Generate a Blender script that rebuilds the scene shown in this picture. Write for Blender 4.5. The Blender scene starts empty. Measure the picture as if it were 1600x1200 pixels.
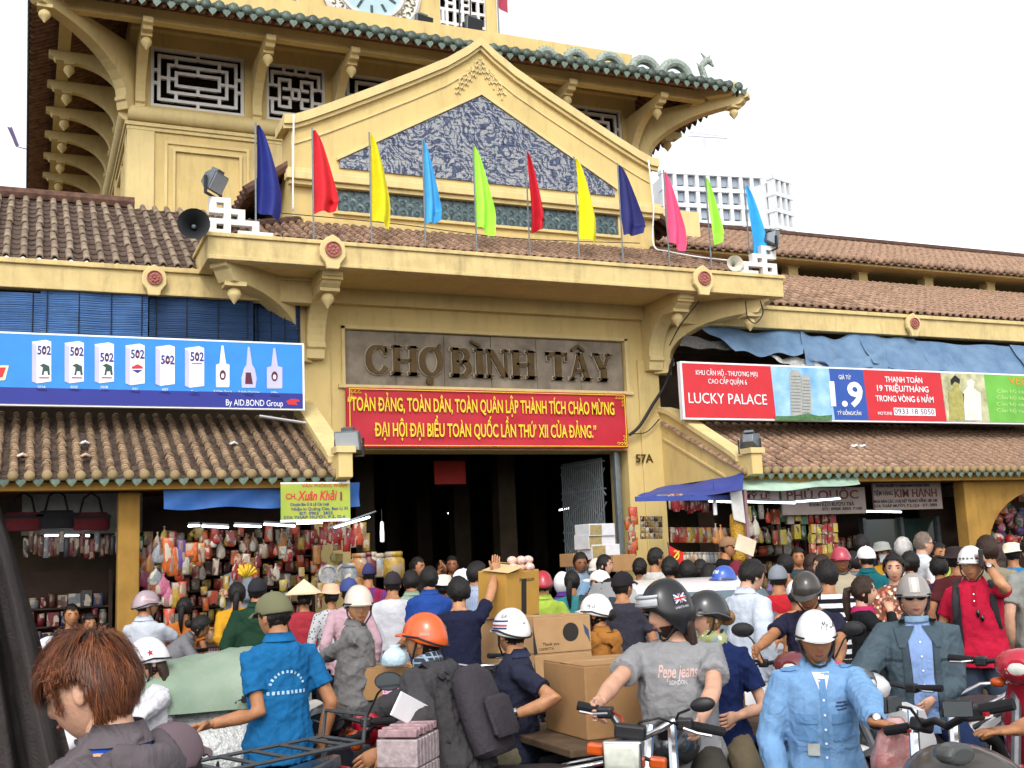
import bpy, bmesh, math, random
import numpy as np
from mathutils import Vector, Matrix
# ------------------------------------------------------------------ camera, sky, sun, exposure
SC = bpy.context.scene
COL = SC.collection
FPX, YAW, PITCH, ROLL, EYE = 1759.0, math.radians(23.574), math.radians(9.044), math.radians(2.354), 1.68
_fw = np.array([math.sin(YAW)*math.cos(PITCH), math.cos(YAW)*math.cos(PITCH), math.sin(PITCH)])
_r0 = np.array([math.cos(YAW), -math.sin(YAW), 0.0])
_u0 = np.cross(_r0, _fw)
_rt = _r0*math.cos(ROLL)-_u0*math.sin(ROLL)
_up = _u0*math.cos(ROLL)+_r0*math.sin(ROLL)
cam_d = bpy.data.cameras.new('camera')
cam = bpy.data.objects.new('camera', cam_d)
COL.objects.link(cam)
cam_d.sensor_width = 36
cam_d.lens = 36*FPX/1600
cam_d.clip_start = .05
cam_d.clip_end = 3000
cam.matrix_world = Matrix(((_rt[0], _up[0], -_fw[0], 0), (_rt[1], _up[1], -_fw[1], 0), (_rt[2], _up[2], -_fw[2], EYE), (0, 0, 0, 1)))
SC.camera = cam

W = bpy.data.worlds.new('World')
SC.world = W
W.use_nodes = True
nt = W.node_tree
nt.nodes.clear()
sky = nt.nodes.new('ShaderNodeTexSky')
sky.sky_type = 'NISHITA'
sky.sun_disc = False
SUN_EL, SUN_AZ = math.radians(42), math.radians(205)      # high sun through thin white cloud, behind the viewer's left shoulder
sky.sun_elevation = SUN_EL
sky.sun_rotation = SUN_AZ
sky.air_density = 1.0
sky.dust_density = 2.0
sky.ozone_density = 1.0
hs = nt.nodes.new('ShaderNodeHueSaturation')
hs.inputs['Saturation'].default_value = .12                # overcast: almost no blue
bg = nt.nodes.new('ShaderNodeBackground')
bg.inputs['Strength'].default_value = .15
wo = nt.nodes.new('ShaderNodeOutputWorld')
nt.links.new(sky.outputs[0], hs.inputs['Color'])
nt.links.new(hs.outputs[0], bg.inputs['Color'])
nt.links.new(bg.outputs[0], wo.inputs['Surface'])
sun_d = bpy.data.lights.new('sun', 'SUN')
sun_d.energy = .5
sun_d.angle = math.radians(14)
sun_d.color = (1, .95, .87)
sun = bpy.data.objects.new('sun', sun_d)
COL.objects.link(sun)
_sd = Vector((math.sin(SUN_AZ)*math.cos(SUN_EL), math.cos(SUN_AZ)*math.cos(SUN_EL), math.sin(SUN_EL)))
sun.rotation_euler = _sd.to_track_quat('Z', 'Y').to_euler()
sun.location = _sd*60
SC.view_settings.view_transform = 'Standard'
SC.view_settings.look = 'None'
SC.view_settings.gamma = 1
SC.view_settings.use_curve_mapping = False
SC.view_settings.exposure = 1.15
SC.cycles.use_denoising = True
SC.cycles.max_bounces = 6
SC.cycles.diffuse_bounces = 3
SC.cycles.glossy_bounces = 2
SC.cycles.transmission_bounces = 4
SC.cycles.transparent_max_bounces = 8
SC.cycles.caustics_reflective = False
SC.cycles.caustics_refractive = False

# ------------------------------------------------------------------ helpers
rng = random.Random(7)
PI = math.pi
def ray(px, py):
	return _rt*((px-800)/FPX)+_up*((600-py)/FPX)+_fw
def at_depth(px, py, d):
	return Vector(ray(px, py)*d)+Vector((0, 0, EYE))
def at_y(px, py, Y):
	r = ray(px, py)
	return Vector(r*(Y/r[1]))+Vector((0, 0, EYE))
def at_z(px, py, Z):
	r = ray(px, py)
	return Vector(r*((Z-EYE)/r[2]))+Vector((0, 0, EYE))

def lin(c):
	if isinstance(c, str):
		c = c.lstrip('#')
		v = [int(c[i:i+2], 16)/255 for i in (0, 2, 4)]
		return tuple(x/12.92 if x <= .04045 else ((x+.055)/1.055)**2.4 for x in v)
	return tuple(c)
MATS = {}
def M(name, col, rough=.7, var=.12, scale=6., bump=0., bscale=40., metal=0., rnd=0., spec=.35, stain=0., col2=None, emit=0., alpha=1., coat=0., trans=0.):
	"""Principled material with noise colour variation, optional stains, bump and per-object variation."""
	if name in MATS:
		return MATS[name]
	c = lin(col)
	m = bpy.data.materials.new(name)
	m.use_nodes = True
	n, L = m.node_tree.nodes, m.node_tree.links
	p = n['Principled BSDF']
	p.inputs['Roughness'].default_value = rough
	p.inputs['Metallic'].default_value = metal
	p.inputs['Specular IOR Level'].default_value = spec
	if coat: p.inputs['Coat Weight'].default_value = coat; p.inputs['Coat Roughness'].default_value = .08
	if alpha < 1: p.inputs['Alpha'].default_value = alpha
	if trans: p.inputs['Transmission Weight'].default_value = trans
	tc = n.new('ShaderNodeTexCoord')
	no = n.new('ShaderNodeTexNoise')
	no.inputs['Scale'].default_value = scale
	no.inputs['Detail'].default_value = 5
	no.inputs['Roughness'].default_value = .6
	L.new(tc.outputs['Object'], no.inputs['Vector'])
	mr = n.new('ShaderNodeMapRange')
	mr.inputs[1].default_value = .3; mr.inputs[2].default_value = .7
	mr.inputs[3].default_value = 0; mr.inputs[4].default_value = 1
	L.new(no.outputs['Fac'], mr.inputs[0])
	mx = n.new('ShaderNodeMix'); mx.data_type = 'RGBA'
	lo = lin(col2) if col2 is not None else tuple(x*(1-var*1.6) for x in c)
	hi = c if col2 is not None else tuple(min(1, x*(1+var*.6)) for x in c)
	mx.inputs['A'].default_value = (*lo, 1); mx.inputs['B'].default_value = (*hi, 1)
	L.new(mr.outputs[0], mx.inputs['Factor'])
	out = mx.outputs['Result']
	if stain:
		mp = n.new('ShaderNodeMapping'); mp.inputs['Scale'].default_value = (2.2, 2.2, .55)
		L.new(tc.outputs['Object'], mp.inputs['Vector'])
		n2 = n.new('ShaderNodeTexNoise'); n2.inputs['Scale'].default_value = 2.5; n2.inputs['Detail'].default_value = 9; n2.inputs['Roughness'].default_value = .68
		L.new(mp.outputs[0], n2.inputs['Vector'])
		r2 = n.new('ShaderNodeMapRange'); r2.inputs[1].default_value = .52; r2.inputs[2].default_value = .78; r2.inputs[4].default_value = stain
		L.new(n2.outputs['Fac'], r2.inputs[0])
		m2 = n.new('ShaderNodeMix'); m2.data_type = 'RGBA'
		m2.inputs['B'].default_value = (c[0]*.28, c[1]*.26, c[2]*.3, 1)
		L.new(r2.outputs[0], m2.inputs['Factor']); L.new(out, m2.inputs['A'])
		out = m2.outputs['Result']
		m5 = n.new('ShaderNodeMapping'); m5.inputs['Scale'].default_value = (9, 9, .5); L.new(tc.outputs['Object'], m5.inputs['Vector'])
		n5 = n.new('ShaderNodeTexNoise'); n5.inputs['Scale'].default_value = 1.6; n5.inputs['Detail'].default_value = 6; L.new(m5.outputs[0], n5.inputs['Vector'])
		r5 = n.new('ShaderNodeMapRange'); r5.inputs[1].default_value = .52; r5.inputs[2].default_value = .8; r5.inputs[4].default_value = stain*.4; L.new(n5.outputs['Fac'], r5.inputs[0])
		m6 = n.new('ShaderNodeMix'); m6.data_type = 'RGBA'; m6.inputs['B'].default_value = (c[0]*.42, c[1]*.4, c[2]*.42, 1)
		L.new(r5.outputs[0], m6.inputs['Factor']); L.new(out, m6.inputs['A']); out = m6.outputs['Result']
	if rnd:
		oi = n.new('ShaderNodeObjectInfo')
		r3 = n.new('ShaderNodeMapRange'); r3.inputs[3].default_value = 1-rnd; r3.inputs[4].default_value = 1+rnd*.5
		L.new(oi.outputs['Random'], r3.inputs[0])
		m3 = n.new('ShaderNodeMix'); m3.data_type = 'RGBA'; m3.blend_type = 'MULTIPLY'; m3.inputs['Factor'].default_value = 1
		L.new(out, m3.inputs['A']); L.new(r3.outputs[0], m3.inputs['B'])
		out = m3.outputs['Result']
	L.new(out, p.inputs['Base Color'])
	if emit:
		p.inputs['Emission Color'].default_value = (*c, 1); p.inputs['Emission Strength'].default_value = emit
	if bump:
		n4 = n.new('ShaderNodeTexNoise'); n4.inputs['Scale'].default_value = bscale; n4.inputs['Detail'].default_value = 4
		L.new(tc.outputs['Object'], n4.inputs['Vector'])
		b = n.new('ShaderNodeBump'); b.inputs['Strength'].default_value = bump; b.inputs['Distance'].default_value = .02
		L.new(n4.outputs['Fac'], b.inputs['Height']); L.new(b.outputs[0], p.inputs['Normal'])
	MATS[name] = m
	return m

class MB:
	"""collects shapes; build() links them as one mesh object"""
	def __init__(s): s.v = []; s.f = []; s.mi = []; s.cur = 0
	def add(s, vs, fs):
		k = len(s.v); s.v += [tuple(v) for v in vs]
		for f in fs: s.f.append([i+k for i in f]); s.mi.append(s.cur)
		return s
	def box(s, x0, x1, y0, y1, z0, z1):
		return s.add([(x0,y0,z0),(x1,y0,z0),(x1,y1,z0),(x0,y1,z0),(x0,y0,z1),(x1,y0,z1),(x1,y1,z1),(x0,y1,z1)],
                     [(3,2,1,0),(4,5,6,7),(0,1,5,4),(1,2,6,5),(2,3,7,6),(3,0,4,7)])
	def cbox(s, c, d, R=None):
		x, y, z = d[0]/2, d[1]/2, d[2]/2
		vs = [Vector(q) for q in ((-x,-y,-z),(x,-y,-z),(x,y,-z),(-x,y,-z),(-x,-y,z),(x,-y,z),(x,y,z),(-x,y,z))]
		if R is not None: vs = [R @ q for q in vs]
		c = Vector(c)
		return s.add([q+c for q in vs], [(3,2,1,0),(4,5,6,7),(0,1,5,4),(1,2,6,5),(2,3,7,6),(3,0,4,7)])
	def prism(s, poly, o, u, v, w, t0, t1):
		"""poly 2D points in the (u,v) plane at o, extruded along w from t0 to t1"""
		o, u, v, w = Vector(o), Vector(u), Vector(v), Vector(w)
		n = len(poly)
		a = [o+u*p[0]+v*p[1]+w*t0 for p in poly]; b = [o+u*p[0]+v*p[1]+w*t1 for p in poly]
		fs = [tuple(range(n-1, -1, -1)), tuple(range(n, 2*n))]+[(i, (i+1) % n, n+(i+1) % n, n+i) for i in range(n)]
		return s.add(a+b, fs)
	def loft(s, rings, cap=True, closed=True):
		n = len(rings[0]); vs = [p for r in rings for p in r]; fs = []
		for i in range(len(rings)-1):
			for j in range(n if closed else n-1):
				k = (j+1) % n
				fs.append((i*n+j, i*n+k, (i+1)*n+k, (i+1)*n+j))
		if cap:
			fs.append(tuple(range(n-1, -1, -1))); fs.append(tuple(range((len(rings)-1)*n, len(rings)*n)))
		return s.add(vs, fs)
	def tube(s, path, rad, n=8, cap=True, flat=1.0):
		path = [Vector(p) for p in path]
		if not isinstance(rad, (list, tuple)): rad = [rad]*len(path)
		rings = []; up = None
		for i, p in enumerate(path):
			t = (path[min(i+1, len(path)-1)]-path[max(i-1, 0)]).normalized()
			if up is None:
				up = Vector((0,0,1)) if abs(t.z) < .9 else Vector((0,1,0))
			a = t.cross(up)
			if a.length < 1e-4: a = t.cross(Vector((1,0,0)))
			a.normalize(); b = a.cross(t).normalized(); up = b
			rings.append([p+(a*math.cos(2*PI*k/n)+b*math.sin(2*PI*k/n)*flat)*rad[i] for k in range(n)])
		return s.loft(rings, cap)
	def lathe(s, prof, o=(0,0,0), ax=(0,0,1), n=16, cap=True):
		ax = Vector(ax).normalized(); o = Vector(o)
		a = ax.orthogonal().normalized(); b = ax.cross(a)
		return s.loft([[o+ax*h+(a*math.cos(2*PI*k/n)+b*math.sin(2*PI*k/n))*max(r, 1e-4) for k in range(n)] for r, h in prof], cap)
	def ball(s, c, r, nu=12, nv=8):
		if not isinstance(r, (tuple, list)): r = (r, r, r)
		c = Vector(c); rings = []
		for i in range(nv+1):
			t = -PI/2+PI*i/nv
			rings.append([c+Vector((r[0]*max(math.cos(t),1e-3)*math.cos(2*PI*k/nu), r[1]*max(math.cos(t),1e-3)*math.sin(2*PI*k/nu), r[2]*math.sin(t))) for k in range(nu)])
		return s.loft(rings)
	def sheet(s, pts, two=False):
		"""pts[i][j] grid"""
		nr, nc = len(pts), len(pts[0])
		return s.add([p for r in pts for p in r], [(i*nc+j, i*nc+j+1, (i+1)*nc+j+1, (i+1)*nc+j) for i in range(nr-1) for j in range(nc-1)])
	def xf(s, mat):
		s.v = [tuple(mat @ Vector(v)) for v in s.v]; return s
	def mesh(s, name, mats, smooth=False):
		me = bpy.data.meshes.new(name)
		me.from_pydata(s.v, [], s.f)
		for m in (mats if isinstance(mats, (list, tuple)) else [mats]): me.materials.append(m)
		if any(s.mi): me.polygons.foreach_set('material_index', s.mi)
		if smooth: me.polygons.foreach_set('use_smooth', [True]*len(me.polygons))
		me.update()
		return me
	def build(s, name, mats, parent=None, smooth=False, fixn=True, bevel=0.):
		me = s.mesh(name, mats, smooth)
		if fixn or bevel:
			bm = bmesh.new(); bm.from_mesh(me)
			if fixn: bmesh.ops.recalc_face_normals(bm, faces=bm.faces)
			if bevel:
				bmesh.ops.bevel(bm, geom=[e for e in bm.edges if len(e.link_faces) == 2 and e.calc_face_angle(0) > .6], offset=bevel, segments=2, profile=.5, affect='EDGES', clamp_overlap=True)
			bm.to_mesh(me); bm.free()
		if smooth == 'auto':
			me.polygons.foreach_set('use_smooth', [True]*len(me.polygons)); me.set_sharp_from_angle(angle=.6)
		return link(name, me, parent)

def link(name, me, parent=None, mat=None):
	o = bpy.data.objects.new(name, me)
	COL.objects.link(o)
	if parent is not None:
		o.parent = parent
		if parent.name in WORLD: o.matrix_parent_inverse = Matrix.Translation(-Vector(parent.location))
	if mat is not None: o.matrix_basis = mat
	return o
WORLD = set()
def wthing(name, label, cat, loc=(0,0,0), group=None):
	"""an Empty whose parts are given in world coordinates"""
	o = thing(name, label, cat, loc, 0, group); WORLD.add(o.name); return o
def tag(o, label, cat, group=None):
	o['label'] = label; o['category'] = cat
	if group: o['group'] = group
	return o
def thing(name, label, cat, loc=(0,0,0), rz=0., group=None):
	o = bpy.data.objects.new(name, None)
	COL.objects.link(o)
	o.location = loc; o.rotation_euler = (0, 0, rz)
	o.empty_display_size = .2
	return tag(o, label, cat, group)
def struct(o): o['kind'] = 'structure'; return o
def stuff(o): o['kind'] = 'stuff'; return o
def copy_tree(o, parent=None):
	c = o.copy(); COL.objects.link(c)
	if parent is not None: c.parent = parent
	for ch in o.children: copy_tree(ch, c)
	return c
VN = {'Đ': 'Ð', 'Ư': 'U’', 'Ơ': 'O’', 'ư': 'u’', 'ơ': 'o’', 'Ừ': 'Ù’', 'Ứ': 'Ú’', 'Ờ': 'Ò’', 'Ợ': 'Ọ’', 'Ữ': 'Ũ’'}     # horned letters: base letter and horn
TMP = bpy.data.scenes.new('scratch')
def evaluate(ob):
	"""evaluated mesh of a loose object, worked out in an empty scratch scene"""
	TMP.collection.objects.link(ob)
	vl = TMP.view_layers[0]; vl.update(); dg = vl.depsgraph; dg.update()
	me = bpy.data.meshes.new_from_object(ob.evaluated_get(dg))
	bpy.data.objects.remove(ob)
	return me
def text(name, body, size, mat, parent, o, u, v, w, ext=.004, align='CENTER', bold=0., sx=1., shear=0., width=None):
	"""lettering lying in the (u,v) plane at o, facing w; converted to a mesh"""
	cu = bpy.data.curves.new(name, 'FONT')
	cu.body = ''.join(VN.get(q, q) for q in body); cu.size = size; cu.align_x = align; cu.align_y = 'CENTER'
	cu.extrude = ext; cu.offset = bold*size; cu.shear = shear; cu.resolution_u = 3
	ob = bpy.data.objects.new(name, cu)
	me = evaluate(ob)
	bpy.data.curves.remove(cu)
	me.name = name
	n = len(me.vertices); co = np.empty(n*3, np.float32); me.vertices.foreach_get('co', co); co = co.reshape(-1, 3)
	k = sx
	if width and n: k = width/max(1e-4, np.ptp(co[:, 0]))
	if n and align == 'CENTER': co[:, 0] -= (co[:, 0].max()+co[:, 0].min())/2
	U, V, Wv, O = (np.array(q, float) for q in (u, v, w, o))
	co = O+co[:, :1]*k*U+co[:, 1:2]*V+co[:, 2:3]*Wv
	me.vertices.foreach_set('co', co.astype(np.float32).ravel()); me.update()
	me.materials.clear(); me.materials.append(mat)
	return link(name, me, parent)
EX, EY, EZ = Vector((1,0,0)), Vector((0,1,0)), Vector((0,0,1))
# ------------------------------------------------------------------ materials of the building
YEL = M('yellow_lime_paint', '#D2B97C', .85, .08, 1.4, .15, 60, stain=.34)
YEL2 = M('yellow_trim_paint', '#D6C088', .8, .07, 2, .12, 70, stain=.36)
YELD = M('weathered_fascia_paint', '#D1BA82', .85, .1, 5, .2, 50, stain=.6)
WHT = M('white_lattice_paint', '#D9D6D2', .7, .06, 8)
DARK = M('painted_interior_shade', '#17130F', .95, .2, 4, spec=0)  # near-black: the shade inside openings, put into the colour
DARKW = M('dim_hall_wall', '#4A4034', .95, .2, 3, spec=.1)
TILE = M('terracotta_tile', '#9C8266', .9, .3, 14, .3, 60, rnd=.38, stain=.5)
TILEO = M('orange_terracotta_tile', '#A5866F', .9, .28, 14, .3, 60, rnd=.35, stain=.35)
TILED = M('old_brown_tile', '#63483C', .95, .35, 9, .3, 50, rnd=.3, stain=.6)
PAN = M('brown_pan_tile', '#77675C', .95, .4, 16, .3, 60, stain=.6)
PANO = M('sooty_pan_tile', '#7C675A', .95, .4, 9, .3, 60, stain=.9)
EAVEY = M('ochre_eave_cap', '#99845E', .7, .15, 12, rnd=.2)
GLAZE = M('green_glazed_tile', '#6A7C6E', .35, .3, 18, rnd=.35, stain=.5, spec=.5)
GLAZED = M('dark_green_glazed_tile', '#526055', .4, .35, 18, rnd=.4, stain=.6, spec=.5)
TIMB = M('brown_roof_boarding', '#5B4034', .95, .3, 8, spec=.1)
STONE = M('grey_stone_panel', '#9A8D7C', .8, .2, 3.5, .15, 30, stain=.35, col2='#6F6456')
BRASS = M('aged_brass_letter', '#5A4628', .5, .2, 10, metal=.55)
TRIMG = M('pale_letter_edge', '#B9AE98', .6, .1, 8)
ROSE = M('red_rosette_paint', '#A8695E', .85, .2, 20)
STEEL = M('grey_steel', '#7E868A', .5, .15, 12, metal=.5)
STEELD = M('dark_grey_steel', '#4B4F52', .5, .2, 12, metal=.4)

# ------------------------------------------------------------------ ground
gm = M('asphalt', '#5A5856', .92, .25, 2.2, .5, 120, stain=.35)
g = MB(); g.sheet([[(x, y, 0) for x in (-600, -60, -20, 0, 10, 20, 60, 600)] for y in (-200, -20, 0, 6, 11.4, 20, 60, 900)])
struct(g.build('ground', gm))
pv = M('grey_pavement', '#7D7A74', .9, .2, 3, .4, 80, stain=.4)
struct(MB().box(-30, 45, 11.6, 14.9, 0.004, .12).build('pavement', pv, bevel=.015))
fl = M('hall_floor_cement', '#5F5A52', .8, .2, 3)
struct(MB().box(-2, 14, 14.9, 27, .004, .124).build('hall_floor', fl))

XC = 5.91
def bracket(parent, p, d, L, H, t=.2, w=.16, pend=True, mat=None, th=.2, name='bracket'):
	p, d = Vector(p), Vector(d).normalized(); n = d.cross(EZ)
	prof = [(0, 0), (L, 0), (L, -.09), (L-.07, -.11), (L-.1, -.16), (L-.16, -th)]
	Lx = L-.28
	for k in range(9, -1, -1):
		a = k/9*PI/2
		prof.append((Lx-(Lx-w)*math.cos(a), -H+.2+(H-.2-th)*math.sin(a)))
	prof += [(w+.03, -H+.2), (w+.03, -H+.14), (w-.01, -H+.12), (w-.03, -H), (0, -H)]
	m = MB().prism(prof, p, d, EZ, n, -t/2, t/2)
	b = m.build(name, mat or YEL2, parent, bevel=.008)
	if pend:
		q = p+d*(Lx-.02)+EZ*(-th)
		MB().cbox(q+EZ*-.02, (t*1.05, t*1.05, .05)).lathe([(.03,0),(.075,-.05),(.085,-.09),(.075,-.12),(.035,-.17),(.008,-.21)], q+EZ*-.03, n=12).build('pendant', mat or YEL2, b, smooth='auto')
	return b
def rosette(parent, x, y, z, r=.17):
	m = MB()
	poly = [(-r*.55, -r*1.75), (r*.55, -r*1.75), (r*.7, -r*1.2), (r*1.15, -r*.6), (r*1.2, 0), (r*1.05, r*.6), (r*.6, r*1.08), (0, r*1.42), (-r*.6, r*1.08), (-r*1.05, r*.6), (-r*1.2, 0), (-r*1.15, -r*.6), (-r*.7, -r*1.2)]
	m.prism(poly, (x, y, z), EX, EZ, -EY, 0, .06)
	b = m.build('medallion', YEL2, parent, bevel=.012)
	m = MB().lathe([(r*.74, 0), (r*.74, .025), (r*.66, .03), (r*.62, .012)], (x, y-.06, z), (0,-1,0), 24)
	for k in range(8):
		a = k*PI/4+.2
		m.ball((x+r*.36*math.cos(a), y-.075, z+r*.36*math.sin(a)), (r*.15, .016, r*.15), 8, 5)
	m.ball((x, y-.075, z), (r*.15, .02, r*.15), 8, 5)
	m.build('rosette', ROSE, b, smooth='auto')
def lattice(parent, x0, x1, z0, z1, y, kind, bar=.05, mat=None):
	"""white fretwork: bars in a frame, near-black panel behind standing in for the shade"""
	m = MB(); W_, H_ = x1-x0, z1-z0
	def hb(a, b, z): m.box(x0+a*W_-bar/2, x0+b*W_+bar/2, y-.06, y-.0, z0+z*H_-bar/2, z0+z*H_+bar/2)
	def vb(x, a, b): m.box(x0+x*W_-bar/2, x0+x*W_+bar/2, y-.062, y-.002, z0+a*H_-bar/2, z0+b*H_+bar/2)
	if kind == 'big':
		for e in (.02, .98): hb(0, 1, e); vb(e, .02, .98)
		for i, (ex, ez) in enumerate(((.09, .13), (.19, .27), (.27, .39))):
			hb(ex, 1-ex, ez); hb(ex, 1-ex, 1-ez); vb(ex, ez, 1-ez); vb(1-ex, ez, 1-ez)
		for x in (.5,):
			vb(x, .02, .13); vb(x, .87, .98); vb(x, .27, .39); vb(x, .61, .73)
		for x in (.27, .73): vb(x, .13, .27); vb(x, .73, .87)
		for z in (.4, .62): hb(.02, .09, z); hb(.91, .98, z)
		for z in (.5,): hb(.09, .19, z); hb(.81, .91, z); hb(.19, .27, z); hb(.73, .81, z)
	elif kind == 'sq':
		for e in (.02, .98): hb(0, 1, e); vb(e, .02, .98)
		hb(.1, .9, .14); hb(.1, .9, .86); vb(.1, .14, .38); vb(.9, .14, .38); vb(.1, .62, .86); vb(.9, .62, .86)
		hb(.02, .22, .38); hb(.78, .98, .38); hb(.02, .22, .62); hb(.78, .98, .62)
		vb(.22, .26, .74); vb(.78, .26, .74); hb(.22, .4, .26); hb(.6, .78, .26); hb(.22, .4, .74); hb(.6, .78, .74)
		vb(.4, .26, .42); vb(.6, .26, .42); vb(.4, .58, .74); vb(.6, .58, .74); hb(.3, .7, .42); hb(.3, .7, .58)
		vb(.44, .42, .58); vb(.56, .42, .58); vb(.5, .86, .98); vb(.3, .86, .98); vb(.7, .86, .98); vb(.3, .02, .14); vb(.7, .02, .14)
	else:
		n = 9
		r2 = random.Random(kind)
		for i in range(7): vb(i/6, 0, 1)
		for j in range(n+1): hb(0, 1, j/n)
		for i in range(6):
			for j in range(n):
				if r2.random() < .3: hb(i/6, (i+1)/6, (j+.5)/n) if r2.random() < .5 else vb((i+.5)/6, j/n, (j+1)/n)
	o = m.build('lattice', mat or WHT, parent, fixn=False)
	MB().box(x0-.02, x1+.02, y+.05, y+.1, z0-.02, z1+.02).build('recess_shade_panel', DARK, o)
	return o
def wall_with_hole(m, x0, x1, y0, y1, z0, z1, holes):
	"""box wall with rectangular openings (x0,x1,z0,z1), made of butted boxes"""
	xs = sorted({x0, x1, *[h[0] for h in holes], *[h[1] for h in holes]})
	for a, b in zip(xs, xs[1:]):
		hs_ = sorted([h for h in holes if h[0] <= a+1e-6 and h[1] >= b-1e-6], key=lambda h: h[2])
		z = z0
		for h in hs_:
			if h[2] > z: m.box(a, b, y0, y1, z, h[2])
			z = h[3]
		if z < z1: m.box(a, b, y0, y1, z, z1)

BT = {}
def barrel_mesh(r, l, mat):
	k = (round(r, 4), round(l, 4), mat.name)
	if k not in BT:
		m = MB(); n = 6
		ra = [(r*math.cos(PI*i/n), 0, r*math.sin(PI*i/n)) for i in range(n+1)]
		rb = [(r*.86*math.cos(PI*i/n), l, r*.86*math.sin(PI*i/n)) for i in range(n+1)]
		m.loft([ra, rb], cap=False, closed=False)
		m.add(ra+[(r*.72*math.cos(PI*i/n), 0.0, r*.72*math.sin(PI*i/n)) for i in range(n+1)], [(i, i+1, n+2+i, n+1+i) for i in range(n)])
		BT[k] = m
	return BT[k]
def tile_roof(parent, x0, x1, ye, ze, yt, zt, sp, tl, r, bmat, pmat, cap=300, pan_step=None, jit=.009, keep=None, name='roof'):
	"""barrel-tiled slope: pan sheet in overlapping courses, one object per barrel tile for the largest, the rest joined"""
	U = Vector((0, yt-ye, zt-ze)); Ls = U.length; U.normalize(); N = EX.cross(U)
	Rm = Matrix(((1, U.x, N.x), (0, U.y, N.y), (0, U.z, N.z))).to_4x4()
	ps = pan_step or tl*.6
	m = MB(); nrow = int((x1-x0)/sp); nst = int(Ls/ps)
	xs = []
	for i in range(nrow):
		for q, dz in ((0, .0), (.28, -.028), (.5, -.036), (.72, -.028)): xs.append((x0+(i+q)*sp, dz*sp/.155))
	xs.append((x0+nrow*sp, 0))
	rows = []
	for j in range(nst+1):
		for s_, h in ((j*ps, .018), (min((j+1)*ps, Ls)-.001, 0)):
			rows.append([Vector((x, ye, ze))+U*s_+N*(dz+h-.012+rng.uniform(-.001, .001)) for x, dz in xs])
	m.sheet(rows)
	pan = m.build(name, pmat, parent, fixn=False)
	P = []
	nt_ = int(Ls/tl)
	for i in range(nrow+1):
		jx = rng.uniform(-.006, .006)
		for j in range(nt_):
			P.append((Vector((x0+i*sp+jx+rng.uniform(-jit, jit), ye, ze))+U*(j*tl+rng.uniform(-jit, jit)), rng.uniform(-.02, .02), j))
	P = [q for q in P if keep is None or keep(q[0])]
	ctr = Vector((0, 0, EYE)); fwd = Vector(_fw)
	def vis(q):
		d = q-ctr; z = d.dot(fwd); px = 800+FPX*d.dot(Vector(_rt))/z; py = 600-FPX*d.dot(Vector(_up))/z
		return (0 if -30 < px < 1630 and -30 < py < 1230 else 1, d.length)
	P.sort(key=lambda q: vis(q[0]))
	T = barrel_mesh(r, tl*1.12, bmat)
	me = T.mesh('roof_tile', bmat, True)
	for q, a, j in P[:cap]:
		link('roof_tile', me, pan, Matrix.Translation(q+N*rng.uniform(0, .006)) @ Rm @ Matrix.Rotation(a, 4, 'Z') @ Matrix.Rotation(-.03, 4, 'X'))
	if len(P) > cap:
		b = MB()
		for q, a, j in P[cap:]:
			mt = Matrix.Translation(q+N*rng.uniform(0, .006)) @ Rm @ Matrix.Rotation(a, 4, 'Z') @ Matrix.Rotation(-.03, 4, 'X')
			b.add([mt @ Vector(v) for v in T.v], T.f)
		stuff(b.build('roof_tile_courses', bmat, pan, fixn=False, smooth=True))
	return pan, Rm
def eave_ends(parent, xs, y, z, r, capmat, dripmat, sp, s=1., drip_h=.085):
	"""round ochre end caps and green pointed drip tiles along an eave"""
	cm = MB().lathe([(r*.2, -.01), (r*1.02, 0), (r*1.02, .05), (r*.9, .055)], (0,0,0), (0,1,0), 12).mesh('eave_cap', capmat, True) if capmat else None
	w = sp*.46
	pr = [(-w, .035), (-w*.9, -.0), (-w*.5, -drip_h*.55), (-w*.2, -drip_h*.8), (0, -drip_h), (w*.2, -drip_h*.8), (w*.5, -drip_h*.55), (w*.9, -.0), (w, .035), (w*.5, .0), (0, -.012), (-w*.5, 0)]
	dm = MB().prism(pr, (0,0,0), EX, EZ, EY, 0, .025).mesh('drip_tile', dripmat)
	for x in xs:
		if cm: link('eave_cap', cm, parent, Matrix.Translation((x+rng.uniform(-.008, .008), y-.05, z+r*.25+rng.uniform(-.005, .005))))
		link('drip_tile', dm, parent, Matrix.Translation((x+sp/2+rng.uniform(-.006, .006), y-.03, z-.02)) @ Matrix.Rotation(rng.uniform(-.06, .06), 4, 'Y') @ Matrix.Rotation(.12, 4, 'X'))

# ------------------------------------------------------------------ gatehouse
GH = wthing('market_gatehouse', 'yellow market gatehouse with tiled pediment and red banner over its wide entrance', 'building', (XC, 14.5, 0))
X0, X1, YF = 3.29, 8.53, 14.2
m = MB()
wall_with_hole(m, X0, X1, YF, YF+.55, .12, 6.3, [(3.85, 7.97, .12, 3.22), (3.82, 8.0, 4.08, 4.82)])
m.build('portal_wall', YEL, GH)
# raised pilaster fields beside the entrance and lintel edges
for a, b in ((X0-.02, 3.62), (8.2, X1+.02)): MB().box(a, b, YF-.035, YF-.002, .12, 4.55).build('pilaster', YEL, GH, bevel=.01)
pass
m = MB(); m.box(3.72, 8.1, YF-.05, YF+.05, 4.03, 4.075); m.box(3.77, 3.815, YF-.03, YF+.1, 4.08, 4.86).box(8.005, 8.05, YF-.03, YF+.1, 4.08, 4.86).box(3.77, 8.05, YF-.03, YF+.1, 4.825, 4.87)
m.build('sign_surround', YEL2, GH)
stn = MB().box(3.822, 7.998, YF+.06, YF+.2, 4.082, 4.818).build('stone_panel', STONE, GH)
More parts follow.
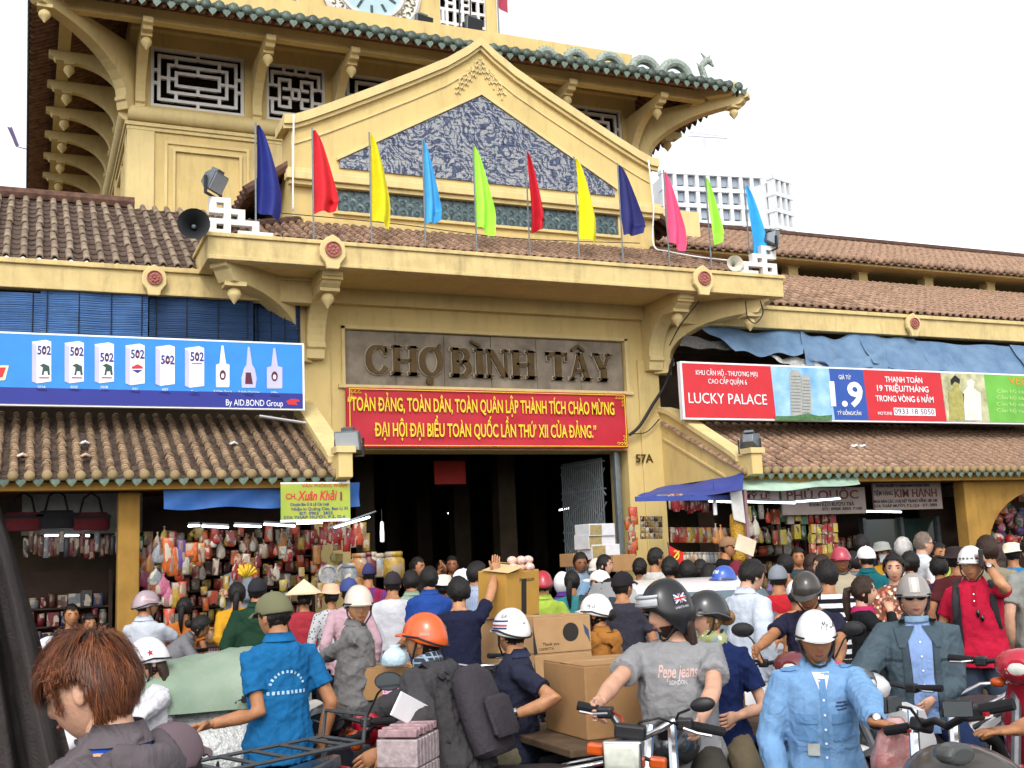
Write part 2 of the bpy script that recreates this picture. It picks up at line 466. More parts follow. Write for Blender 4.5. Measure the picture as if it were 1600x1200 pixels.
# stone slab joints: six slabs
for i in range(6):
	a = 3.83+i*(4.16/6); MB().box(a+.004, a+4.16/6-.004, YF+.035+.004*(i % 3), YF+.058, 4.09, 4.81).build('stone_slab', STONE, stn)
# slab-serif letters, hand drawn on a unit cap height
def serif_letter(ch, m, ox, oz, h, grow, y0, y1):
	st, th, sf = .2+grow*2, .1+grow*1.6, .085+grow*2      # thick stem, thin stroke, serif
	g = grow
	def bx(a, b, c, d): m.box(ox+(a-g)*h, ox+(b+g)*h, y0, y1, oz+(c-g)*h, oz+(d+g)*h)
	def diag(x0, z0, x1, z1, w):
		w += 2*g
		m.prism([((x0-w/2)*h, z0*h-g*h), ((x0+w/2)*h, z0*h-g*h), ((x1+w/2)*h, z1*h+g*h), ((x1-w/2)*h, z1*h+g*h)], (ox, 0, oz), EX, EZ, EY, y0, y1)
	def ring(cx, cz, rx, rz, wx, wz, a0, a1):
		n = 22
		for i in range(n):
			A, B = a0+(a1-a0)*i/n, a0+(a1-a0)*(i+1)/n
			q = []
			for t, sg in ((A, 1), (B, 1), (B, -1), (A, -1)):
				ww = wx*abs(math.cos(t))+wz*abs(math.sin(t))
				R_ = 1
				q.append(((cx+(rx+sg*(ww/2+g))*math.cos(t))*h, (cz+(rz+sg*(ww/2+g))*math.sin(t))*h))
			m.prism(q, (ox, 0, oz), EX, EZ, EY, y0, y1)
	S, T = .24, .1
	if ch == 'H':
		for x in (.06, .66): bx(x, x+S, 0, 1); bx(x-.08, x+S+.08, 0, .075); bx(x-.08, x+S+.08, .925, 1)
		bx(.2, .7, .46, .55); return .92
	if ch == 'I':
		bx(.08, .08+S, 0, 1); bx(0, .35, 0, .075); bx(0, .35, .925, 1); return .36
	if ch == 'T':
		bx(.3, .3+S, 0, 1); bx(.2, .6, 0, .075); bx(0, .79, .9, 1); bx(0, .07, .68, .98); bx(.72, .79, .68, .98); return .8
	if ch == 'N':
		bx(.06, .06+.1, 0, 1); bx(.72, .82, 0, 1); diag(.16, 1, .74, 0, .24); bx(-.02, .26, 0, .075); bx(-.02, .2, .925, 1); bx(.62, .9, .925, 1); return .9
	if ch == 'A':
		diag(.1, 0, .4, 1, .1); diag(.72, 0, .44, 1, .21); bx(.22, .6, .3, .385); bx(-.02, .26, 0, .075); bx(.52, .92, 0, .075); return .9
	if ch == 'Y':
		bx(.31, .31+S, 0, .45); diag(.36, .42, .12, 1, .21); diag(.44, .42, .66, 1, .1); bx(.2, .6, 0, .075); bx(-.02, .3, .925, 1); bx(.52, .82, .925, 1); return .82
	if ch == 'B':
		bx(.06, .06+S, 0, 1); bx(-.02, .4, 0, .08); bx(-.02, .4, .92, 1); bx(.2, .4, .48, .56)
		ring(.4, .74, .22, .22, .17, .08, -PI/2, PI/2); ring(.42, .28, .26, .24, .19, .085, -PI/2, PI/2); return .8
	if ch == 'O':
		ring(.44, .5, .34, .46, .2, .08, 0, 2*PI); return .9
	if ch == 'C':
		ring(.44, .5, .34, .46, .2, .08, .55, 2*PI-.6); bx(.68, .75, .64, .98); return .84
	return .3
hL = .385
for word, wpx in (('CHO', 571), ('BINH', 704), ('TAY', 855)):
	x_ = at_y(wpx, 565, YF).x
	for ch in word:
		a = MB(); adv = serif_letter(ch, a, x_, 4.235, hL, .03, YF+.0, YF+.034); a.build('letter_edge', TRIMG, stn)
		a = MB(); serif_letter(ch, a, x_, 4.235, hL, .0, YF-.03, YF-.001); a.build('letter', BRASS, stn)
		x_ += adv*hL+.035
def acc_bar(x0, z0, x1, z1, w=.035):
	d = Vector((x1-x0, 0, z1-z0)); L_ = d.length; a = math.atan2(z1-z0, x1-x0)
	MB().cbox(((x0+x1)/2, YF-.005, (z0+z1)/2), (L_, .045, w), Matrix.Rotation(-a, 3, 'Y')).build('letter_accent', BRASS, stn)
aI, aA, aO = at_y(742, 532, YF), at_y(902, 545, YF), at_y(673, 545, YF)
acc_bar(aI.x-.07, 4.73, aI.x+.07, 4.655)
acc_bar(aA.x-.1, 4.65, aA.x, 4.73); acc_bar(aA.x, 4.73, aA.x+.1, 4.65)
acc_bar(aO.x+.1, 4.56, aO.x+.13, 4.66)
MB().lathe([(.055, 0), (.055, .03), (.03, .03)], (aO.x-.03, YF+.0, 4.155), (0,-1,0), 14).build('letter_accent', BRASS, stn)

# canopy over the entrance
CX0, CX1, CY, CZ0, CZ1 = 1.87, 9.97, 12.95, 5.3, 5.6
can = MB().box(CX0+.03, CX1-.03, CY+.02, YF-.01, 5.34, 5.4).build('canopy_slab', YEL, GH)
m = MB(); m.box(CX0, CX1, CY-.02, CY+.16, CZ0, CZ1-.03); m.box(CX0-.03, CX1+.03, CY-.05, CY+.2, CZ1-.03, CZ1+.02); m.box(CX0+.01, CX1-.01, CY-.035, CY-.02, CZ0, CZ0+.05)
m.build('fascia_beam', YELD, can, bevel=.008)
for x, s in ((CX0, 1), (CX1, -1)):
	m = MB(); a, b = sorted((x, x+s*.16)); m.box(a, b, CY+.162, 13.95, CZ0, CZ1-.03)
	a, b = sorted((x-s*.03, x+s*.2)); m.box(a, b, CY+.202, 13.98, CZ1-.03, CZ1+.02)
	m.build('side_beam', YELD, can, bevel=.008)
rosette(can, 3.33, CY-.05, 5.49, .135); rosette(can, 8.57, CY-.05, 5.47, .135)
for x, s in ((X0+.1, -1), (X1-.1, 1)):
	bracket(GH, (x, YF, 5.33), (0, -1, 0), 1.12, .95, .24, .2)
	bracket(GH, (x+s*.1, YF+.02, 5.34), (s*1.12, -1.0, 0), 1.72, 1.0, .24, .24, th=.24)
# beam from side (coffer ribs seen from below)
m = MB()
for x in (3.39, 8.43): m.box(x-.13, x+.13, CY+.162, YF-.01, 5.2, 5.338)
m.box(3.525, 8.295, YF-.12, YF-.002, 5.14, 5.338)
m.build('soffit_rib', YEL, can)
pan, Rm = tile_roof(can, CX0+.1, CX1-.05, CY+.12, 5.65, 14.28, 6.26, .125, .1, .05, TILEO, PANO, 300, keep=lambda q: (q.x > CX0+.1+max(0, (q.y-13.0))*1.0) and (q.x < CX1-.1-max(0, (q.y-13.0))*1.0))
# hip ridges of the canopy roof
for s, x in ((1, CX0+.1), (-1, CX1-.1)):
	m = MB();
	for k in range(7):
		t = k/7; q = Vector((x+s*1.25*t, CY+.15+1.15*t, 5.7+.56*t));
		m.tube([q, q+Vector((s*.2, .19, .1))], [.075, .06], 8)
	m.build('hip_ridge', TILED, can)
	# side slope of the hip
	m = MB().add([(x, CY+.15, 5.63), (x+s*1.2, YF+.1, 6.2), (x, YF+.1, 5.66)], [(0, 1, 2)]); m.build('hip_slope', PAN, can)
# pediment
PY = 14.25
def ped_poly(d=0.):
	"""outline of the gable: sweeping rakes with upturned feet"""
	L = []
	rk = [(-2.87, 7.70), (-2.73, 7.715), (-2.55, 7.79), (-2.2, 7.96), (-1.65, 8.24), (-1.02, 8.57), (-.53, 8.84), (-.2, 9.07), (0, 9.24)]
	for x, z in rk: L.append((XC+x, z-d))
	for x, z in reversed(rk[:-1]): L.append((XC-x, z-d))
	return L
out = ped_poly()
body = [(XC-2.76, 6.1)]+[(x if abs(x-XC) < 2.7 else XC+math.copysign(2.76, x-XC), z-.05) for x, z in ped_poly()]+[(XC+2.76, 6.1)]
ped = MB().prism(body, (0,0,0), EX, EZ, EY, PY, PY+.6).build('pediment', YEL, GH)
def strip(poly, w, y0, y1, mat, nm, par):
	m = MB()
	for (a, b), (c, d) in zip(poly, poly[1:]):
		m.prism([(a, b), (c, d), (c, d-w), (a, b-w)], (0,0,0), EX, EZ, EY, y0, y1)
	return m.build(nm, mat, par)
strip(out, .13, PY-.1, PY+.5, YEL2, 'rake_moulding', ped)
strip(ped_poly(.135), .05, PY-.06, PY-.002, YEL2, 'rake_fillet', ped)
strip([(x, z) for x, z in ped_poly(.36)][1:-1], .035, PY-.02, PY-.0015, YEL2, 'rake_line', ped)
# relief fret panel under the apex
m = MB()
fr = random.Random(3)
for s in (-1, 1):
	u = Vector((s*.66, 0, -.75)).normalized(); v = Vector((s*.75, 0, .66)).normalized()*-1
	o = Vector((XC, PY, 8.97))
	for i in range(6):
		for j in range(3):
			a, b = .02+i*.095, j*.07
			if (i+j) % 2 == 0 or fr.random() < .5:
				p = o+u*(a+.05)+Vector((0, 0, -.03-j*.075))
				m.cbox((p.x, PY-.012, p.z), (.085, .03, .022), Matrix.Rotation(s*.72, 3, 'Y'))
			p = o+u*(a)+Vector((0, 0, -.06-j*.075))
			m.cbox((p.x, PY-.012, p.z), (.02, .03, .075))
m.build('relief_fretwork', YEL2, ped)
# ledge between tympanum and frieze
m = MB(); m.box(XC-2.86, XC+2.86, PY-.16, PY-.004, 6.80, 6.9).box(XC-2.82, XC+2.82, PY-.11, PY-.003, 6.74, 6.80).box(XC-2.84, XC+2.84, PY-.13, PY-.003, 6.9, 6.96)
m.build('ledge', YEL2, ped, bevel=.008)
# painted ceramic tiles (blue dragon among clouds): flat print on each tile
def ceramic(name, kind):
	mt = bpy.data.materials.new(name); mt.use_nodes = True
	n, L = mt.node_tree.nodes, mt.node_tree.links; p = n['Principled BSDF']
	p.inputs['Roughness'].default_value = .35
	geo = n.new('ShaderNodeNewGeometry')
	if kind == 'dragon':
		nz = n.new('ShaderNodeTexNoise'); nz.inputs['Scale'].default_value = 1.6; nz.inputs['Detail'].default_value = 2
		L.new(geo.outputs['Position'], nz.inputs['Vector'])
		vm = n.new('ShaderNodeVectorMath'); vm.operation = 'MULTIPLY_ADD'; vm.inputs[1].default_value = (1.1, 1.1, 1.1)
		L.new(nz.outputs['Color'], vm.inputs[0]); L.new(geo.outputs['Position'], vm.inputs[2])
		w = n.new('ShaderNodeTexWave'); w.inputs['Scale'].default_value = 3.4; w.inputs['Distortion'].default_value = 9; w.inputs['Detail'].default_value = 3.5; w.inputs['Detail Scale'].default_value = 3.2; w.bands_direction = 'DIAGONAL'
		L.new(vm.outputs[0], w.inputs['Vector'])
		n2 = n.new('ShaderNodeTexNoise'); n2.inputs['Scale'].default_value = 15; n2.inputs['Detail'].default_value = 7; n2.inputs['Distortion'].default_value = 2.2
		L.new(geo.outputs['Position'], n2.inputs['Vector'])
		ad = n.new('ShaderNodeMath'); ad.operation = 'MULTIPLY_ADD'; ad.inputs[1].default_value = .42
		L.new(w.outputs['Fac'], ad.inputs[0]); L.new(n2.outputs['Fac'], ad.inputs[2])
		fac = ad.outputs[0]
		st = [(.0, '#161E36'), (.5, '#1F2A48'), (.58, '#465270'), (.66, '#232E4E'), (.74, '#67718A'), (.81, '#B4B2A8'), (.87, '#364262'), (.94, '#BAB7AC'), (1., '#788090')]
	else:
		sep = n.new('ShaderNodeSeparateXYZ'); L.new(geo.outputs['Position'], sep.inputs[0])
		oi = n.new('ShaderNodeObjectInfo')
		nz = n.new('ShaderNodeTexNoise'); nz.inputs['Scale'].default_value = 14; nz.inputs['Detail'].default_value = 3
		L.new(geo.outputs['Position'], nz.inputs['Vector'])
		tc = n.new('ShaderNodeTexCoord'); ln = n.new('ShaderNodeVectorMath'); ln.operation = 'LENGTH'
		L.new(tc.outputs['Object'], ln.inputs[0])
		sn = n.new('ShaderNodeMath'); sn.operation = 'MULTIPLY'; sn.inputs[1].default_value = 120
		L.new(ln.outputs['Value'], sn.inputs[0])
		s2 = n.new('ShaderNodeMath'); s2.operation = 'SINE'; L.new(sn.outputs[0], s2.inputs[0])
		ad = n.new('ShaderNodeMath'); ad.operation = 'MULTIPLY_ADD'; ad.inputs[1].default_value = .22
		L.new(s2.outputs[0], ad.inputs[0]); L.new(nz.outputs['Fac'], ad.inputs[2]); fac = ad.outputs[0]
		st = [(.0, '#1E2C33'), (.35, '#33474C'), (.55, '#556A68'), (.68, '#3A4A55'), (.85, '#8E968A')]
	cr = n.new('ShaderNodeValToRGB'); el = cr.color_ramp.elements
	while len(el) < len(st): el.new(.5)
	for e, (q, c) in zip(el, st): e.position = q; e.color = (*lin(c), 1)
	L.new(fac, cr.inputs[0]); L.new(cr.outputs[0], p.inputs['Base Color'])
	return mt
CER = ceramic('blue_white_dragon_ceramic', 'dragon')
CER2 = ceramic('teal_wave_ceramic', 'wave')
GROUT = M('pale_grout', '#8C8C92', .9, .1, 20)
tri = [(3.80, 7.05), (8.02, 7.05), (8.02, 7.16), (5.91, 8.36), (3.80, 7.16)]
tym = MB().prism(tri, (0,0,0), EX, EZ, EY, PY-.012, PY-.003).build('tympanum', GROUT, ped)
strip([(3.76, 7.2), (5.91, 8.42), (8.06, 7.2)], .05, PY-.05, PY-.002, YEL2, 'tympanum_frame', ped)
tw, tg = .152, .101
for j in range(13):
	z0 = 7.052+j*tg
	off = (j % 2)*tw/2
	for i in range(-1, 29):
		a, b = 3.80+off+i*tw, 3.80+off+(i+1)*tw
		def zt(x): return 7.16+(8.36-7.16)*(1-abs(x-5.91)/2.11)
		a, b = max(a, 3.80), min(b, 8.02)
		if b-a < .02: continue
		cut = [(a, z0), (b, z0), (b, min(z0+tg, zt(b))), (a, min(z0+tg, zt(a)))]
		if zt(a) <= z0 and zt(b) <= z0: continue
		pts = []
		if zt(a) <= z0:
			xa = 5.91-2.11*(1-(z0-7.16)/1.2); pts = [(xa, z0), (b, z0), (b, min(z0+tg, zt(b)))]
		elif zt(b) <= z0:
			xb = 5.91+2.11*(1-(z0-7.16)/1.2); pts = [(a, z0), (xb, z0), (a, min(z0+tg, zt(a)))]
		else: pts = cut
		cx = sum(p[0] for p in pts)/len(pts); cz = sum(p[1] for p in pts)/len(pts)
		pts = [(cx+(p[0]-cx)*.965, cz+(p[1]-cz)*.95) for p in pts]
		t = rng.uniform(.012, .02)
		MB().prism(pts, (0,0,0), EX, EZ, -EY, -(PY-.013), -(PY-.013)+t).build('ceramic_tile', CER, tym)
fz = MB().box(3.76, 8.03, PY-.012, PY-.003, 6.445, 6.745).build('frieze', GROUT, ped)
sc = [(-.098, -.05)]+[(.098*math.cos(PI-PI*k/8), .02+.075*math.sin(PI-PI*k/8)) for k in range(9)]+[(.098, -.05)]
scm = MB().prism(sc, (0,0,0), EX, EZ, -EY, 0, .018).lathe([(.05, .018), (.05, .026), (.025, .03), (.02, .02)], (0,0,0), (0,-1,0), 10).mesh('wave_tile', CER2)
for j in range(4):
	for i in range(21 if j % 2 == 0 else 20):
		link('wave_tile', scm, fz, Matrix.Translation((3.86+i*.203+(j % 2)*.1, PY-.013-.004*(3-j), 6.49+j*.069)))
m = MB(); m.box(3.70, 8.09, PY-.045, PY-.002, 6.40, 6.44).box(3.70, 3.755, PY-.045, PY-.002, 6.44, 6.738).box(8.035, 8.09, PY-.045, PY-.002, 6.44, 6.738)
m.build('frieze_frame', YEL2, ped)
# gable return roof behind the pediment (dark tiles seen on its left flank)
for s in (-1, 1):
	x = XC+s*2.9
	m = MB()
	for k in range(9):
		q = Vector((x-s*.04*k, PY+.15+.0*k, 7.45))
	m.add([(XC+s*3.3, PY+.25, 6.75), (XC, PY+.25, 9.0), (XC, Yb := 17.6, 9.0), (XC+s*3.3, 17.6, 6.75)], [(0, 1, 2, 3)])
	m.build('gable_roof', PAN, GH)
	m = MB()
	for k in range(16):
		m.tube([(XC+s*3.32, PY+.3+k*.21, 6.72), (XC+s*2.3, PY+.3+k*.21, 7.44)], .07, 7)
	m.build('gable_roof_ribs', TILED, GH)
	m = MB().box(*sorted((XC+s*2.7, XC+s*2.76)), PY+.61, 17.55, 6.0, 7.0); m.build('flank_wall', YEL, GH)
# white fret ornaments on the canopy corners
for s, x in ((1, CX0+.03), (-1, CX1-.03)):
	m = MB(); y = CY+.05
	grid = ['XXX......', 'X.X......', 'XXXXX....', '..X.X....', 'XXXXXXX..', 'X.X...X..', 'XXX.XXXXX']
	c_ = .083
	for r_, row in enumerate(grid):
		for q, ch in enumerate(row):
			if ch == 'X':
				a = x+s*q*c_; a, b = sorted((a, a+s*c_*1.0)); m.box(a, b, y, y+.09, 5.622+(6-r_)*c_*.78, 5.622+(7-r_)*c_*.78)
	bm_ = m.build('corner_fretwork', WHT, can)
# dark hall behind the entrance
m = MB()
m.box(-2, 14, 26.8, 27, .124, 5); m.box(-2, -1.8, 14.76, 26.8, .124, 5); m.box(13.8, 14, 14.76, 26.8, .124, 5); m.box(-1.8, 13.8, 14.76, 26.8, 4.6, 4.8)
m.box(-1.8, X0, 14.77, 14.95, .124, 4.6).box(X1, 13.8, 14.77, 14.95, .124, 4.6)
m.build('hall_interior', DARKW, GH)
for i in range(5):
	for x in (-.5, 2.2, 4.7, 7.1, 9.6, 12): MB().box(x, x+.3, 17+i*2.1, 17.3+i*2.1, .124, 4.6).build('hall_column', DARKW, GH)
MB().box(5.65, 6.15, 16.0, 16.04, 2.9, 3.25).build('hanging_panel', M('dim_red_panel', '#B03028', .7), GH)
# folding steel gate, half open on the right
gt = wthing('folding_gate', 'grey steel folding gate drawn half open at the right of the entrance', 'gate', (7.8, 14.4, .12))
for i in range(4):
	x = 7.93-i*.02;
	MB().box(7.80+.045*i-.02, 7.83+.045*i-.02, YF+.1+.05*i-.05, YF+.18+.05*i-.05, .13, 3.2).build('gate_post', STEEL, gt)
m = MB()
for i in range(21):
	y = YF+.35+i*.05; x = 7.72-.008*i
	m.tube([(x, y, .15), (x, y, 3.15)], .012, 5)
for z in (.3, .9, 1.5, 2.1, 2.7, 3.1): m.tube([(7.74, YF+.3, z), (7.56, YF+1.4, z)], .014, 5)
m.build('gate_bars', STEEL, gt)
m = MB()
for k in range(4):
	pts = [(7.74-.18*t, YF+.3+1.1*t, 1.1+k*.5+.42*math.sin(t*PI)) for t in [q/10 for q in range(11)]]; m.tube(pts, .012, 5)
	pts = [(7.74-.18*t, YF+.3+1.1*t, 1.5+k*.5-.42*math.sin(t*PI)) for t in [q/10 for q in range(11)]]; m.tube(pts, .012, 5)
m.build('gate_scrolls', STEEL, gt)

# ------------------------------------------------------------------ clock tower
TW = wthing('clock_tower', 'yellow clock tower with green-edged tiled eaves and white lattice windows behind the gate', 'tower', (XC, 20, 0))
TX0, TX1, TY, TYB = 1.35, 10.47, 17.6, 27.0
lat = [(1.66, 3.13, 'big'), (3.49, 4.47, 'sq'), (4.83, 6.99, 'big'), (7.35, 8.33, 'sq'), (8.69, 10.16, 'big')]
m = MB(); wall_with_hole(m, TX0, TX1, TY, TY+.3, 6.2, 11.2, [(a, b, 9.04, 10.03) for a, b, k in lat])
m.box(TX0, TX0+.3, TY+.301, TYB, 6.2, 11.2).box(TX1-.3, TX1, TY+.301, TYB, 6.2, 11.2).box(TX0+.3, TX1-.3, TYB-.3, TYB, 6.2, 11.2)
m.build('tower_wall', YEL, TW)
for a, b, k in lat: lattice(TW, a, b, 9.04, 10.03, TY+.08, k)
# roll moulding, sill and panel fields
m = MB()
def roll(z, r, o):
	q = TX0-o, TX1+o, TY-o, TYB
	m.tube([(q[0], q[3], z), (q[0], q[2], z)], r, 12); m.tube([(q[0]-.0, q[2], z), (q[1], q[2], z)], r, 12); m.tube([(q[1], q[2], z), (q[1], q[3], z)], r, 12)
roll(8.86, .13, .03)
m.build('roll_moulding', YEL2, TW, smooth='auto')
m = MB()
for z0, z1, o in ((8.66, 8.72, .07), (8.60, 8.66, .04)):
	m.box(TX0-o, TX1+o, TY-o, TY-.002, z0, z1); m.box(TX0-o, TX0-.002, TY, TYB, z0, z1)
m.box(TX0-.03, TX0+.38, TY-.035, TY-.002, 6.3, 8.6)
m.box(3.45, 3.85, TY-.035, TY-.002, 6.3, 8.6)
for k in range(4): m.box(TX0-.03, TX0-.002, TY+.2+k*2.2, TY+.5+k*2.2, 6.3, 8.6)
m.build('wall_mouldings', YEL2, TW, bevel=.006)
m = MB()
for (a, b, c, d, o) in ((1.88, 3.2, 6.4, 8.47, .03), (2.0, 3.08, 6.4, 8.35, .05)):
	w = .045
	m.box(a, b, TY-o, TY-.002, d-w, d); m.box(a, a+w, TY-o, TY-.002, c, d-w); m.box(b-w, b, TY-o, TY-.002, c, d-w)
for k in range(3):
	a = TY+.75+k*2.2
	for w0, o in ((0, .03), (.14, .05)):
		m.box(TX0-o, TX0-.002, a+w0, a+.05+w0, 6.4, 8.45-w0).box(TX0-o, TX0-.002, a+1.2-w0, a+1.25-w0, 6.4, 8.45-w0).box(TX0-o, TX0-.002, a+.05+w0, a+1.2-w0, 8.4-w0, 8.45-w0)
m.build('panel_frame', YEL2, TW)
# eaves roof: front and sides, seen from below
EY0, EX0, EX1, EZ0 = 16.02, -.12, 11.72, 9.98
SL = .46
UYB = 21
def zr(o): return EZ0+o*SL      # height above the eave, o metres in
ro = 3.35
m = MB()
m.add([(EX0, EY0, EZ0), (EX1, EY0, EZ0), (EX1-ro, EY0+ro, zr(ro)), (EX0+ro, EY0+ro, zr(ro))], [(0, 1, 2, 3)])
m.add([(EX0, EY0, EZ0), (EX0+ro, EY0+ro, zr(ro)), (EX0+ro, TYB, zr(ro)), (EX0, TYB+1, EZ0)], [(0, 1, 2, 3)])
m.add([(EX1, EY0, EZ0), (EX1, TYB+1, EZ0), (EX1-ro, TYB, zr(ro)), (EX1-ro, EY0+ro, zr(ro))], [(0, 1, 2, 3)])
tr = m.build('eaves_roof', TIMB, TW)
# underside corrugation: each run of lapped tiles is a half-round
m = MB(); sp = .14
def zs(a): return EZ0-.03+a*SL
n = int((EX1-EX0)/sp)
for i in range(1, n):
	x = EX0+i*sp; o1 = min(1.75, x-EX0, EX1-x)
	if o1 > .05: m.tube([(x, EY0+.02, zs(.02)), (x, EY0+o1, zs(o1))], .042, 6)
n = int((TYB-EY0)/sp)
for i in range(1, n):
	y = EY0+i*sp; o1 = min(1.6, y-EY0)
	m.tube([(EX0+.02, y, zs(.02)), (EX0+o1, y, zs(o1))], .042, 6); m.tube([(EX1-.02, y, zs(.02)), (EX1-o1, y, zs(o1))], .042, 6)
stuff(m.build('underside_tile_runs', M('underside_tile', '#A07A62', .95, .3, 9, spec=.1), tr, fixn=False, smooth=True))
# top tiles joined (seen only edge on)
m = MB()
n = int((EX1-EX0)/.2)
for i in range(n+1):
	x = EX0+i*.2; o1 = min(ro, x-EX0, EX1-x)
	m.tube([(x, EY0-.04, EZ0+.06), (x, EY0+max(.1, o1), zr(max(.1, o1))+.05)], .075, 7)
stuff(m.build('top_tile_runs', GLAZED, tr, fixn=False, smooth=True))
for i in range(n):
	pass
eave_ends(tr, [EX0+i*.2 for i in range(n+1)], EY0-.03, EZ0+.04, .075, GLAZED, GLAZE, .2, drip_h=.12)
dm_side = MB().prism([(-.08, .05), (-.06, -.04), (0, -.1), (.06, -.04), (.08, .05)], (0,0,0), EY, EZ, EX, 0, .025).mesh('drip_tile', GLAZED)
for i in range(54):
	for x in (EX0-.02, EX1): link('drip_tile', dm_side, tr, Matrix.Translation((x, EY0+.1+i*.2, EZ0+.0)))
# upturned corner tips and hip ridge
for x, s in ((EX1, 1), (EX0, -1)):
	m = MB()
	poly = [(0, -.12), (.16, -.02), (.15, .07), (.05, .1), (-.3, .16), (-.6, .3), (-.6, .02), (-.4, -.1)]
	m.prism(poly, (x-s*.12, EY0+.12, EZ0+.06), Vector((s*.707, -.707, 0)), EZ, Vector((.707, s*.707, 0)), -.09, .09)
	m.build('hip_tip', YEL2, tr)
	m = MB(); m.tube([(x-s*.2, EY0+.2, EZ0+.1), (x-s*ro, EY0+ro, zr(ro)+.1)], .1, 8); m.build('hip_ridge', GLAZED, tr)
# purlin beams and brackets
m = MB()
m.box(EX0+.45, EX1-.45, EY0+.42, EY0+.58, EZ0-.1, EZ0+.1)
m.box(EX0+.42, EX0+.6, EY0+.581, TYB, EZ0-.1, EZ0+.1).box(EX1-.6, EX1-.42, EY0+.581, TYB, EZ0-.1, EZ0+.1)
m.box(TX0, TX1, TY-.12, TY-.002, EZ0+.28, EZ0+.6)
m.build('eaves_beam', YEL, TW, bevel=.01)
for x in (1.5, 3.31, 4.65, 7.17, 8.51, 10.32): bracket(TW, (x, TY, EZ0-.1), (0, -1, 0), 1.3, 1.0, .15, .13, th=.16)
for k in range(6):
	y = TY+.35+k*1.15
	bracket(TW, (TX0, y, EZ0-.1), (-1, 0, 0), 1.18, .9, .15, .12, th=.16); bracket(TW, (TX1, y, EZ0-.1), (1, 0, 0), 1.18, .9, .15, .12, th=.16)
for x, s in ((TX0, -1), (TX1, 1)): bracket(TW, (x, TY, EZ0-.02), (s*1.45, -1.55, 0), 2.15, 1.1, .2, .2, th=.2)
# upper stage with clock
UY = 19.6
m = MB(); wall_with_hole(m, XC-2.6, XC+2.6, UY, UY+.3, 10.9, 16, [(3.49, 4.5, 11.2, 13.8), (7.32, 8.33, 11.2, 13.8)])
m.box(XC-2.6, XC-2.3, UY+.301, UY+5, 10.9, 16).box(XC+2.3, XC+2.6, UY+.301, UY+5, 10.9, 16)
m.box(XC-2.63, XC-2.4, UY-.03, UY-.002, 11, 16).box(XC+2.4, XC+2.63, UY-.03, UY-.002, 11, 16)
m.build('upper_wall', YEL, TW)
lattice(TW, 3.49, 4.5, 11.2, 13.8, UY+.1, 5, .06); lattice(TW, 7.32, 8.33, 11.2, 13.8, UY+.1, 8, .06)
ck = MB().lathe([(1.0, 0), (1.02, .05), (.96, .09), (.93, .06), (.7, .06), (.69, .1), (.64, .11), (.62, .04)], (5.9, UY-.002, 12.8), (0,-1,0), 48).build('clock_frame', WHT, TW, smooth='auto')
m = MB(); m.lathe([(.63, 0), (.63, .03)], (5.9, UY-.04, 12.8), (0,-1,0), 40); m.build('clock_face', M('pale_blue_clock_glass', '#A9C3C9', .2, .05), ck)
m = MB()
for k in range(12):
	a = k*PI/6; R_ = Matrix.Rotation(a, 3, 'Y')
	m.cbox(Vector((5.9, UY-.075, 12.8))+R_ @ Vector((0, 0, .48)), (.05, .012, .16), R_)
m.tube([(5.9, UY-.09, 12.8), (5.68, UY-.09, 12.42)], [.03, .012], 5)
m.build('clock_marks', STEELD, ck)
m = MB(); cr = random.Random(4)
for k in range(40):
	a = 2*PI*k/40
	for rr in (.77, .87):
		c0 = Vector((5.9+rr*math.sin(a+rr*3), UY-.065, 12.8+rr*math.cos(a+rr*3)))
		m.tube([c0+Vector((.045*math.cos(t+k), -.012, .045*math.sin(t+k))) for t in (0, 1, 2, 3, 4)], [.012, .018, .016, .012, .006], 5)
m.build('scroll_band', M('olive_scroll', '#8C8156', .7), ck)
# a patch of grey balustrade ornament on the roof left of the clock
m = MB()
for k in range(8): m.lathe([(.1, 0), (.12, .08), (.05, .2), (.1, .32), (.02, .4)], (1.9+k*.2, UY-1.6, zr(2.0)+.08), n=8)
m.build('roof_ornament', M('grey_ceramic_ornament', '#8A8B80', .6, .3, 20), TW, smooth='auto')
# dragon along the right hip of the eaves roof
drg = wthing('dragon_ornament', 'grey green ceramic dragon looping along the tower roof edge', 'ornament', (10.3, 16.5, 10.3))
DRG = M('grey_green_ceramic', '#98A398', .6, .3, 25, bump=.4, bscale=60)
m = MB()
for k, (cx, rr) in enumerate(((8.05, .17), (8.62, .22), (9.28, .25), (9.98, .28), (10.62, .3))):
	pts = []
	for t in range(13):
		a = PI*t/12*1.1-.16
		pts.append((cx-rr*math.cos(a), EY0+.35, EZ0+.2+rr*1.05*math.sin(a)))
	m.tube(pts, [.05+.02*math.sin(PI*t/12)+.006*k for t in range(13)], 10)
	for t in range(1, 12):
		a = PI*t/12*1.1-.16; c0 = Vector((cx-(rr+.06)*math.cos(a), EY0+.35, EZ0+.2+(rr+.06)*1.05*math.sin(a)))
		m.cbox(c0, (.03, .015, .05), Matrix.Rotation(-(a-PI/2)*-1, 3, 'Y'))
m.build('dragon_body', DRG, drg, smooth='auto')
m = MB()
m.tube([(10.98, EY0+.3, EZ0+.12), (11.2, EY0+.3, EZ0+.32), (11.14, EY0+.3, EZ0+.5), (11.24, EY0+.3, EZ0+.62)], [.09, .07, .06, .065], 10)
m.ball((11.3, EY0+.3, EZ0+.64), (.1, .05, .06)); m.tube([(11.33, EY0+.3, EZ0+.62), (11.42, EY0+.3, EZ0+.55)], [.04, .02], 7); m.tube([(11.26, EY0+.3, EZ0+.68), (11.16, EY0+.3, EZ0+.78)], [.03, .008], 6)
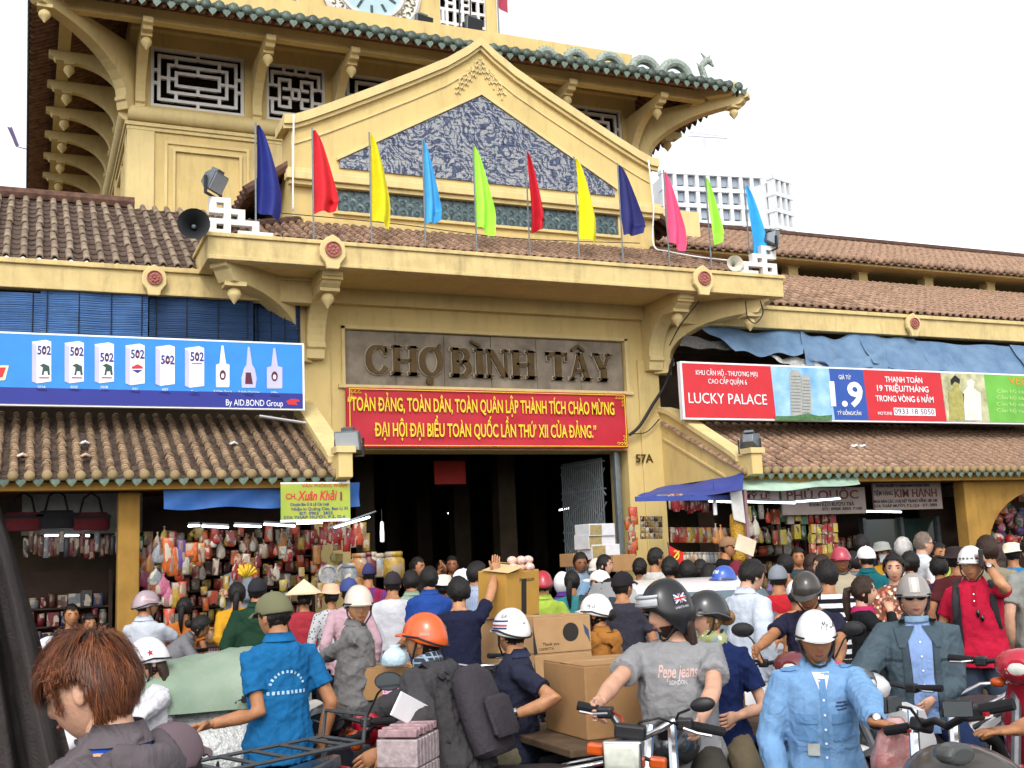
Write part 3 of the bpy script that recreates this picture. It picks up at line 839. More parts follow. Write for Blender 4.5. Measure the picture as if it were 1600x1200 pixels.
m.tube([(11.3, EY0+.3, EZ0+.69), (11.36, EY0+.3, EZ0+.76)], [.03, .008], 6); m.tube([(11.14, EY0+.3, EZ0+.45), (11.05, EY0+.3, EZ0+.58)], [.03, .005], 5)
m.tube([(11.2, EY0+.3, EZ0+.2), (11.42, EY0+.3, EZ0+.18), (11.46, EY0+.3, EZ0+.28)], [.05, .04, .02], 7)
m.build('dragon_head', DRG, drg, smooth='auto')

# ------------------------------------------------------------------ wings
def wing(name, label, xa, xb, right):
	w = wthing(name, label, 'building', ((xa+xb)/2, 16, 0))
	m = MB(); m.box(xa, xb, 13.68, 13.86, 5.02, 5.3).box(xa, xb, 13.64, 13.9, 5.3, 5.36)
	m.build('fascia_beam', YELD, w, bevel=.008)
	m = MB(); m.box(xa, xb, 13.861, 14.95, 5.06, 5.12).box(xa, xb, 14.9, 15.1, .12, 5.1)
	m.build('back_wall', M('stained_back_wall', '#6B6051', .95, .25, 2, stain=.5), w)
	for x in ([12.97, 16.9] if right else [1.35, -2.6]):
		rosette(w, x, 13.64, 5.2, .12)
	if right:
		pan, _ = tile_roof(w, xa+.1, xb, 13.68, 5.38, 15.55, 6.42, .15, .17, .06, TILEO, PANO, 300)
		for k in range(9):
			x = 12.35+k*1.55-1.55; MB().box(x-.1, x+.1, 15.7, 15.9, 6.3, 6.95).build('clerestory_post', YEL, w)
		m = MB(); m.box(xa, xb, 16.5, 16.6, 6.2, 7.1); m.build('clerestory_shade_panel', DARK, w)  # solid near-black sheet painted as the shade of the openings
		m = MB(); m.box(xa, xb, 15.62, 15.69, 6.78, 6.92)
		for k in range(9):
			x = 12.35+k*1.55-1.55
			for s in (-1, 1): m.add([(x+s*.1, 15.7, 6.78), (x+s*.34, 15.7, 6.78), (x+s*.1, 15.7, 6.62), (x+s*.1, 15.85, 6.78), (x+s*.34, 15.85, 6.78), (x+s*.1, 15.85, 6.62)], [(0, 1, 2), (3, 5, 4), (0, 2, 5, 3), (1, 4, 5, 2)])
		m.build('clerestory_beam', YEL, w)
		p2, _ = tile_roof(w, xa+.1, xb, 15.28, 6.74, 17.3, 7.74, .17, .2, .065, TILEO, PANO, 0)
		eave_ends(p2, [xa+.1+i*.17 for i in range(60)], 15.28, 6.74, .055, TILEO, PANO, .17, drip_h=.05)
		m = MB(); m.box(xa, xb, 15.34, 17.3, 6.66, 6.7); m.build('soffit', YEL, w)
		m = MB(); m.tube([(xa, 17.3, 7.78), (xb, 17.3, 7.78)], .09, 8); m.build('ridge', TILED, w)
		m = MB(); m.box(xa, xa+.12, 15.0, 17.3, 6.9, 7.5); m.build('gable_end', YEL, w)
	else:
		pan, _ = tile_roof(w, xa, xb, 13.68, 5.38, 16.5, 7.02, .172, .4, .043, M('greyish_rib_tile', '#94826F', .95, .3, 9, .3, 50, rnd=.25, stain=.6), M('dark_pan_tile', '#66544A', .95, .35, 9, .3, 50, stain=.7), 300)
		m = MB(); m.tube([(xa, 16.5, 7.04), (TX0, 16.5, 7.04)], .1, 8); m.build('ridge', TILED, w)
	return w
WL = wing('market_wing', 'yellow market wing with dark ribbed roof left of the entrance', -8, 3.27, False)
WR = wing('market_wing', 'yellow market wing with orange tiled double roof right of the entrance', 8.55, 30, True)
# parapet step right of the gatehouse
MB().box(9.2, 10.6, 15.9, 16.1, 6.9, 7.55).build('parapet', YEL2, WR)

# ------------------------------------------------------------------ awnings over the stalls
def awning(label, xa, xb, right):
	w = wthing('tiled_awning', label, 'awning', ((xa+xb)/2, 13, 0), group='tiled stall awnings')
	ye, ze = 12.15, 2.72
	pan, _ = tile_roof(w, xa, xb, ye, ze, 14.15, 3.62, .155, .075 if not right else .12, .044, TILE if not right else TILEO, PAN if not right else PANO, 300, pan_step=.045 if not right else .08)
	n = int((xb-xa)/.155)
	eave_ends(pan, [xa+i*.155 for i in range(n+1) if -1 < xa+i*.155 < 16.5], ye, ze, .05, EAVEY, GLAZE, .155)
	m = MB(); m.box(xa, xb, ye+.12, ye+.3, ze-.125, ze-.045); m.build('eaves_beam', M('ochre_beam_paint', '#B58A3C', .85, .12, 4, stain=.3), w)
	m = MB(); m.box(xa, xb, ye+.301, 14.5, ze-.05, ze-.03); m.build('soffit', TIMB, w)
	# gable cheek towards the entrance
	x = xa if right else xb
	a, b = (x, x+.16) if right else (x-.16, x)
	poly = [(14.18, 2.55), (14.18, 3.82), (13.9, 3.74), (12.4, 2.98), (12.28, 2.9), (12.2, 2.92), (12.16, 2.98), (11.98, 2.98), (11.98, 2.68), (12.15, 2.66)]
	MB().prism(poly, (0,0,0), EY, EZ, EX, a, b).build('gable_cheek', YEL, w, bevel=.008)
	m = MB(); pp = [(14.18, 3.86), (13.9, 3.78), (12.4, 3.02), (12.28, 2.94)]
	for (p, q), (r_, s_) in zip(pp, pp[1:]):
		m.prism([(p, q), (r_, s_), (r_, s_-.07), (p, q-.07)], (0,0,0), EY, EZ, EX, a-.04, b+.04)
	m.box(a-.03, b+.03, 11.95, 12.2, 2.95, 3.02)
	for (p, q), (r_, s_) in (((14.1, 3.4), (12.6, 2.72)),): m.prism([(p, q), (r_, s_), (r_, s_-.03), (p, q-.03)], (0,0,0), EY, EZ, EX, a-.02, a-.002)
	m.build('cheek_coping', YEL2, w)
	return w
AL = awning('tiled stall awning with ochre ribs under the blue glue billboard', -4.3, 3.29, False)
AR = awning('orange tiled stall awning under the red apartment billboard', 8.53, 17.5, True)
# stall columns and arches
for x, yb in ((1.02, 12.7), (-2.9, 12.7), (12.62, 12.55), (15.9, 12.55), (10.62, 13.3)):
	c = wthing('stall_column', {1.02: 'ochre column between the bag stall and the snack stall', -2.9: 'ochre column at the far left of the stalls', 12.62: 'ochre column with an arched brace right of the jewellery sign', 15.9: 'ochre column beyond the right edge of the toy stall', 10.62: 'slim ochre column left of the jewellery sign'}[x], 'column', (x, yb, .12), group='stall columns')
	t = .11 if x != 10.62 else .08
	MB().box(x-t, x+t, yb-t, yb+t, .12, 2.59).build('shaft', M('ochre_column_paint', '#A07A38', .9, .15, 4, stain=.4), c, bevel=.015)
	if x in (12.62, 15.9):
		m = MB(); prof = [(0, 0), (1.5, 0), (1.5, -.12)]+[(1.45-1.27*math.cos(k/9*PI/2), -1.0+.88*math.sin(k/9*PI/2)) for k in range(9, -1, -1)]+[(.1, -1.05), (0, -1.05)]
		m.prism(prof, (x+.11, yb, 2.59), EX, EZ, EY, -.08, .08); m.build('arched_brace', MATS['ochre_column_paint'], c)
# ------------------------------------------------------------------ signs
def poly_px(pts, Y, t, mat, name, parent):
	q = [at_y(x, y, Y) for x, y in pts]
	m = MB().prism([(p.x, p.z) for p in q], (0,0,0), EX, EZ, -EY, -Y, -Y+t)
	return m.build(name, mat, parent)
def prect(x0, y0, x1, y1, Y, t, mat, name, parent, sk=None):
	"""axis-aligned board in the plane Y through the pixels of its top-left and bottom-right corners"""
	a, b = at_y(x0, y0, Y), at_y(x1, y1, Y)
	return MB().box(a.x, b.x, Y-t, Y, min(a.z, b.z), max(a.z, b.z)).build(name, mat, parent)
def ptext(body, px, py, hpx, Y, mat, parent, name='lettering', align='CENTER', wpx=None, **k):
	o = at_y(px, py, Y); s = (at_y(px, py-hpx/2, Y)-at_y(px, py+hpx/2, Y)).z
	w = None
	if wpx: w = (at_y(px+wpx/2, py, Y)-at_y(px-wpx/2, py, Y)).x
	return text(name, body, s*1.37, mat, parent, o, EX, EZ, -EY, ext=.002, align=align, width=w, **k)
pw = M('print_white', '#E8E8EA', .5, .03); pr = M('print_red', '#C42A33', .45, .05); pb = M('print_blue', '#2E52A0', .45, .05)
plb = M('print_light_blue', '#2F86D6', .45, .08, 3); pdb = M('print_dark_blue', '#232C86', .45, .05); py_ = M('print_yellow', '#E3C534', .5, .05); pk = M('print_black', '#1E1B22', .6, .05)
pg = M('print_green', '#6FB648', .5, .15, 2); psky = M('print_sky', '#5E9BD8', .5, .35, 3, col2='#A9CDEB'); pgy = M('print_grey', '#A7A9A2', .5, .15, 30); ppale = M('print_cream_photo', '#CFCCAA', .5, .3, 6, col2='#8E8E62')
plil = M('print_lilac', '#B9B7D8', .5, .05)

SB = wthing('billboard', 'blue billboard of glue boxes and pointed glue bottles over the left awning', 'billboard', (1, 13.3, 3.6))
YB = 13.3
MB().box(-3.6, 3.07, YB, YB+.08, 3.6, 4.42).build('frame', pw, SB)
fz_ = MB().box(-3.57, 3.045, YB-.006, YB-.001, 3.62, 4.4).build('panel', plb, SB)
MB().box(-3.57, 3.045, YB-.010, YB-.007, 3.62, 3.8).build('bottom_band', pdb, fz_)
Yp = YB-.008
for i, (x, y0, y1) in enumerate(((65, 531, 598), (116, 533, 598), (163, 535, 598), (211, 537, 601), (258, 539, 602), (304, 541, 605))):
	b = poly_px([(x-15, y1-2), (x-8, y1+1), (x+15, y1-2), (x+15, y0+3), (x+7, y0), (x-15, y0+3)], YB-.008, .003, pw, 'box_picture', fz_)
	poly_px([(x-15, y1-2), (x-8, y1+1), (x-8, y0+8), (x-15, y0+4)], YB-.012, .002, plil, 'box_side', b)
	ptext('502', x+4, y0+17 if i not in (2, 4) else y0+24, 14, YB-.013, pdb, b, bold=.02, wpx=21)
	ptext('O', x+4, y0+17 if i not in (2, 4) else y0+24, 10, YB-.0155, M('print_maroon', '#5A1F33', .5), b, bold=.05, wpx=6)
	if i in (0, 1, 2):
		poly_px([(x+0, y1-12), (x+2, y1-24), (x-3, y1-27), (x+3, y1-30), (x+12, y1-26), (x+13, y1-12), (x+10, y1-12), (x+9, y1-18), (x+4, y1-18), (x+3, y1-12)], YB-.012, .002, M('print_elephant', '#2E4A44', .5), 'elephant_print', b)
	if i == 3:
		poly_px([(x-5, y1-28), (x+4, y1-32), (x+12, y1-28), (x+12, y1-25), (x-5, y1-25)], YB-.012, .002, pr, 'oval_print', b)
		poly_px([(x-5, y1-23), (x+12, y1-23), (x+4, y1-18)], YB-.012, .002, pdb, 'oval_print', b)
	else: prect(x-4, y1-38 if i > 3 else y1-9, x+12, y1-36 if i > 3 else y1-7, YB-.012, .002, pr, 'red_line_print', b)
	for k in range(2): prect(x-5, y1-7+k*3, x+12, y1-6+k*3, YB-.012, .0015, plil, 'fine_print', b)
	ptext(('502A', '502E', '502B', 'KH', 'ABT', 'Tuyp')[i], x, y1+7, 4, YB-.008, pw, fz_); ptext('TPR602', x, y1+12, 3.5, YB-.008, pw, fz_)
for i, (x, y0, y1, wd) in enumerate(((348, 540, 605, 10.5), (389, 542, 606, 12), (429, 544, 607, 12))):
	sh = y0+29
	if i == 1: pts = [(x-2, y0), (x+1, y0), (x+5, sh-1), (x+9, sh+5), (x+12, sh+20), (x+10, y1), (x-11, y1), (x-12, sh+20), (x-8, sh+5), (x-4, sh-1)]
	else: pts = [(x-2, y0), (x+1, y0), (x+5, sh-1), (x+wd, sh+1), (x+wd, y1-2), (x+wd-1, y1), (x-wd+1, y1), (x-wd, y1-2), (x-wd, sh+1), (x-5, sh-1)]
	b = poly_px(pts, YB-.008, .003, plil if i else pw, 'bottle_picture', fz_)
	if i == 1: poly_px([(x-5, y1-24), (x+3, y1-24), (x+6, y1-6), (x-6, y1-6)], YB-.012, .002, M('print_maroon', '#5A1F33', .5), 'label_print', b)
	else:
		poly_px([(x+5*math.cos(t*PI/5), y1-19+8*math.sin(t*PI/5)) for t in range(10)], YB-.012, .002, M('print_maroon', '#5A1F33', .5), 'label_print', b)
		poly_px([(x+2.5*math.cos(t*PI/4), y1-18+4*math.sin(t*PI/4)) for t in range(8)], YB-.0145, .002, pw, 'label_print', b)
	ptext(('2 Giây Trơn', '2 Giây Dương', '100g')[i], x, y1+7, 4, YB-.008, pw, fz_); ptext('TPR506', x, y1+12, 3.5, YB-.008, pw, fz_)
ptext('By AID.BOND Group', 398, 630, 10, YB-.0105, pw, fz_, wpx=89)
poly_px([(447, 627), (455, 623), (466, 624), (469, 627), (462, 629), (466, 633), (450, 632)], YB-.011, .002, pr, 'red_logo', fz_)
poly_px([(-20, 571), (14, 571), (8, 594), (-20, 596)], YB-.009, .003, M('print_pale_gold', '#E9D9B4', .5), 'badge', fz_); poly_px([(-20, 575), (9, 574), (4, 589), (-20, 591)], YB-.013, .003, pr, 'badge_centre', fz_)

SR = wthing('billboard', 'long red and blue apartment billboard over the right awning', 'billboard', (12, 13.3, 3.6))
MB().box(8.38, 19.5, YB, YB+.08, 3.56, 4.38).build('frame', pw, SR)
segs = ((1066, 1213, pr), (1209, 1303, psky), (1300, 1357, pb), (1353, 1474, pr), (1474, 1545, ppale), (1541, 1850, pg))
rp = None
for k, (a, b, mt) in enumerate(segs):
	xa, xb = at_y(a, 610, YB).x, at_y(b, 615, YB).x
	if k == 5: xb = 19.45
	q = MB().prism([(xa-.03, 4.355), (xb-.03, 4.355), (xb+.0, 3.585), (xa+.0, 3.585)] if k else [(8.41, 4.355), (xb-.03, 4.355), (xb, 3.585), (8.41, 3.585)], (0,0,0), EX, EZ, -EY, -YB+.001+.001*k, -YB+.005+.001*k).build('panel', mt, SR)
	rp = rp or q
ptext('KHU CĂN HỘ - THƯƠNG MẠI', 1136, 584, 8, YB-.012, pw, rp, wpx=96); ptext('CAO CẤP QUẬN 6', 1137, 597, 8, YB-.012, pw, rp, wpx=60)
ptext('LUCKY PALACE', 1138, 624, 17, YB-.012, pw, rp, wpx=122)
for x0, x1, y0 in ((1234, 1251, 578), (1252, 1266, 585)):
	b = poly_px([(x0, y0+5), (x0+3, y0), (x1-3, y0+1), (x1, y0+5), (x1+3, 656), (x0+2, 654)], YB-.012, .003, pgy, 'tower_picture', rp)
	for k in range(12): prect(x0+2, y0+9+k*5, x1, y0+11+k*5, YB-.016, .001, M('print_window_grey', '#7D8286', .5), 'floor_line', b)
poly_px([(1211, 657), (1300, 657), (1300, 648), (1280, 650), (1262, 646), (1240, 650), (1211, 650)], YB-.017, .002, M('print_trees', '#4E7A4A', .6, .3, 20), 'trees_picture', rp)
ptext('GIÁ TỪ', 1320, 590, 7, YB-.013, pw, rp, wpx=19); ptext('1.9', 1323, 618, 38, YB-.013, pw, rp, wpx=51, bold=.03); ptext('TỶ ĐỒNG/CĂN', 1327, 646, 6, YB-.013, pw, rp, wpx=37)
ptext('THANH TOÁN', 1412, 594, 9, YB-.013, pw, rp, wpx=58, bold=.01); ptext('19 TRIỆU/THÁNG', 1411, 608, 9.5, YB-.013, pw, rp, wpx=80, bold=.012); ptext('TRONG VÒNG 6 NĂM', 1414, 624, 9.5, YB-.013, pw, rp, wpx=90, bold=.012)
ptext('HOTLINE', 1383, 646, 5, YB-.013, pw, rp, wpx=22); prect(1396, 637, 1462, 650, YB-.012, .003, pw, 'number_box', rp); ptext('0933 18 5050', 1429, 643.5, 9, YB-.0155, M('print_plum', '#6A2A4A', .5), rp, wpx=62)
poly_px([(1484, 656), (1482, 612), (1490, 604), (1485, 592), (1492, 586), (1500, 592), (1498, 606), (1506, 616), (1506, 656)], YB-.014, .003, M('print_olive', '#A8A25A', .5, .2, 15), 'woman_picture', rp)
poly_px([(1508, 657), (1504, 614), (1512, 604), (1510, 596), (1517, 592), (1523, 597), (1521, 606), (1532, 614), (1534, 657)], YB-.014, .003, M('print_pale_shirt', '#D9DACE', .5), 'man_picture', rp)
poly_px([(1485, 594), (1492, 586), (1500, 593), (1499, 600), (1492, 596), (1487, 602)], YB-.018, .002, pk, 'hair_print', rp)
ptext('VERA', 1596, 596, 12, YB-.013, M('print_orange', '#D98A2B', .5), rp, wpx=40)
for k in range(4): ptext('Căn hộ cao cấp', 1590, 612+k*10, 6, YB-.013, M('print_pale_green', '#B7D88A', .5), rp, wpx=64)

# red banner
BN = wthing('banner', 'red cloth banner with yellow slogan under the stone name panel', 'banner', (XC, 14.08, 3.2))
rb = M('red_banner_cloth', '#B3202F', .5, .1, 2.2, .25, 5)
a, b = at_y(541, 605, 14.1), at_y(982, 700, 14.1)
m = MB(); nx, nz = 40, 8
m.sheet([[(a.x+(b.x-a.x)*i/nx, 14.1+.006*math.sin(i*.55+j*.9)+.005*math.sin(i*.21-j*1.3), 3.24+(4.03-3.24)*j/nz) for i in range(nx+1)] for j in range(nz+1)])
m.add([(a.x, 14.15, 3.24), (b.x, 14.15, 3.24), (b.x, 14.15, 4.03), (a.x, 14.15, 4.03)], [(0, 3, 2, 1)])
bc = m.build('cloth', rb, BN, smooth=True, fixn=False)
ptext('“TOÀN ĐẢNG, TOÀN DÂN, TOÀN QUÂN LẬP THÀNH TÍCH CHÀO MỪNG', 762, 636, 21, 14.07, py_, BN, wpx=414, bold=.018)
ptext('ĐẠI HỘI ĐẠI BIỂU TOÀN QUỐC LẦN THỨ XII CỦA ĐẢNG.”', 766, 674, 21, 14.07, py_, BN, wpx=345, bold=.018)
m = MB()
for x0, x1, z0, z1 in ((a.x+.03, b.x-.03, 4.0, 4.01), (a.x+.03, b.x-.03, 3.26, 3.27), (a.x+.03, a.x+.04, 3.27, 4.0), (b.x-.04, b.x-.03, 3.27, 4.0)): m.box(x0, x1, 14.07, 14.08, z0, z1)
for sx_, x in ((1, a.x+.05), (-1, b.x-.05)):
	for sz_, z in ((1, 3.285), (-1, 3.985)):
		for k in range(3): m.tube([(x+sx_*(.02+k*.05+.02*math.cos(t)), 14.075, z+sz_*(.02+.018*math.sin(t))) for t in (0, 1.2, 2.4, 3.6, 4.8)], .005, 4); m.tube([(x+sx_*(.02+.014*math.cos(t)), 14.075, z+sz_*(.02+k*.05+.02*math.sin(t))) for t in (0, 1.2, 2.4, 3.6, 4.8)], .005, 4)
m.build('gold_border', py_, BN)
text('house_number', '57A', .17, BRASS, GH, at_y(1007, 717, 14.16), EX, EZ, -EY, ext=.01, bold=.012)

# ------------------------------------------------------------------ flags on the canopy
FL = [('navy blue', '#27307A', 399, 195, 328, 432), ('red', '#D3252F', 488, 203, 333, 518), ('yellow', '#E2D41E', 577, 210, 340, 601), ('sky blue', '#4AA6DF', 660, 220, 350, 681), ('lime green', '#A9F04A', 739, 229, 354, 762), ('red', '#BE1F2E', 821, 238, 363, 838), ('yellow', '#E6DA20', 897, 248, 366, 921), ('navy blue', '#2A2C66', 965, 258, 368, 992), ('pink', '#F2557F', 1037, 269, 378, 1058), ('lime green', '#A4EA4E', 1102, 278, 383, 1118), ('sky blue', '#38A3DE', 1163, 290, 395, 1183)]
FLL = ['navy blue flag at the left end of the row on the canopy', 'red flag second from the left on the canopy', 'yellow flag between the red and the sky blue flag, left of centre', 'sky blue flag hanging before the dragon tiles', 'lime green flag hanging before the dragon tiles', 'dark red flag right of the middle of the canopy row', 'yellow flag between the dark red and navy flag', 'navy blue flag at the right corner of the pediment', 'pink flag right of the pediment', 'lime green flag before the far white tower block', 'sky blue flag at the right end of the row on the canopy']
YFL = 13.08
for i, (cn, hx, x, yt_, yb_, xr) in enumerate(FL):
	top = at_y(x, yt_, YFL); bot = at_y(x, yb_, YFL); w = at_y(xr, yb_, YFL).x-bot.x
	f = wthing('flag', FLL[i], 'flag', (top.x, YFL, 5.6), group='coloured flags along the canopy')
	MB().tube([(top.x, YFL, 5.58), (top.x, YFL, top.z+.03)], .011, 6).build('pole', STEEL, f)
	m = MB(); nu, nv = 14, 16; fr = random.Random(i); ph = fr.uniform(0, 6); g = []
	for j in range(nv+1):
		v = j/nv; z = top.z+(bot.z-top.z)*v
		prof = 1.25*((.12+1.15*v**.7) if v < .62 else (.94 + .1*math.sin((v-.62)*9)))
		prof *= (1 if i % 3 else .93)
		row = []
		for k in range(nu+1):
			u = k/nu
			zz = z-.05*u*math.sin(v*2)+(.10*u if v > .85 else 0)*(1 if i % 2 else -.7)
			row.append((top.x+.012+w*prof*u, YFL+.085*math.sin(u*7+ph+v*1.6)*min(1, .25+v)*(1-.4*u), zz))
		g.append(row)
	m.sheet(g)
	m.build('cloth', M('flag_cloth_%s%d' % (cn.replace(' ', '_'), i), hx, .6, .1, 5, spec=.2), f, smooth=True, fixn=False)
f = wthing('flag', 'small red flag high beside the clock stage', 'flag', (8.5, 19.5, 13)); p = at_y(785, 8, 19.5)
MB().sheet([[(p.x-.1+.2*u, 19.5+.03*math.sin(u*5), p.z+.3-.35*v-.12*u) for u in (0, .3, .6, 1)] for v in (0, .5, 1)]).build('cloth', M('flag_cloth_dark_red', '#A03048', .7), f, smooth=True)
MB().tube([(p.x-.1, 19.5, 10.9), (p.x-.1, 19.5, p.z+.4)], .015, 6).build('pole', STEEL, f)

f = wthing('flag', 'small purple flag on a thin rod off the tower eave at far left', 'flag', at_y(40, 233, 16)); p = at_y(18, 214, 16); q = at_y(42, 233, 16)
MB().sheet([[Vector((p.x-.05+.05*u+.1*v, 16+.02*math.sin(u*4), p.z+.14-.26*v)) for u in (0, .5, 1)] for v in (0, .35, .7, 1)]).build('cloth', M('flag_cloth_purple', '#6A5A86', .7), f, smooth=True, fixn=False); MB().tube([q, at_y(26, 229, 16), p+Vector((-.05, 0, .14))], .008, 5).build('pole', STEELD, f)
# ------------------------------------------------------------------ floodlights and horn speakers
LB = M('lamp_grey_casting', '#6B7075', .45, .15, 12, metal=.4); LG = M('lamp_glass', '#9FA5A8', .15, .05, spec=.6); LK = M('black_metal', '#1F2022', .5, .1)
def floodlight(label, p, yaw, tilt, s=1., back=False, glass=None):
	o = thing('floodlight', label, 'floodlight', p, yaw, 'floodlights on the gatehouse')
	Rt = Matrix.Rotation(tilt, 4, 'X')
	m = MB(); m.loft([[(x*s*w, y*s, z*s*w) for x, z in ((-.17, -.13), (.17, -.13), (.17, .13), (-.17, .13))] for y, w in ((-.09, 1.0), (-.07, 1.02), (.0, .95), (.09, .6), (.11, .55))])
	m.xf(Matrix.Translation((0, 0, .2*s)) @ Rt); m.build('housing', LB, o, bevel=.012*s)
	m = MB().box(-.155*s, .155*s, -.1*s, -.091*s, -.115*s, .115*s).xf(Matrix.Translation((0, 0, .2*s)) @ Rt); m.build('glass', glass or LG, o)
	m = MB().box(-.08*s, .08*s, -.05*s, .05*s, .13*s, .17*s).xf(Matrix.Translation((0, 0, .2*s)) @ Rt); m.build('gear_box', LB, o)
	m = MB().box(-.2*s, -.18*s, -.02*s, .02*s, 0, .22*s).box(.18*s, .2*s, -.02*s, .02*s, 0, .22*s).box(-.2*s, .2*s, -.02*s, .02*s, -.02*s, 0).tube([(0, 0, -.02*s), (0, 0, -.1*s)], .015*s, 6); m.build('yoke', LK, o)
	return o
floodlight('grey floodlight on the white fretwork at the canopy left end', at_y(333, 306, 13.05), .9, .5, .9)
floodlight('large grey floodlight at the foot of the red banner left end', at_y(546, 712, 12.1), -.6, .25, .85)
floodlight('dark floodlight mounted just right of the clock face', at_y(660, 55, 18.6), .3, .1, 1.1, glass=LK)
floodlight('dark floodlight before the right lattice of the clock stage', at_y(738, 58, 18.6), .3, .1, 1.1, glass=LK)
floodlight('grey floodlight seen from behind on the right awning cheek', at_y(1172, 706, 12.1), 2.3, .3, .75)
floodlight('dark floodlight on the white fretwork at the canopy right end', at_y(1203, 392, 13.05), 1.6, .2, .85)
def horn(label, p, yaw, s=1., mat=None):
	o = thing('horn_speaker', label, 'loudspeaker', p, yaw, 'horn loudspeakers on the canopy')
	MB().lathe([(.03, .22), (.05, .2), (.07, .1), (.12, 0), (.2, -.1), (.215, -.11), (.19, -.095), (.1, .0), (.03, .1)], (0,0,0), (0,1,0), 20, cap=False).xf(Matrix.Scale(s, 4)).build('horn', mat or LK, o, smooth='auto')
	MB().lathe([(.06, .2), (.07, .24), (.07, .32), (.03, .34)], (0,0,0), (0,1,0), 14).ball((0, .04, 0), .035).xf(Matrix.Scale(s, 4)).build('driver', LB, o, smooth='auto')
	MB().tube([(0, .2*s, 0), (.05*s, .2*s, .1*s), (.1*s, .2*s, .12*s)], .012*s, 6).build('bracket', LK, o)
	return o
horn('black horn loudspeaker hanging off the canopy left corner', at_y(303, 353, 12.85), -.15, .85)
horn('pale horn loudspeaker beside the right fretwork', at_y(1147, 413, 13.0), -.35, .55, M('horn_cream', '#C9C4B4', .5))
# bracket frame of the tower floodlights
lf = wthing('lamp_bracket', 'thin steel stand carrying the two floodlights by the clock', 'bracket', (7, 18.6, 11))
m = MB(); p1, p2, p3, p4 = at_y(655, 57, 18.6), at_y(745, 63, 18.6), at_y(625, 98, 18.6), at_y(685, 95, 18.6)
m.tube([p1, p2], .02, 6).tube([p1, p3], .018, 6).tube([at_y(685, 60, 18.6), p4], .02, 6); m.build('frame', STEELD, lf)
m = MB(); m.tube([at_y(718, 0, 18.6), at_y(718, 62, 18.6)], .016, 6).tube([at_y(735, 0, 18.6), at_y(735, 62, 18.6)], .016, 6); m.build('upright', STEELD, lf)

# ------------------------------------------------------------------ blinds and tarps above the awnings
def slatted(name, hx, hx2, sc_=90):
	if name in MATS: return MATS[name]
	mt = M(name, hx, .7, .2, 3, spec=.2, col2=hx2)
	n, L = mt.node_tree.nodes, mt.node_tree.links
	tc = n.new('ShaderNodeTexCoord'); w = n.new('ShaderNodeTexWave'); w.bands_direction = 'Z'; w.inputs['Scale'].default_value = sc_/6.28*1.; w.inputs['Distortion'].default_value = .3
	L.new(tc.outputs['Object'], w.inputs['Vector'])
	b = n.new('ShaderNodeBump'); b.inputs['Strength'].default_value = .9; b.inputs['Distance'].default_value = .01
	L.new(w.outputs['Fac'], b.inputs['Height']); L.new(b.outputs[0], n['Principled BSDF'].inputs['Normal'])
	return mt
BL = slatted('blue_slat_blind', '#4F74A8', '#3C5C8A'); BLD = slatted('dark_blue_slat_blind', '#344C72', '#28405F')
def blind(label, px0, px1, y0, y1, Y, mat, sag=.02):
	a, b = at_y(px0, y0, Y), at_y(px1, y1, Y)
	o = wthing('bamboo_blind', label, 'blind', ((a.x+b.x)/2, Y, b.z), group='blue slatted blinds')
	n = 14; za, zb = max(a.z, b.z), min(a.z, b.z)
	nsl = max(6, int((za-zb)/.028)); sl = MB()
	for k in range(nsl):
		z = za-(za-zb)*(k+.5)/nsl; h = (za-zb)/nsl*.46
		off = [(.012*math.sin(i*.9+k*.05)+sag*math.sin(PI*i/n)*k/nsl) for i in range(n+1)]
		dz = [sag*math.sin(PI*i/n)*-.8*(k/nsl) for i in range(n+1)]
		sl.sheet([[(a.x+(b.x-a.x)*i/n, Y+off[i]-.003*(t == 0), z+dz[i]+h*(t*2-1)) for i in range(n+1)] for t in (0, .5, 1)])
	q = sl.build('slats', mat, o, fixn=False); stuff(q)
	for t in (.06, .35, .65, .94): MB().tube([(a.x+(b.x-a.x)*t, Y-.015, za), (a.x+(b.x-a.x)*t, Y-.02+sag*.5, zb-sag*.6)], .006, 4).build('cord', pk, o)
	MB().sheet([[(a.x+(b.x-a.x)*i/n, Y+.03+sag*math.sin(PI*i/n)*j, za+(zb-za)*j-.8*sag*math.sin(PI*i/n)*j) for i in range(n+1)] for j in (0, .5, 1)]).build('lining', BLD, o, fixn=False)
	return o
blind('faded blue slatted blind at the left frame edge above the billboard', -140, 62, 448, 533, 13.75, BL)
blind('blue slatted blind left of the medallion gap above the billboard', 64, 231, 454, 530, 13.74, BL)
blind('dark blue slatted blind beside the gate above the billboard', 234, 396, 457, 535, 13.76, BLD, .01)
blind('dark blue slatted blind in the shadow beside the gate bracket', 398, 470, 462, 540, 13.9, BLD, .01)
TP = M('blue_tarpaulin', '#6C86A0', .65, .25, 4, .6, 14, col2='#4E6C8C'); TPG = M('green_tarpaulin', '#A8C2AE', .6, .2, 3, .3, 8); TPN = M('navy_tarpaulin', '#3B4C96', .5, .15, 3, .4, 8)
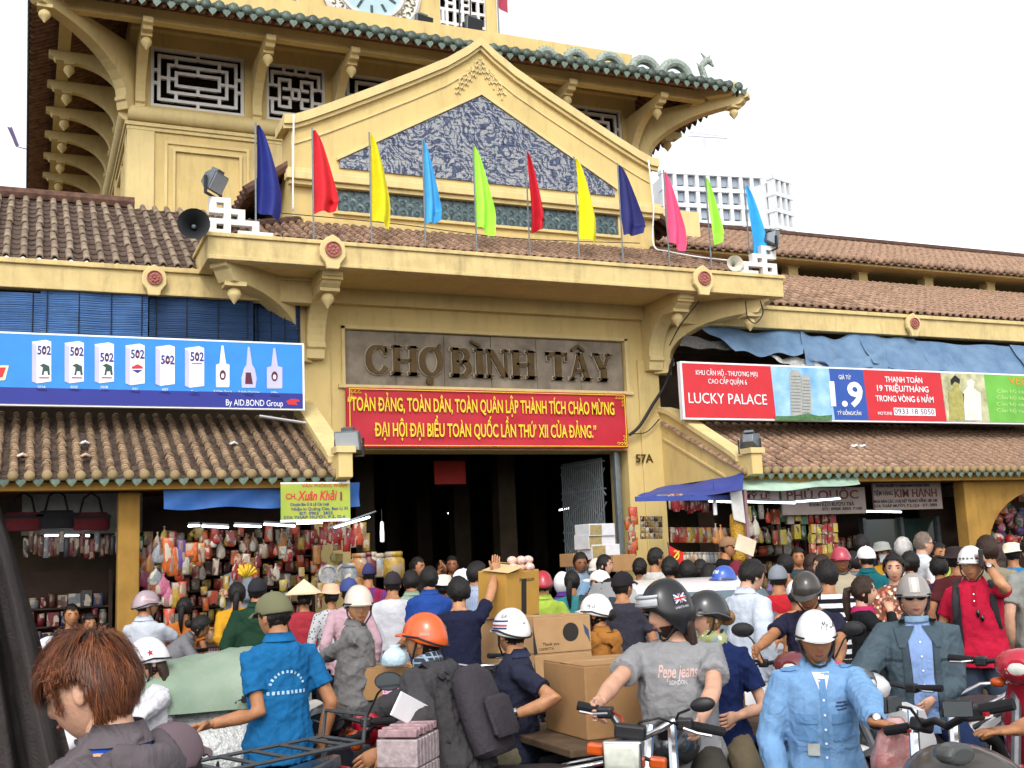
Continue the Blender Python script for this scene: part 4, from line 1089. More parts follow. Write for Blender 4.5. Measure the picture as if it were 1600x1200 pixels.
def tarp(label, quad, name='tarpaulin', mat=None, Ys=None, sag=.05, seed=0, n=16, nv=8, cat='tarp', group=None):
	"""cloth through four pixel corners (tl,tr,br,bl), each with its own Y"""
	c = [at_y(q[0], q[1], q[2]) for q in quad]; fr = random.Random(seed); ph = [fr.uniform(0, 6) for _ in range(4)]
	m = MB(); g = []
	for j in range(nv+1):
		v = j/nv; row = []
		for i in range(n+1):
			u = i/n; p = (c[0]*(1-u)+c[1]*u)*(1-v)+(c[3]*(1-u)+c[2]*u)*v
			s = sag*(math.sin(PI*u)*.6+.25*math.sin(u*13+ph[0]+v*2)+.2*math.sin(v*9+ph[1]+u*5))
			row.append(p+Vector((0, s*.5, -s)))
		g.append(row)
	m.sheet(g)
	o = m.build(name, mat or TP, None, smooth=True, fixn=False)
	return tag(o, label, cat, group)
tarp('crumpled blue tarpaulin rolled up under the right roof beside the gate', [(1085, 500, 13.8), (1255, 512, 13.8), (1255, 552, 13.5), (1150, 545, 13.5)], sag=.12, seed=1)
tarp('blue tarpaulin hanging above the tower picture of the billboard', [(1250, 517, 13.75), (1340, 523, 13.75), (1395, 572, 13.38), (1262, 574, 13.38)], sag=.1, seed=2)
tarp('blue tarpaulin with a torn slanting edge above the billboard', [(1338, 521, 13.74), (1428, 527, 13.74), (1475, 580, 13.38), (1365, 568, 13.38)], sag=.05, seed=3)
tarp('smooth blue tarpaulin right of the roof medallion', [(1426, 530, 13.73), (1580, 541, 13.73), (1612, 588, 13.38), (1462, 582, 13.38)], sag=.04, seed=4)
tarp('blue tarpaulin at the right frame edge under the roof', [(1577, 540, 13.72), (1800, 556, 13.72), (1800, 584, 13.4), (1606, 580, 13.4)], sag=.04, seed=5)
tarp('loose blue tarpaulin fold lying just above the red billboard', [(1262, 560, 13.45), (1385, 546, 13.45), (1388, 578, 13.36), (1300, 572, 13.36)], sag=.1, seed=6)
tarp('grey translucent plastic sheet sagging above the billboard left end', [(1190, 548, 13.7), (1262, 560, 13.6), (1285, 572, 13.4), (1228, 571, 13.4)], mat=M('grey_plastic_sheet', '#B6B7B2', .25, .3, 20, spec=.6), sag=.08, seed=7, name='plastic_sheet')
tarp('old grey woven mat rolled beside the gate bracket on the right', [(1068, 522, 13.85), (1155, 532, 13.8), (1150, 545, 13.7), (1062, 540, 13.7)], mat=M('grey_woven_mat', '#6C6B68', .9, .3, 30), sag=.05, seed=8, name='woven_mat')
# litter and pole on the left awning
for k, (x, y, hx) in enumerate(((35, 693, '#D9C3B2'), (36, 712, '#C8A890'), (134, 697, '#BFA58F'), (133, 677, '#CFCFCF'), (365, 675, '#D2CFC8'), (1333, 676, '#E8E8E6'), (1346, 681, '#E4E4E2'))):
	p = at_y(x, y, 13.0 if y < 690 else 12.6)
	zz = 2.72+(p.y-12.15)*.45
	o = MB().loft([[(p.x+r_*math.cos(a), p.y+r_*math.sin(a)*1.2, zz+.045+h+.012*math.sin(3*a)) for a in [t*PI/4 for t in range(8)]] for r_, h in ((.05, 0), (.055, .015), (.03, .03))]).build('litter', M('litter_%d' % k, hx, .7), smooth=True)
	tag(o, ('pale scrap of litter on the left awning near the frame edge', 'peach scrap of litter lower on the left awning', 'tan scrap of litter mid left awning', 'white scrap of litter high on the left awning', 'pale scrap of litter right of the left awning middle', 'white crumpled litter on the orange awning', 'second white crumpled litter on the orange awning, a little right')[k], 'litter', 'litter on the awnings')
o = MB().tube([at_y(405, 650, 13.2), at_y(478, 661, 13.2)], .018, 8).build('metal_tube', M('bare_aluminium', '#C8C9CB', .3, .05, metal=.8)); tag(o, 'bare metal tube lying at the top of the left awning', 'tube')
# cables on the gatehouse
def cable(label, pts, r=.012, mat=None):
	P = [at_y(*q) for q in pts]; Q = []
	for i in range(len(P)-1):
		p0, p1, p2, p3 = P[max(0, i-1)], P[i], P[i+1], P[min(len(P)-1, i+2)]
		for k in range(6):
			t = k/6; Q.append(.5*((2*p1)+(p2-p0)*t+(2*p0-5*p1+4*p2-p3)*t*t+(3*p1-p0-3*p2+p3)*t**3))
	Q.append(P[-1])
	return tag(MB().tube(Q, r, 6).build('cable', mat or pk, smooth=True), label, 'cable')
cable('thick black cable bundle slanting from the banner end to the billboard', [(983, 680, 14.1), (1000, 665, 14.05), (1020, 632, 14.05), (1040, 600, 14.05), (1052, 560, 13.9)], .025)
cable('thin cable sagging beside the house number', [(985, 678, 14.1), (1010, 675, 14.1), (1030, 655, 14.1)], .008)
cable('thin black cable draped along the right canopy bracket', [(1046, 540, 13.6), (1062, 510, 13.4), (1085, 480, 13.2), (1092, 470, 13.1)], .008)
cable('white cable running down the pediment left corner', [(459, 180, 14.1), (458, 262, 14.05), (458, 330, 14.1)], .012, pw)
cable('white cable running down the pediment right corner then along the roof', [(1013, 250, 14.1), (1021, 320, 14.05), (1021, 382, 14.1), (1045, 393, 13.8), (1095, 402, 13.5), (1150, 408, 13.2)], .012, pw)
cable('tangle of thin black cable at the canopy right corner', [(1165, 470, 13.0), (1168, 495, 13.1), (1180, 505, 13.1), (1192, 490, 13.1), (1188, 470, 13.0)], .008)
cable('thin wire strung along the pediment foot', [(440, 333, 13.9), (620, 350, 13.95), (800, 372, 13.95), (1000, 380, 13.95)], .006)

# ------------------------------------------------------------------ unfinished tower block far behind
TB = wthing('tower_block', 'pale unfinished concrete tower block with open window bays far behind', 'building', (70, 120, 0))
CONC = M('haze_paled_concrete', '#D8DADC', .9, .06, .3); CONCW = M('haze_lifted_window_void', '#98A2AE', .8, .1, .2)  # distance haze put into the colours: concrete paler, window voids lifted to grey
a, b = at_depth(1045, 262, 130), at_depth(1225, 300, 130)
fx = Vector((_rt[0], _rt[1], 0)).normalized(); fn = Vector((_fw[0], _fw[1], 0)).normalized()
ctr = at_depth(1132, 420, 130); W2 = 130*172/FPX; Hh = at_depth(1130, 262, 130).z
def bays(parent, o, u, nb, fl, w, fh, zt, name):
	n_ = Vector((u.y, -u.x, 0))
	for i in range(nb+1):
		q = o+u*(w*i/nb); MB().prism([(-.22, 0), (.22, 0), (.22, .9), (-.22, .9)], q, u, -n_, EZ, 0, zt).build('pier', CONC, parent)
	for j in range(fl+1):
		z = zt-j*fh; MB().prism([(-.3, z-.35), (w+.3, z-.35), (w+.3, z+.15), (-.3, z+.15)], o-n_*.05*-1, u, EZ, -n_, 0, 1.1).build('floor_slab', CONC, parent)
	for j in range(fl):
		for i in range(nb):
			z = zt-(j+1)*fh; q = o+u*(w*(i+.5)/nb)
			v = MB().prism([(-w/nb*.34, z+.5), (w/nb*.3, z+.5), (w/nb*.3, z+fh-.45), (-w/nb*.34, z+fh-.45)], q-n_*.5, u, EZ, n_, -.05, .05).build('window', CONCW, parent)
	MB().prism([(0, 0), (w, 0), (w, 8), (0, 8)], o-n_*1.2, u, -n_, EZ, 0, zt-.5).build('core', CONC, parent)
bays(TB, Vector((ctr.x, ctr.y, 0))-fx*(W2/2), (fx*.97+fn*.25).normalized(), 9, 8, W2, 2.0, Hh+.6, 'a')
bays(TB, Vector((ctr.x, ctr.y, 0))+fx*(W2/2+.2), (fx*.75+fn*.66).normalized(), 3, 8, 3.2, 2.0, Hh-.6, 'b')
crn = wthing('tower_crane', 'faint tower crane above the far tower block', 'crane', (75, 130, 0))
p = at_depth(1102, 262, 140); q = at_depth(1103, 205, 140)
hz = M('haze_whitened_steel', '#D5D8DC', .9, .03)  # crane steel whitened, haze is in the colour
m = MB();
for dx, dy in ((0, 0), (.5, 0), (0, .5), (.5, .5)): m.tube([(p.x+dx, p.y+dy, 10), (p.x+dx, p.y+dy, q.z)], .06, 4)
for k in range(12): m.tube([(p.x, p.y, p.z+k*.5), (p.x+.5, p.y, p.z+k*.5+.5)], .04, 4)
m.build('mast', hz, crn)
j0, j1 = at_depth(1075, 212, 140), at_depth(1136, 216, 140)
MB().tube([j0, j1], .12, 4).tube([j0+EZ*.5, j1+EZ*.2], .08, 4).build('jib', hz, crn)
# pale stepped gable far right behind the roof
FG = wthing('far_gable', 'white scrolled gable with yellow wall beyond the right roof ridge', 'building', (24, 20, 0))
c0 = at_y(1555, 408, 20)
m = MB(); m.prism([(-.55, -1), (.5, -1), (.5, .25), (.2, .3), (.1, .12), (-.1, .16), (-.2, 0), (-.4, 0), (-.55, -.12)], c0, EX, EZ, EY, 0, .4).build('scroll_gable', WHT, FG)
MB().box(c0.x+.5, c0.x+2.4, 20, 20.4, c0.z-1, c0.z+.22).build('yellow_wall', YEL2, FG)
MB().box(c0.x-.5, c0.x+2.4, 20.05, 20.35, 0, c0.z-1).build('lower_wall', YEL, FG)
# ------------------------------------------------------------------ people
SKIN = {'tan': M('skin_tan', '#A9744F', .52, .16, 16, .12, 90, spec=.4), 'brown': M('skin_brown', '#8A5A3C', .52, .16, 16, .12, 90, spec=.4), 'fair': M('skin_fair', '#C99A80', .52, .16, 16, .12, 90, spec=.4), 'mid': M('skin_mid', '#B98560', .52, .16, 16, .12, 90, spec=.4)}
for _m in SKIN.values():
	_p = _m.node_tree.nodes['Principled BSDF']; _p.inputs['Subsurface Weight'].default_value = .12; _p.inputs['Subsurface Scale'].default_value = .012
LIP = M('lips', '#8A4A42', .5, .1); EYEW = M('eye_white', '#D8D2CA', .3, .02); EYEB = M('eye_dark', '#1C1310', .2, .02); BROW = M('eyebrow', '#221814', .9, .1)
def hair_mat(name, hx, hx2):
	if name in MATS: return MATS[name]
	m = M(name, hx, .5, .3, 30, spec=.3, col2=hx2)
	n, L = m.node_tree.nodes, m.node_tree.links
	tc = n.new('ShaderNodeTexCoord'); mp = n.new('ShaderNodeMapping'); mp.inputs['Scale'].default_value = (160, 160, 18)
	no = n.new('ShaderNodeTexNoise'); no.inputs['Scale'].default_value = 1; no.inputs['Detail'].default_value = 3
	L.new(tc.outputs['Object'], mp.inputs[0]); L.new(mp.outputs[0], no.inputs['Vector'])
	b = n.new('ShaderNodeBump'); b.inputs['Strength'].default_value = .8; b.inputs['Distance'].default_value = .01
	L.new(no.outputs['Fac'], b.inputs['Height']); L.new(b.outputs[0], n['Principled BSDF'].inputs['Normal'])
	return m
HAIR = {'black': hair_mat('hair_black', '#1B1614', '#0D0B0A'), 'brown': hair_mat('hair_brown', '#3A251A', '#20140E'), 'auburn': hair_mat('hair_auburn', '#7A3C1C', '#45200F'), 'blond': hair_mat('hair_blond', '#9A774C', '#6E5030'), 'white': hair_mat('hair_white', '#C9C6C2', '#A09C98'), 'grey': hair_mat('hair_grey', '#7A6A5E', '#544840')}
def cloth(hx, kind='plain', hx2=None):
	nm = 'cloth_%s_%s_%s' % (kind, hx.lstrip('#'), (hx2 or '').lstrip('#'))
	if nm in MATS: return MATS[nm]
	m = M(nm, tuple(v*.8 for v in lin(hx)), .9, .12, 7, spec=.12)
	n, L = m.node_tree.nodes, m.node_tree.links      # creases and weave as bump
	tc = n.new('ShaderNodeTexCoord'); n1 = n.new('ShaderNodeTexNoise'); n1.inputs['Scale'].default_value = 9; n1.inputs['Detail'].default_value = 3; n1.inputs['Distortion'].default_value = 1.6
	n2 = n.new('ShaderNodeTexNoise'); n2.inputs['Scale'].default_value = 300
	L.new(tc.outputs['Object'], n1.inputs['Vector']); L.new(tc.outputs['Object'], n2.inputs['Vector'])
	ma = n.new('ShaderNodeMath'); ma.operation = 'MULTIPLY_ADD'; ma.inputs[1].default_value = .06
	L.new(n2.outputs['Fac'], ma.inputs[0]); L.new(n1.outputs['Fac'], ma.inputs[2])
	b = n.new('ShaderNodeBump'); b.inputs['Strength'].default_value = .5; b.inputs['Distance'].default_value = .025
	L.new(ma.outputs[0], b.inputs['Height']); L.new(b.outputs[0], n['Principled BSDF'].inputs['Normal'])
	if kind == 'plain': return m
	n, L = m.node_tree.nodes, m.node_tree.links; p = n['Principled BSDF']
	src = p.inputs['Base Color'].links[0].from_socket
	tc = n.new('ShaderNodeTexCoord'); mx = n.new('ShaderNodeMix'); mx.data_type = 'RGBA'; mx.inputs['B'].default_value = (*lin(hx2), 1)
	L.new(src, mx.inputs['A'])
	if kind == 'stripe':
		w = n.new('ShaderNodeTexWave'); w.bands_direction = 'Z'; w.inputs['Scale'].default_value = 4.6; L.new(tc.outputs['Object'], w.inputs['Vector'])
		r = n.new('ShaderNodeMath'); r.operation = 'GREATER_THAN'; r.inputs[1].default_value = .5; L.new(w.outputs['Fac'], r.inputs[0]); L.new(r.outputs[0], mx.inputs['Factor'])
	elif kind == 'vstripe':
		w = n.new('ShaderNodeTexWave'); w.bands_direction = 'X'; w.inputs['Scale'].default_value = 12; L.new(tc.outputs['Object'], w.inputs['Vector'])
		r = n.new('ShaderNodeMath'); r.operation = 'GREATER_THAN'; r.inputs[1].default_value = .6; L.new(w.outputs['Fac'], r.inputs[0]); L.new(r.outputs[0], mx.inputs['Factor'])
	elif kind == 'plaid':
		a = None
		for d in 'XZ':
			w = n.new('ShaderNodeTexWave'); w.bands_direction = d; w.inputs['Scale'].default_value = 11; L.new(tc.outputs['Object'], w.inputs['Vector'])
			r = n.new('ShaderNodeMath'); r.operation = 'GREATER_THAN'; r.inputs[1].default_value = .82; L.new(w.outputs['Fac'], r.inputs[0])
			if a is None: a = r
			else:
				q = n.new('ShaderNodeMath'); q.operation = 'MAXIMUM'; L.new(a.outputs[0], q.inputs[0]); L.new(r.outputs[0], q.inputs[1]); a = q
		L.new(a.outputs[0], mx.inputs['Factor'])
	else:
		v = n.new('ShaderNodeTexVoronoi'); v.inputs['Scale'].default_value = 28 if kind == 'floral' else 40; L.new(tc.outputs['Object'], v.inputs['Vector'])
		r = n.new('ShaderNodeMath'); r.operation = 'LESS_THAN'; r.inputs[1].default_value = .42 if kind == 'floral' else .3; L.new(v.outputs['Distance'], r.inputs[0]); L.new(r.outputs[0], mx.inputs['Factor'])
		if kind == 'floral':
			hv = n.new('ShaderNodeMix'); hv.data_type = 'RGBA'; hv.inputs['A'].default_value = (*lin(hx2), 1); hv.inputs['B'].default_value = (*lin('#E8DCC8'), 1)
			sp = n.new('ShaderNodeSeparateColor'); L.new(v.outputs['Color'], sp.inputs[0]); L.new(sp.outputs[0], hv.inputs['Factor']); L.new(hv.outputs['Result'], mx.inputs['B'])
	L.new(mx.outputs['Result'], p.inputs['Base Color'])
	return m

def remesh(mb, voxel, smooth=3):
	me = mb.mesh('tmp', [])
	bm = bmesh.new(); bm.from_mesh(me); bmesh.ops.recalc_face_normals(bm, faces=bm.faces); bm.to_mesh(me); bm.free()
	ob = bpy.data.objects.new('tmp', me)
	r = ob.modifiers.new('r', 'REMESH'); r.mode = 'VOXEL'; r.voxel_size = voxel
	if smooth:
		s = ob.modifiers.new('s', 'SMOOTH'); s.factor = .5; s.iterations = smooth
	out = evaluate(ob); bpy.data.meshes.remove(me)
	return out
def wrinkle(me, amp, seed, freq=(16, 46), w=None):
	if amp <= 0: return me
	r = np.random.RandomState(seed); n = len(me.vertices)
	co = np.empty(n*3, np.float32); me.vertices.foreach_get('co', co); co = co.reshape(-1, 3)
	nr = np.empty(n*3, np.float32); me.vertex_normals.foreach_get('vector', nr); nr = nr.reshape(-1, 3)
	d = np.zeros(n)
	warp = np.stack([np.sin(co @ r.normal(0, 6, 3)+r.uniform(0, 6)) for _ in range(3)], 1)*.03
	for _ in range(7):
		k = r.normal(0, 1, 3); k[2] *= 1.3; k = k/np.linalg.norm(k)*r.uniform(*freq)
		d += (1-np.abs(np.sin((co+warp) @ k+r.uniform(0, 6))))**2.2
	d = d/7-.28
	for _ in range(4):
		k = r.normal(0, 1, 3); k = k/np.linalg.norm(k)*r.uniform(45, 80); d += .1*((1-np.abs(np.sin((co+warp*1.5) @ k+r.uniform(0, 6))))**3-.2)
	big = sum(np.sin(co @ r.normal(0, 5, 3)+r.uniform(0, 6)) for _ in range(3))/3
	d = d*(1+.6*big)*amp*2.4+big*amp*.35
	if w is not None: d = d*w(co)
	me.vertices.foreach_set('co', (co+nr*d[:, None]).astype(np.float32).ravel()); me.update()
	return me
def finish(me, name, mats, parent):
	me.name = name; me.materials.clear()
	for m_ in (mats if isinstance(mats, (list, tuple)) else [mats]): me.materials.append(m_)
	me.polygons.foreach_set('use_smooth', [True]*len(me.polygons)); me.update()
	return link(name, me, parent)

def head_grid(nu, nv, s=1., fem=False):
	"""head surface in head coordinates (front -Y, centre between the ears)"""
	u = np.linspace(0, 2*PI, nu, endpoint=False); v = np.linspace(-PI/2, PI/2, nv)
	U, V = np.meshgrid(u, v)
	x = np.cos(V)*np.sin(U); y = -np.cos(V)*np.cos(U); z = np.sin(V)
	X, Y, Z = x*.074, y*.094, z*.116
	low = np.clip(-Z/.116, 0, 1)
	X = X*(1-.30*low**1.5)
	Y = np.where(Y < 0, Y*(1-.04*low), Y*(1-.42*low**1.3))
	Y = Y-.006*np.clip(-Z/.116, 0, 1)
	X = X*(1+.05*np.exp(-((Z-.05)/.05)**2))
	fr = np.clip(-y, 0, 1)**2
	g = lambda a, c, w: np.exp(-((a-c)/w)**2)
	nose = np.where(Z > -.034, np.clip((.03-Z)/.064, 0, 1), np.clip(1-(-.034-Z)/.012, 0, 1))
	Y -= fr*.024*nose*g(X, 0, .0135 if not fem else .012)
	Y += fr*.010*(g(X, .032, .017)+g(X, -.032, .017))*g(Z, .01, .014)
	Y -= fr*.004*g(Z, .034, .01)*g(np.abs(X), .03, .025)
	Y -= fr*.005*g(Z, -.058, .010)*g(X, 0, .022)
	Y += fr*.004*g(Z, -.075, .007)*g(X, 0, .02)
	Y -= fr*.007*g(Z, -.098, .014)*g(X, 0, .02)
	return X*s, Y*s, Z*s
def add_grid(mb, X, Y, Z, mat):
	nv, nu = X.shape
	pts = [mat @ Vector((X[i, j], Y[i, j], Z[i, j])) for i in range(nv) for j in range(nu)]
	fs = [(i*nu+j, i*nu+(j+1) % nu, (i+1)*nu+(j+1) % nu, (i+1)*nu+j) for i in range(nv-1) for j in range(nu)]
	mb.add(pts, fs)
def shell(nu, nv, off, keep, mat, s=1., jag=0., seed=0, hf=None):
	"""a part of the head surface pushed outwards: hair, helmets, caps. keep(az,z)->bool on unit coordinates"""
	X, Y, Z = head_grid(nu, nv, s)
	r = np.random.RandomState(seed); m = MB()
	L_ = np.sqrt((X/.074)**2+(Y/.094)**2+(Z/.116)**2)/s
	o = off if callable(off) else (lambda az, z: off)
	P, K = {}, {}
	for i in range(nv):
		for j in range(nu):
			az = math.atan2(X[i, j], -Y[i, j]); z = Z[i, j]/s
			d = Vector((X[i, j]/.0055, Y[i, j]/.0088, Z[i, j]/.0134)); d.normalize()
			P[i, j] = Vector((X[i, j], Y[i, j], Z[i, j]))+d*(o(az, z)+(r.uniform(-jag, jag) if jag else 0))
			K[i, j] = keep(az, z+(r.uniform(-jag, jag)*1.5 if jag else 0))
	idx = {}; vs = []; fs = []
	for i in range(nv-1):
		for j in range(nu):
			q = [(i, j), (i, (j+1) % nu), (i+1, (j+1) % nu), (i+1, j)]
			if all(K[t] for t in q):
				f = []
				for t in q:
					if t not in idx: idx[t] = len(vs); vs.append(mat @ P[t])
					f.append(idx[t])
				fs.append(f)
	m.add(vs, fs)
	return m
def helmet_shell(mat, s, grow=.03, low=-.005, back=-.035, n=28, ear=None):
	"""smooth domed shell with rolled rim"""
	m = MB(); rings = []; nv = 12
	def rim(a): return low*max(0, math.cos(a))**.5+(back if math.cos(a) < 0 else low)*max(0, -math.cos(a))+(ear if ear is not None else low)*abs(math.sin(a))**4*.5
	ax, ay, az_ = .074+grow, .1+grow, .098+grow
	for i in range(nv+1):
		t = i/nv; row = []
		for k in range(n):
			a = 2*PI*k/n; zr = rim(a)
			z = zr+(az_+.022-zr)*math.sin(t*PI/2)
			c = math.cos(t*PI/2)**.9 if i < nv else .001
			c *= 1-.5*(max(0, -z)/.15)**1.5
			row.append(mat @ (Vector((ax*c*math.sin(a), .006-ay*c*math.cos(a), z))*s))
		rings.append(row)
	inner = []
	for k in range(n):
		a = 2*PI*k/n; q_ = 1-.5*(max(0, -rim(a))/.15)**1.5; inner.append(mat @ (Vector(((ax*q_-.014)*math.sin(a), .006-(ay*q_-.014)*math.cos(a), rim(a)+.012))*s))
	rim2 = []
	for k in range(n):
		a = 2*PI*k/n; q_ = 1-.5*(max(0, -rim(a))/.15)**1.5; rim2.append(mat @ (Vector(((ax*q_-.004)*math.sin(a), .006-(ay*q_-.004)*math.cos(a), rim(a)-.007))*s))
	m.loft([inner, rim2]+rings, cap=False)
	return m

def hand(mb, w, d, nrm, s, side, curl=.5, spread=.12, n=6):
	"""palm and five fingers; w wrist, d direction of the hand, nrm palm normal (towards the palm), side +1 left hand"""
	d = Vector(d).normalized(); nrm = Vector(nrm); nrm = (nrm-d*nrm.dot(d)).normalized(); t = d.cross(nrm).normalized()*side
	w = Vector(w)
	def el(c, a, b, k=10): return [c+t*(a*math.cos(2*PI*q/k))+nrm*(b*math.sin(2*PI*q/k)) for q in range(k)]
	mb.loft([el(w-d*.03*s, .026*s, .021*s), el(w+d*.0*s, .027*s, .019*s), el(w+d*.03*s, .037*s, .018*s), el(w+d*.065*s, .042*s, .016*s), el(w+d*.088*s, .039*s, .013*s)])
	for i, (o, L_) in enumerate(((-.031, .062), (-.0105, .073), (.0105, .077), (.031, .068))):
		o, L_ = o*s, L_*s; p = w+d*.082*s+t*o; r = .0088*s; a = -spread*(o/.03/s)*.5
		q = d+t*(o/s*spread*18*.1); q.normalize(); pts = [p-d*.01*s]; ang = 0
		for seg, c in ((.42, .55), (.32, .9), (.26, .7)):
			pts.append(pts[-1]+q*(L_*seg if seg != .42 else L_*.42+.01*s))
			q = (q*math.cos(curl*c)+nrm*math.sin(curl*c)).normalized() if curl else q
		pts = [pts[0], pts[1], pts[2], pts[3]]
		mb.tube(pts, [r*1.05, r, r*.92, r*.62], n)
	p = w+d*.022*s+t*.028*s
	q = (d*.72+t*.62+nrm*.35).normalized(); pts = [p, p+q*.04*s]; q = (q+nrm*.35*curl*1.4-t*.35*curl).normalized(); pts.append(pts[-1]+q*.03*s); q = (q+d*.3-t*.3*curl).normalized(); pts.append(pts[-1]+q*.024*s)
	mb.tube(pts, [.0135*s, .0115*s, .0095*s, .006*s], n)

def ik(a, b, l1, l2, pole):
	a, b, pole = Vector(a), Vector(b), Vector(pole)
	v = b-a; L_ = v.length
	if L_ > (l1+l2)*.995: b = a+v*((l1+l2)*.995/L_); v = b-a; L_ = v.length
	u = v/L_; x = (l1*l1-l2*l2+L_*L_)/(2*L_); h = math.sqrt(max(1e-6, l1*l1-x*x))
	p = pole-u*pole.dot(u)
	if p.length < 1e-3: p = u.orthogonal()
	return a+u*x+p.normalized()*h, b
PEOPLE = {}
def person(label, px, py, d, face=180, shirt='tee', col='#888888', trouser='#2A2C34', skin='tan', hair='short', hcol='black', hat=None, hatcol='#DDDDDD', lean=0., twist=0., hyaw=0., hpitch=0., hroll=0., L=None, R=None, seat=None, fem=False, kind='plain', col2=None, tucked=False, shorts=False, h=None, fat=1., curl=.5, feet=None, shoes='#2B2624', extra=None, group='people in the market crowd', loose=0., zg=0., wr=None, ground=None, Lp=None, Rp=None, Lh=None, Rh=None, mask=None, glasses=False, knees=None):
	"""px,py: pixel of the top of the head; d: depth; face: 0 towards the camera, 180 away, +90 image right"""
	near = d < 7.8; mid = d < 10.2
	T = at_depth(px, py, d)
	hatx = {None: .0, 'helmet': .035, 'fullhelmet': .04, 'cap': .02, 'bucket': .03, 'cone': .1, 'hood': .02}[hat]
	top = T.z-zg-hatx
	if h is None: h = max(1.42, min(1.86, top)) if seat is None else 1.66
	s = h/1.70; fw_ = .9 if fem else 1.
	cdir = Vector((-T.x, -T.y, 0)).normalized(); rdir = Vector((_rt[0], _rt[1], 0)).normalized()
	fa = math.radians(face); fd = (cdir*math.cos(fa)+rdir*math.sin(fa)).normalized()
	rz = math.atan2(fd.x, -fd.y)
	# spine
	Rt3 = Matrix.Rotation(math.radians(twist), 3, 'Z') @ Matrix.Rotation(math.radians(lean), 3, 'X')
	sp = lambda x, y, z: Rt3 @ (Vector((x, y, z))*s)
	neck = sp(0, .012, .50)
	Rh3 = Matrix.Rotation(math.radians(twist*.6+hyaw), 3, 'Z') @ Matrix.Rotation(math.radians(lean*.35+hpitch), 3, 'X') @ Matrix.Rotation(math.radians(hroll), 3, 'Y')
	hc = neck+Matrix.Rotation(math.radians(lean*.7+hpitch*.35), 3, 'X') @ Vector((0, -.014*s, .034*s))+Rh3 @ Vector((0, -.012*s, .09*s))
	htop = hc+Rh3 @ Vector((0, 0, .116*s))
	# pelvis height so that the head comes out at the right height
	hp = top-htop.z if (seat is not None or abs(lean) > 8 or abs(hpitch) > 12) else .92*s*(top/h if h else 1)
	if seat is None and abs(lean) <= 8 and abs(hpitch) <= 12: hp = top-htop.z
	pel = Vector((0, 0, hp))
	off = Matrix.Rotation(rz, 3, 'Z') @ Vector((htop.x, htop.y, 0))
	root = thing('person', label, 'person', (T.x-off.x, T.y-off.y, zg), rz, group)
	inv = Matrix.Translation((T.x-off.x, T.y-off.y, zg)) @ Matrix.Rotation(rz, 4, 'Z'); inv.invert()
	W = lambda v: v+pel
	hc, neck, htop = W(hc), W(neck), W(htop)
	hm = Matrix.Translation(hc) @ Rh3.to_4x4()
	def tgt(t, side):
		if t is None: t = 'down'
		if isinstance(t, str):
			sh = W(sp(side*.18*fw_, 0, .45))
			o = {'down': (.06, .0, -.53), 'front': (-.05, -.34, -.22), 'fold': (-.14, -.26, -.24), 'back': (-.15, .17, -.43), 'phone': (-.06, -.12, .16), 'bar': (.08, -.48, -.28), 'up': (.0, -.3, .38), 'chin': (-.12, -.2, .02), 'hip': (.16, .02, -.36), 'out': (.3, -.3, -.2)}[t]
			return sh+Vector((o[0]*side, o[1], o[2]))*s
		if t[0] == 'px': return inv @ at_depth(t[1], t[2], t[3])
		return Vector(t)*s
	body, shirt_m, arms = MB(), MB(), {}
	# torso
	hw = [(-.10, .150, .105, .0), (-.02, .165, .115, .0), (.08, .150, .108, 0), (.16, .142, .104, -.004), (.26, .155, .112, -.008), (.35, .168, .112, -.004), (.42, .168, .1, .004), (.465, .135, .082, .01), (.50, .075, .064, .012), (.535, .058, .058, .008)]
	if fem: hw = [(-.10, .155, .11, .0), (-.02, .168, .118, .0), (.08, .145, .105, 0), (.16, .122, .094, -.002), (.26, .135, .115, -.02), (.33, .145, .12, -.022), (.41, .145, .094, .0), (.465, .118, .076, .01), (.50, .062, .056, .012), (.535, .05, .05, .008)]
	nr = 16
	def tring(z, a, b, oy, g=0.):
		return [W(sp(0, oy, z))+Rt3 @ (Vector(((a*fat+g)*math.copysign(abs(math.cos(t))**.85, math.cos(t)), (b*fat+g)*math.sin(t), 0))*s) for t in [2*PI*k/nr for k in range(nr)]]
	sk = .012 if near else .035
	body.loft([tring(z, max(.045, a-(sk if z < .49 else .012)), max(.045, b-(sk if z < .49 else .012)), oy) for z, a, b, oy in hw])
	body.tube([W(sp(0, .012, .46)), neck+Vector((0, 0, .0)), hc+Rh3 @ (Vector((0, .018, -.03))*s)], [.062*s*fw_, .056*s*fw_, .052*s*fw_], 12)
	# arms
	l1, l2 = .29*s, .25*s
	for side, t, po in ((1, L, Lp), (-1, R, Rp)):
		sh = W(sp(side*(.166*fw_+.006), .008, .418))
		pole = Vector(po) if po else Vector((side*.55, .7, -.45))
		el, wr_ = ik(sh, tgt(t, side), l1, l2, pole)
		arms[side] = (sh, el, wr_)
		ins = W(sp(side*.1, .008, .425))
		f = .88 if fem else 1
		mid1, mid2 = sh.lerp(el, .5), el.lerp(wr_, .35)
		ua = (.05, .055, .047) if (shirt in (None, 'vest')) else ((.03, .036, .04) if shirt in ('tee', 'polo') else (.028, .032, .03)); fo = 1. if shirt in (None, 'vest', 'tee', 'polo') else .8
		body.tube([ins, sh, mid1, el, mid2, wr_], [ua[0]*s*f, ua[1]*s*f, ua[2]*s*f, .039*s*f*fo, .041*s*f*fo, .027*s*f], 10)
	# legs
	foot = {}
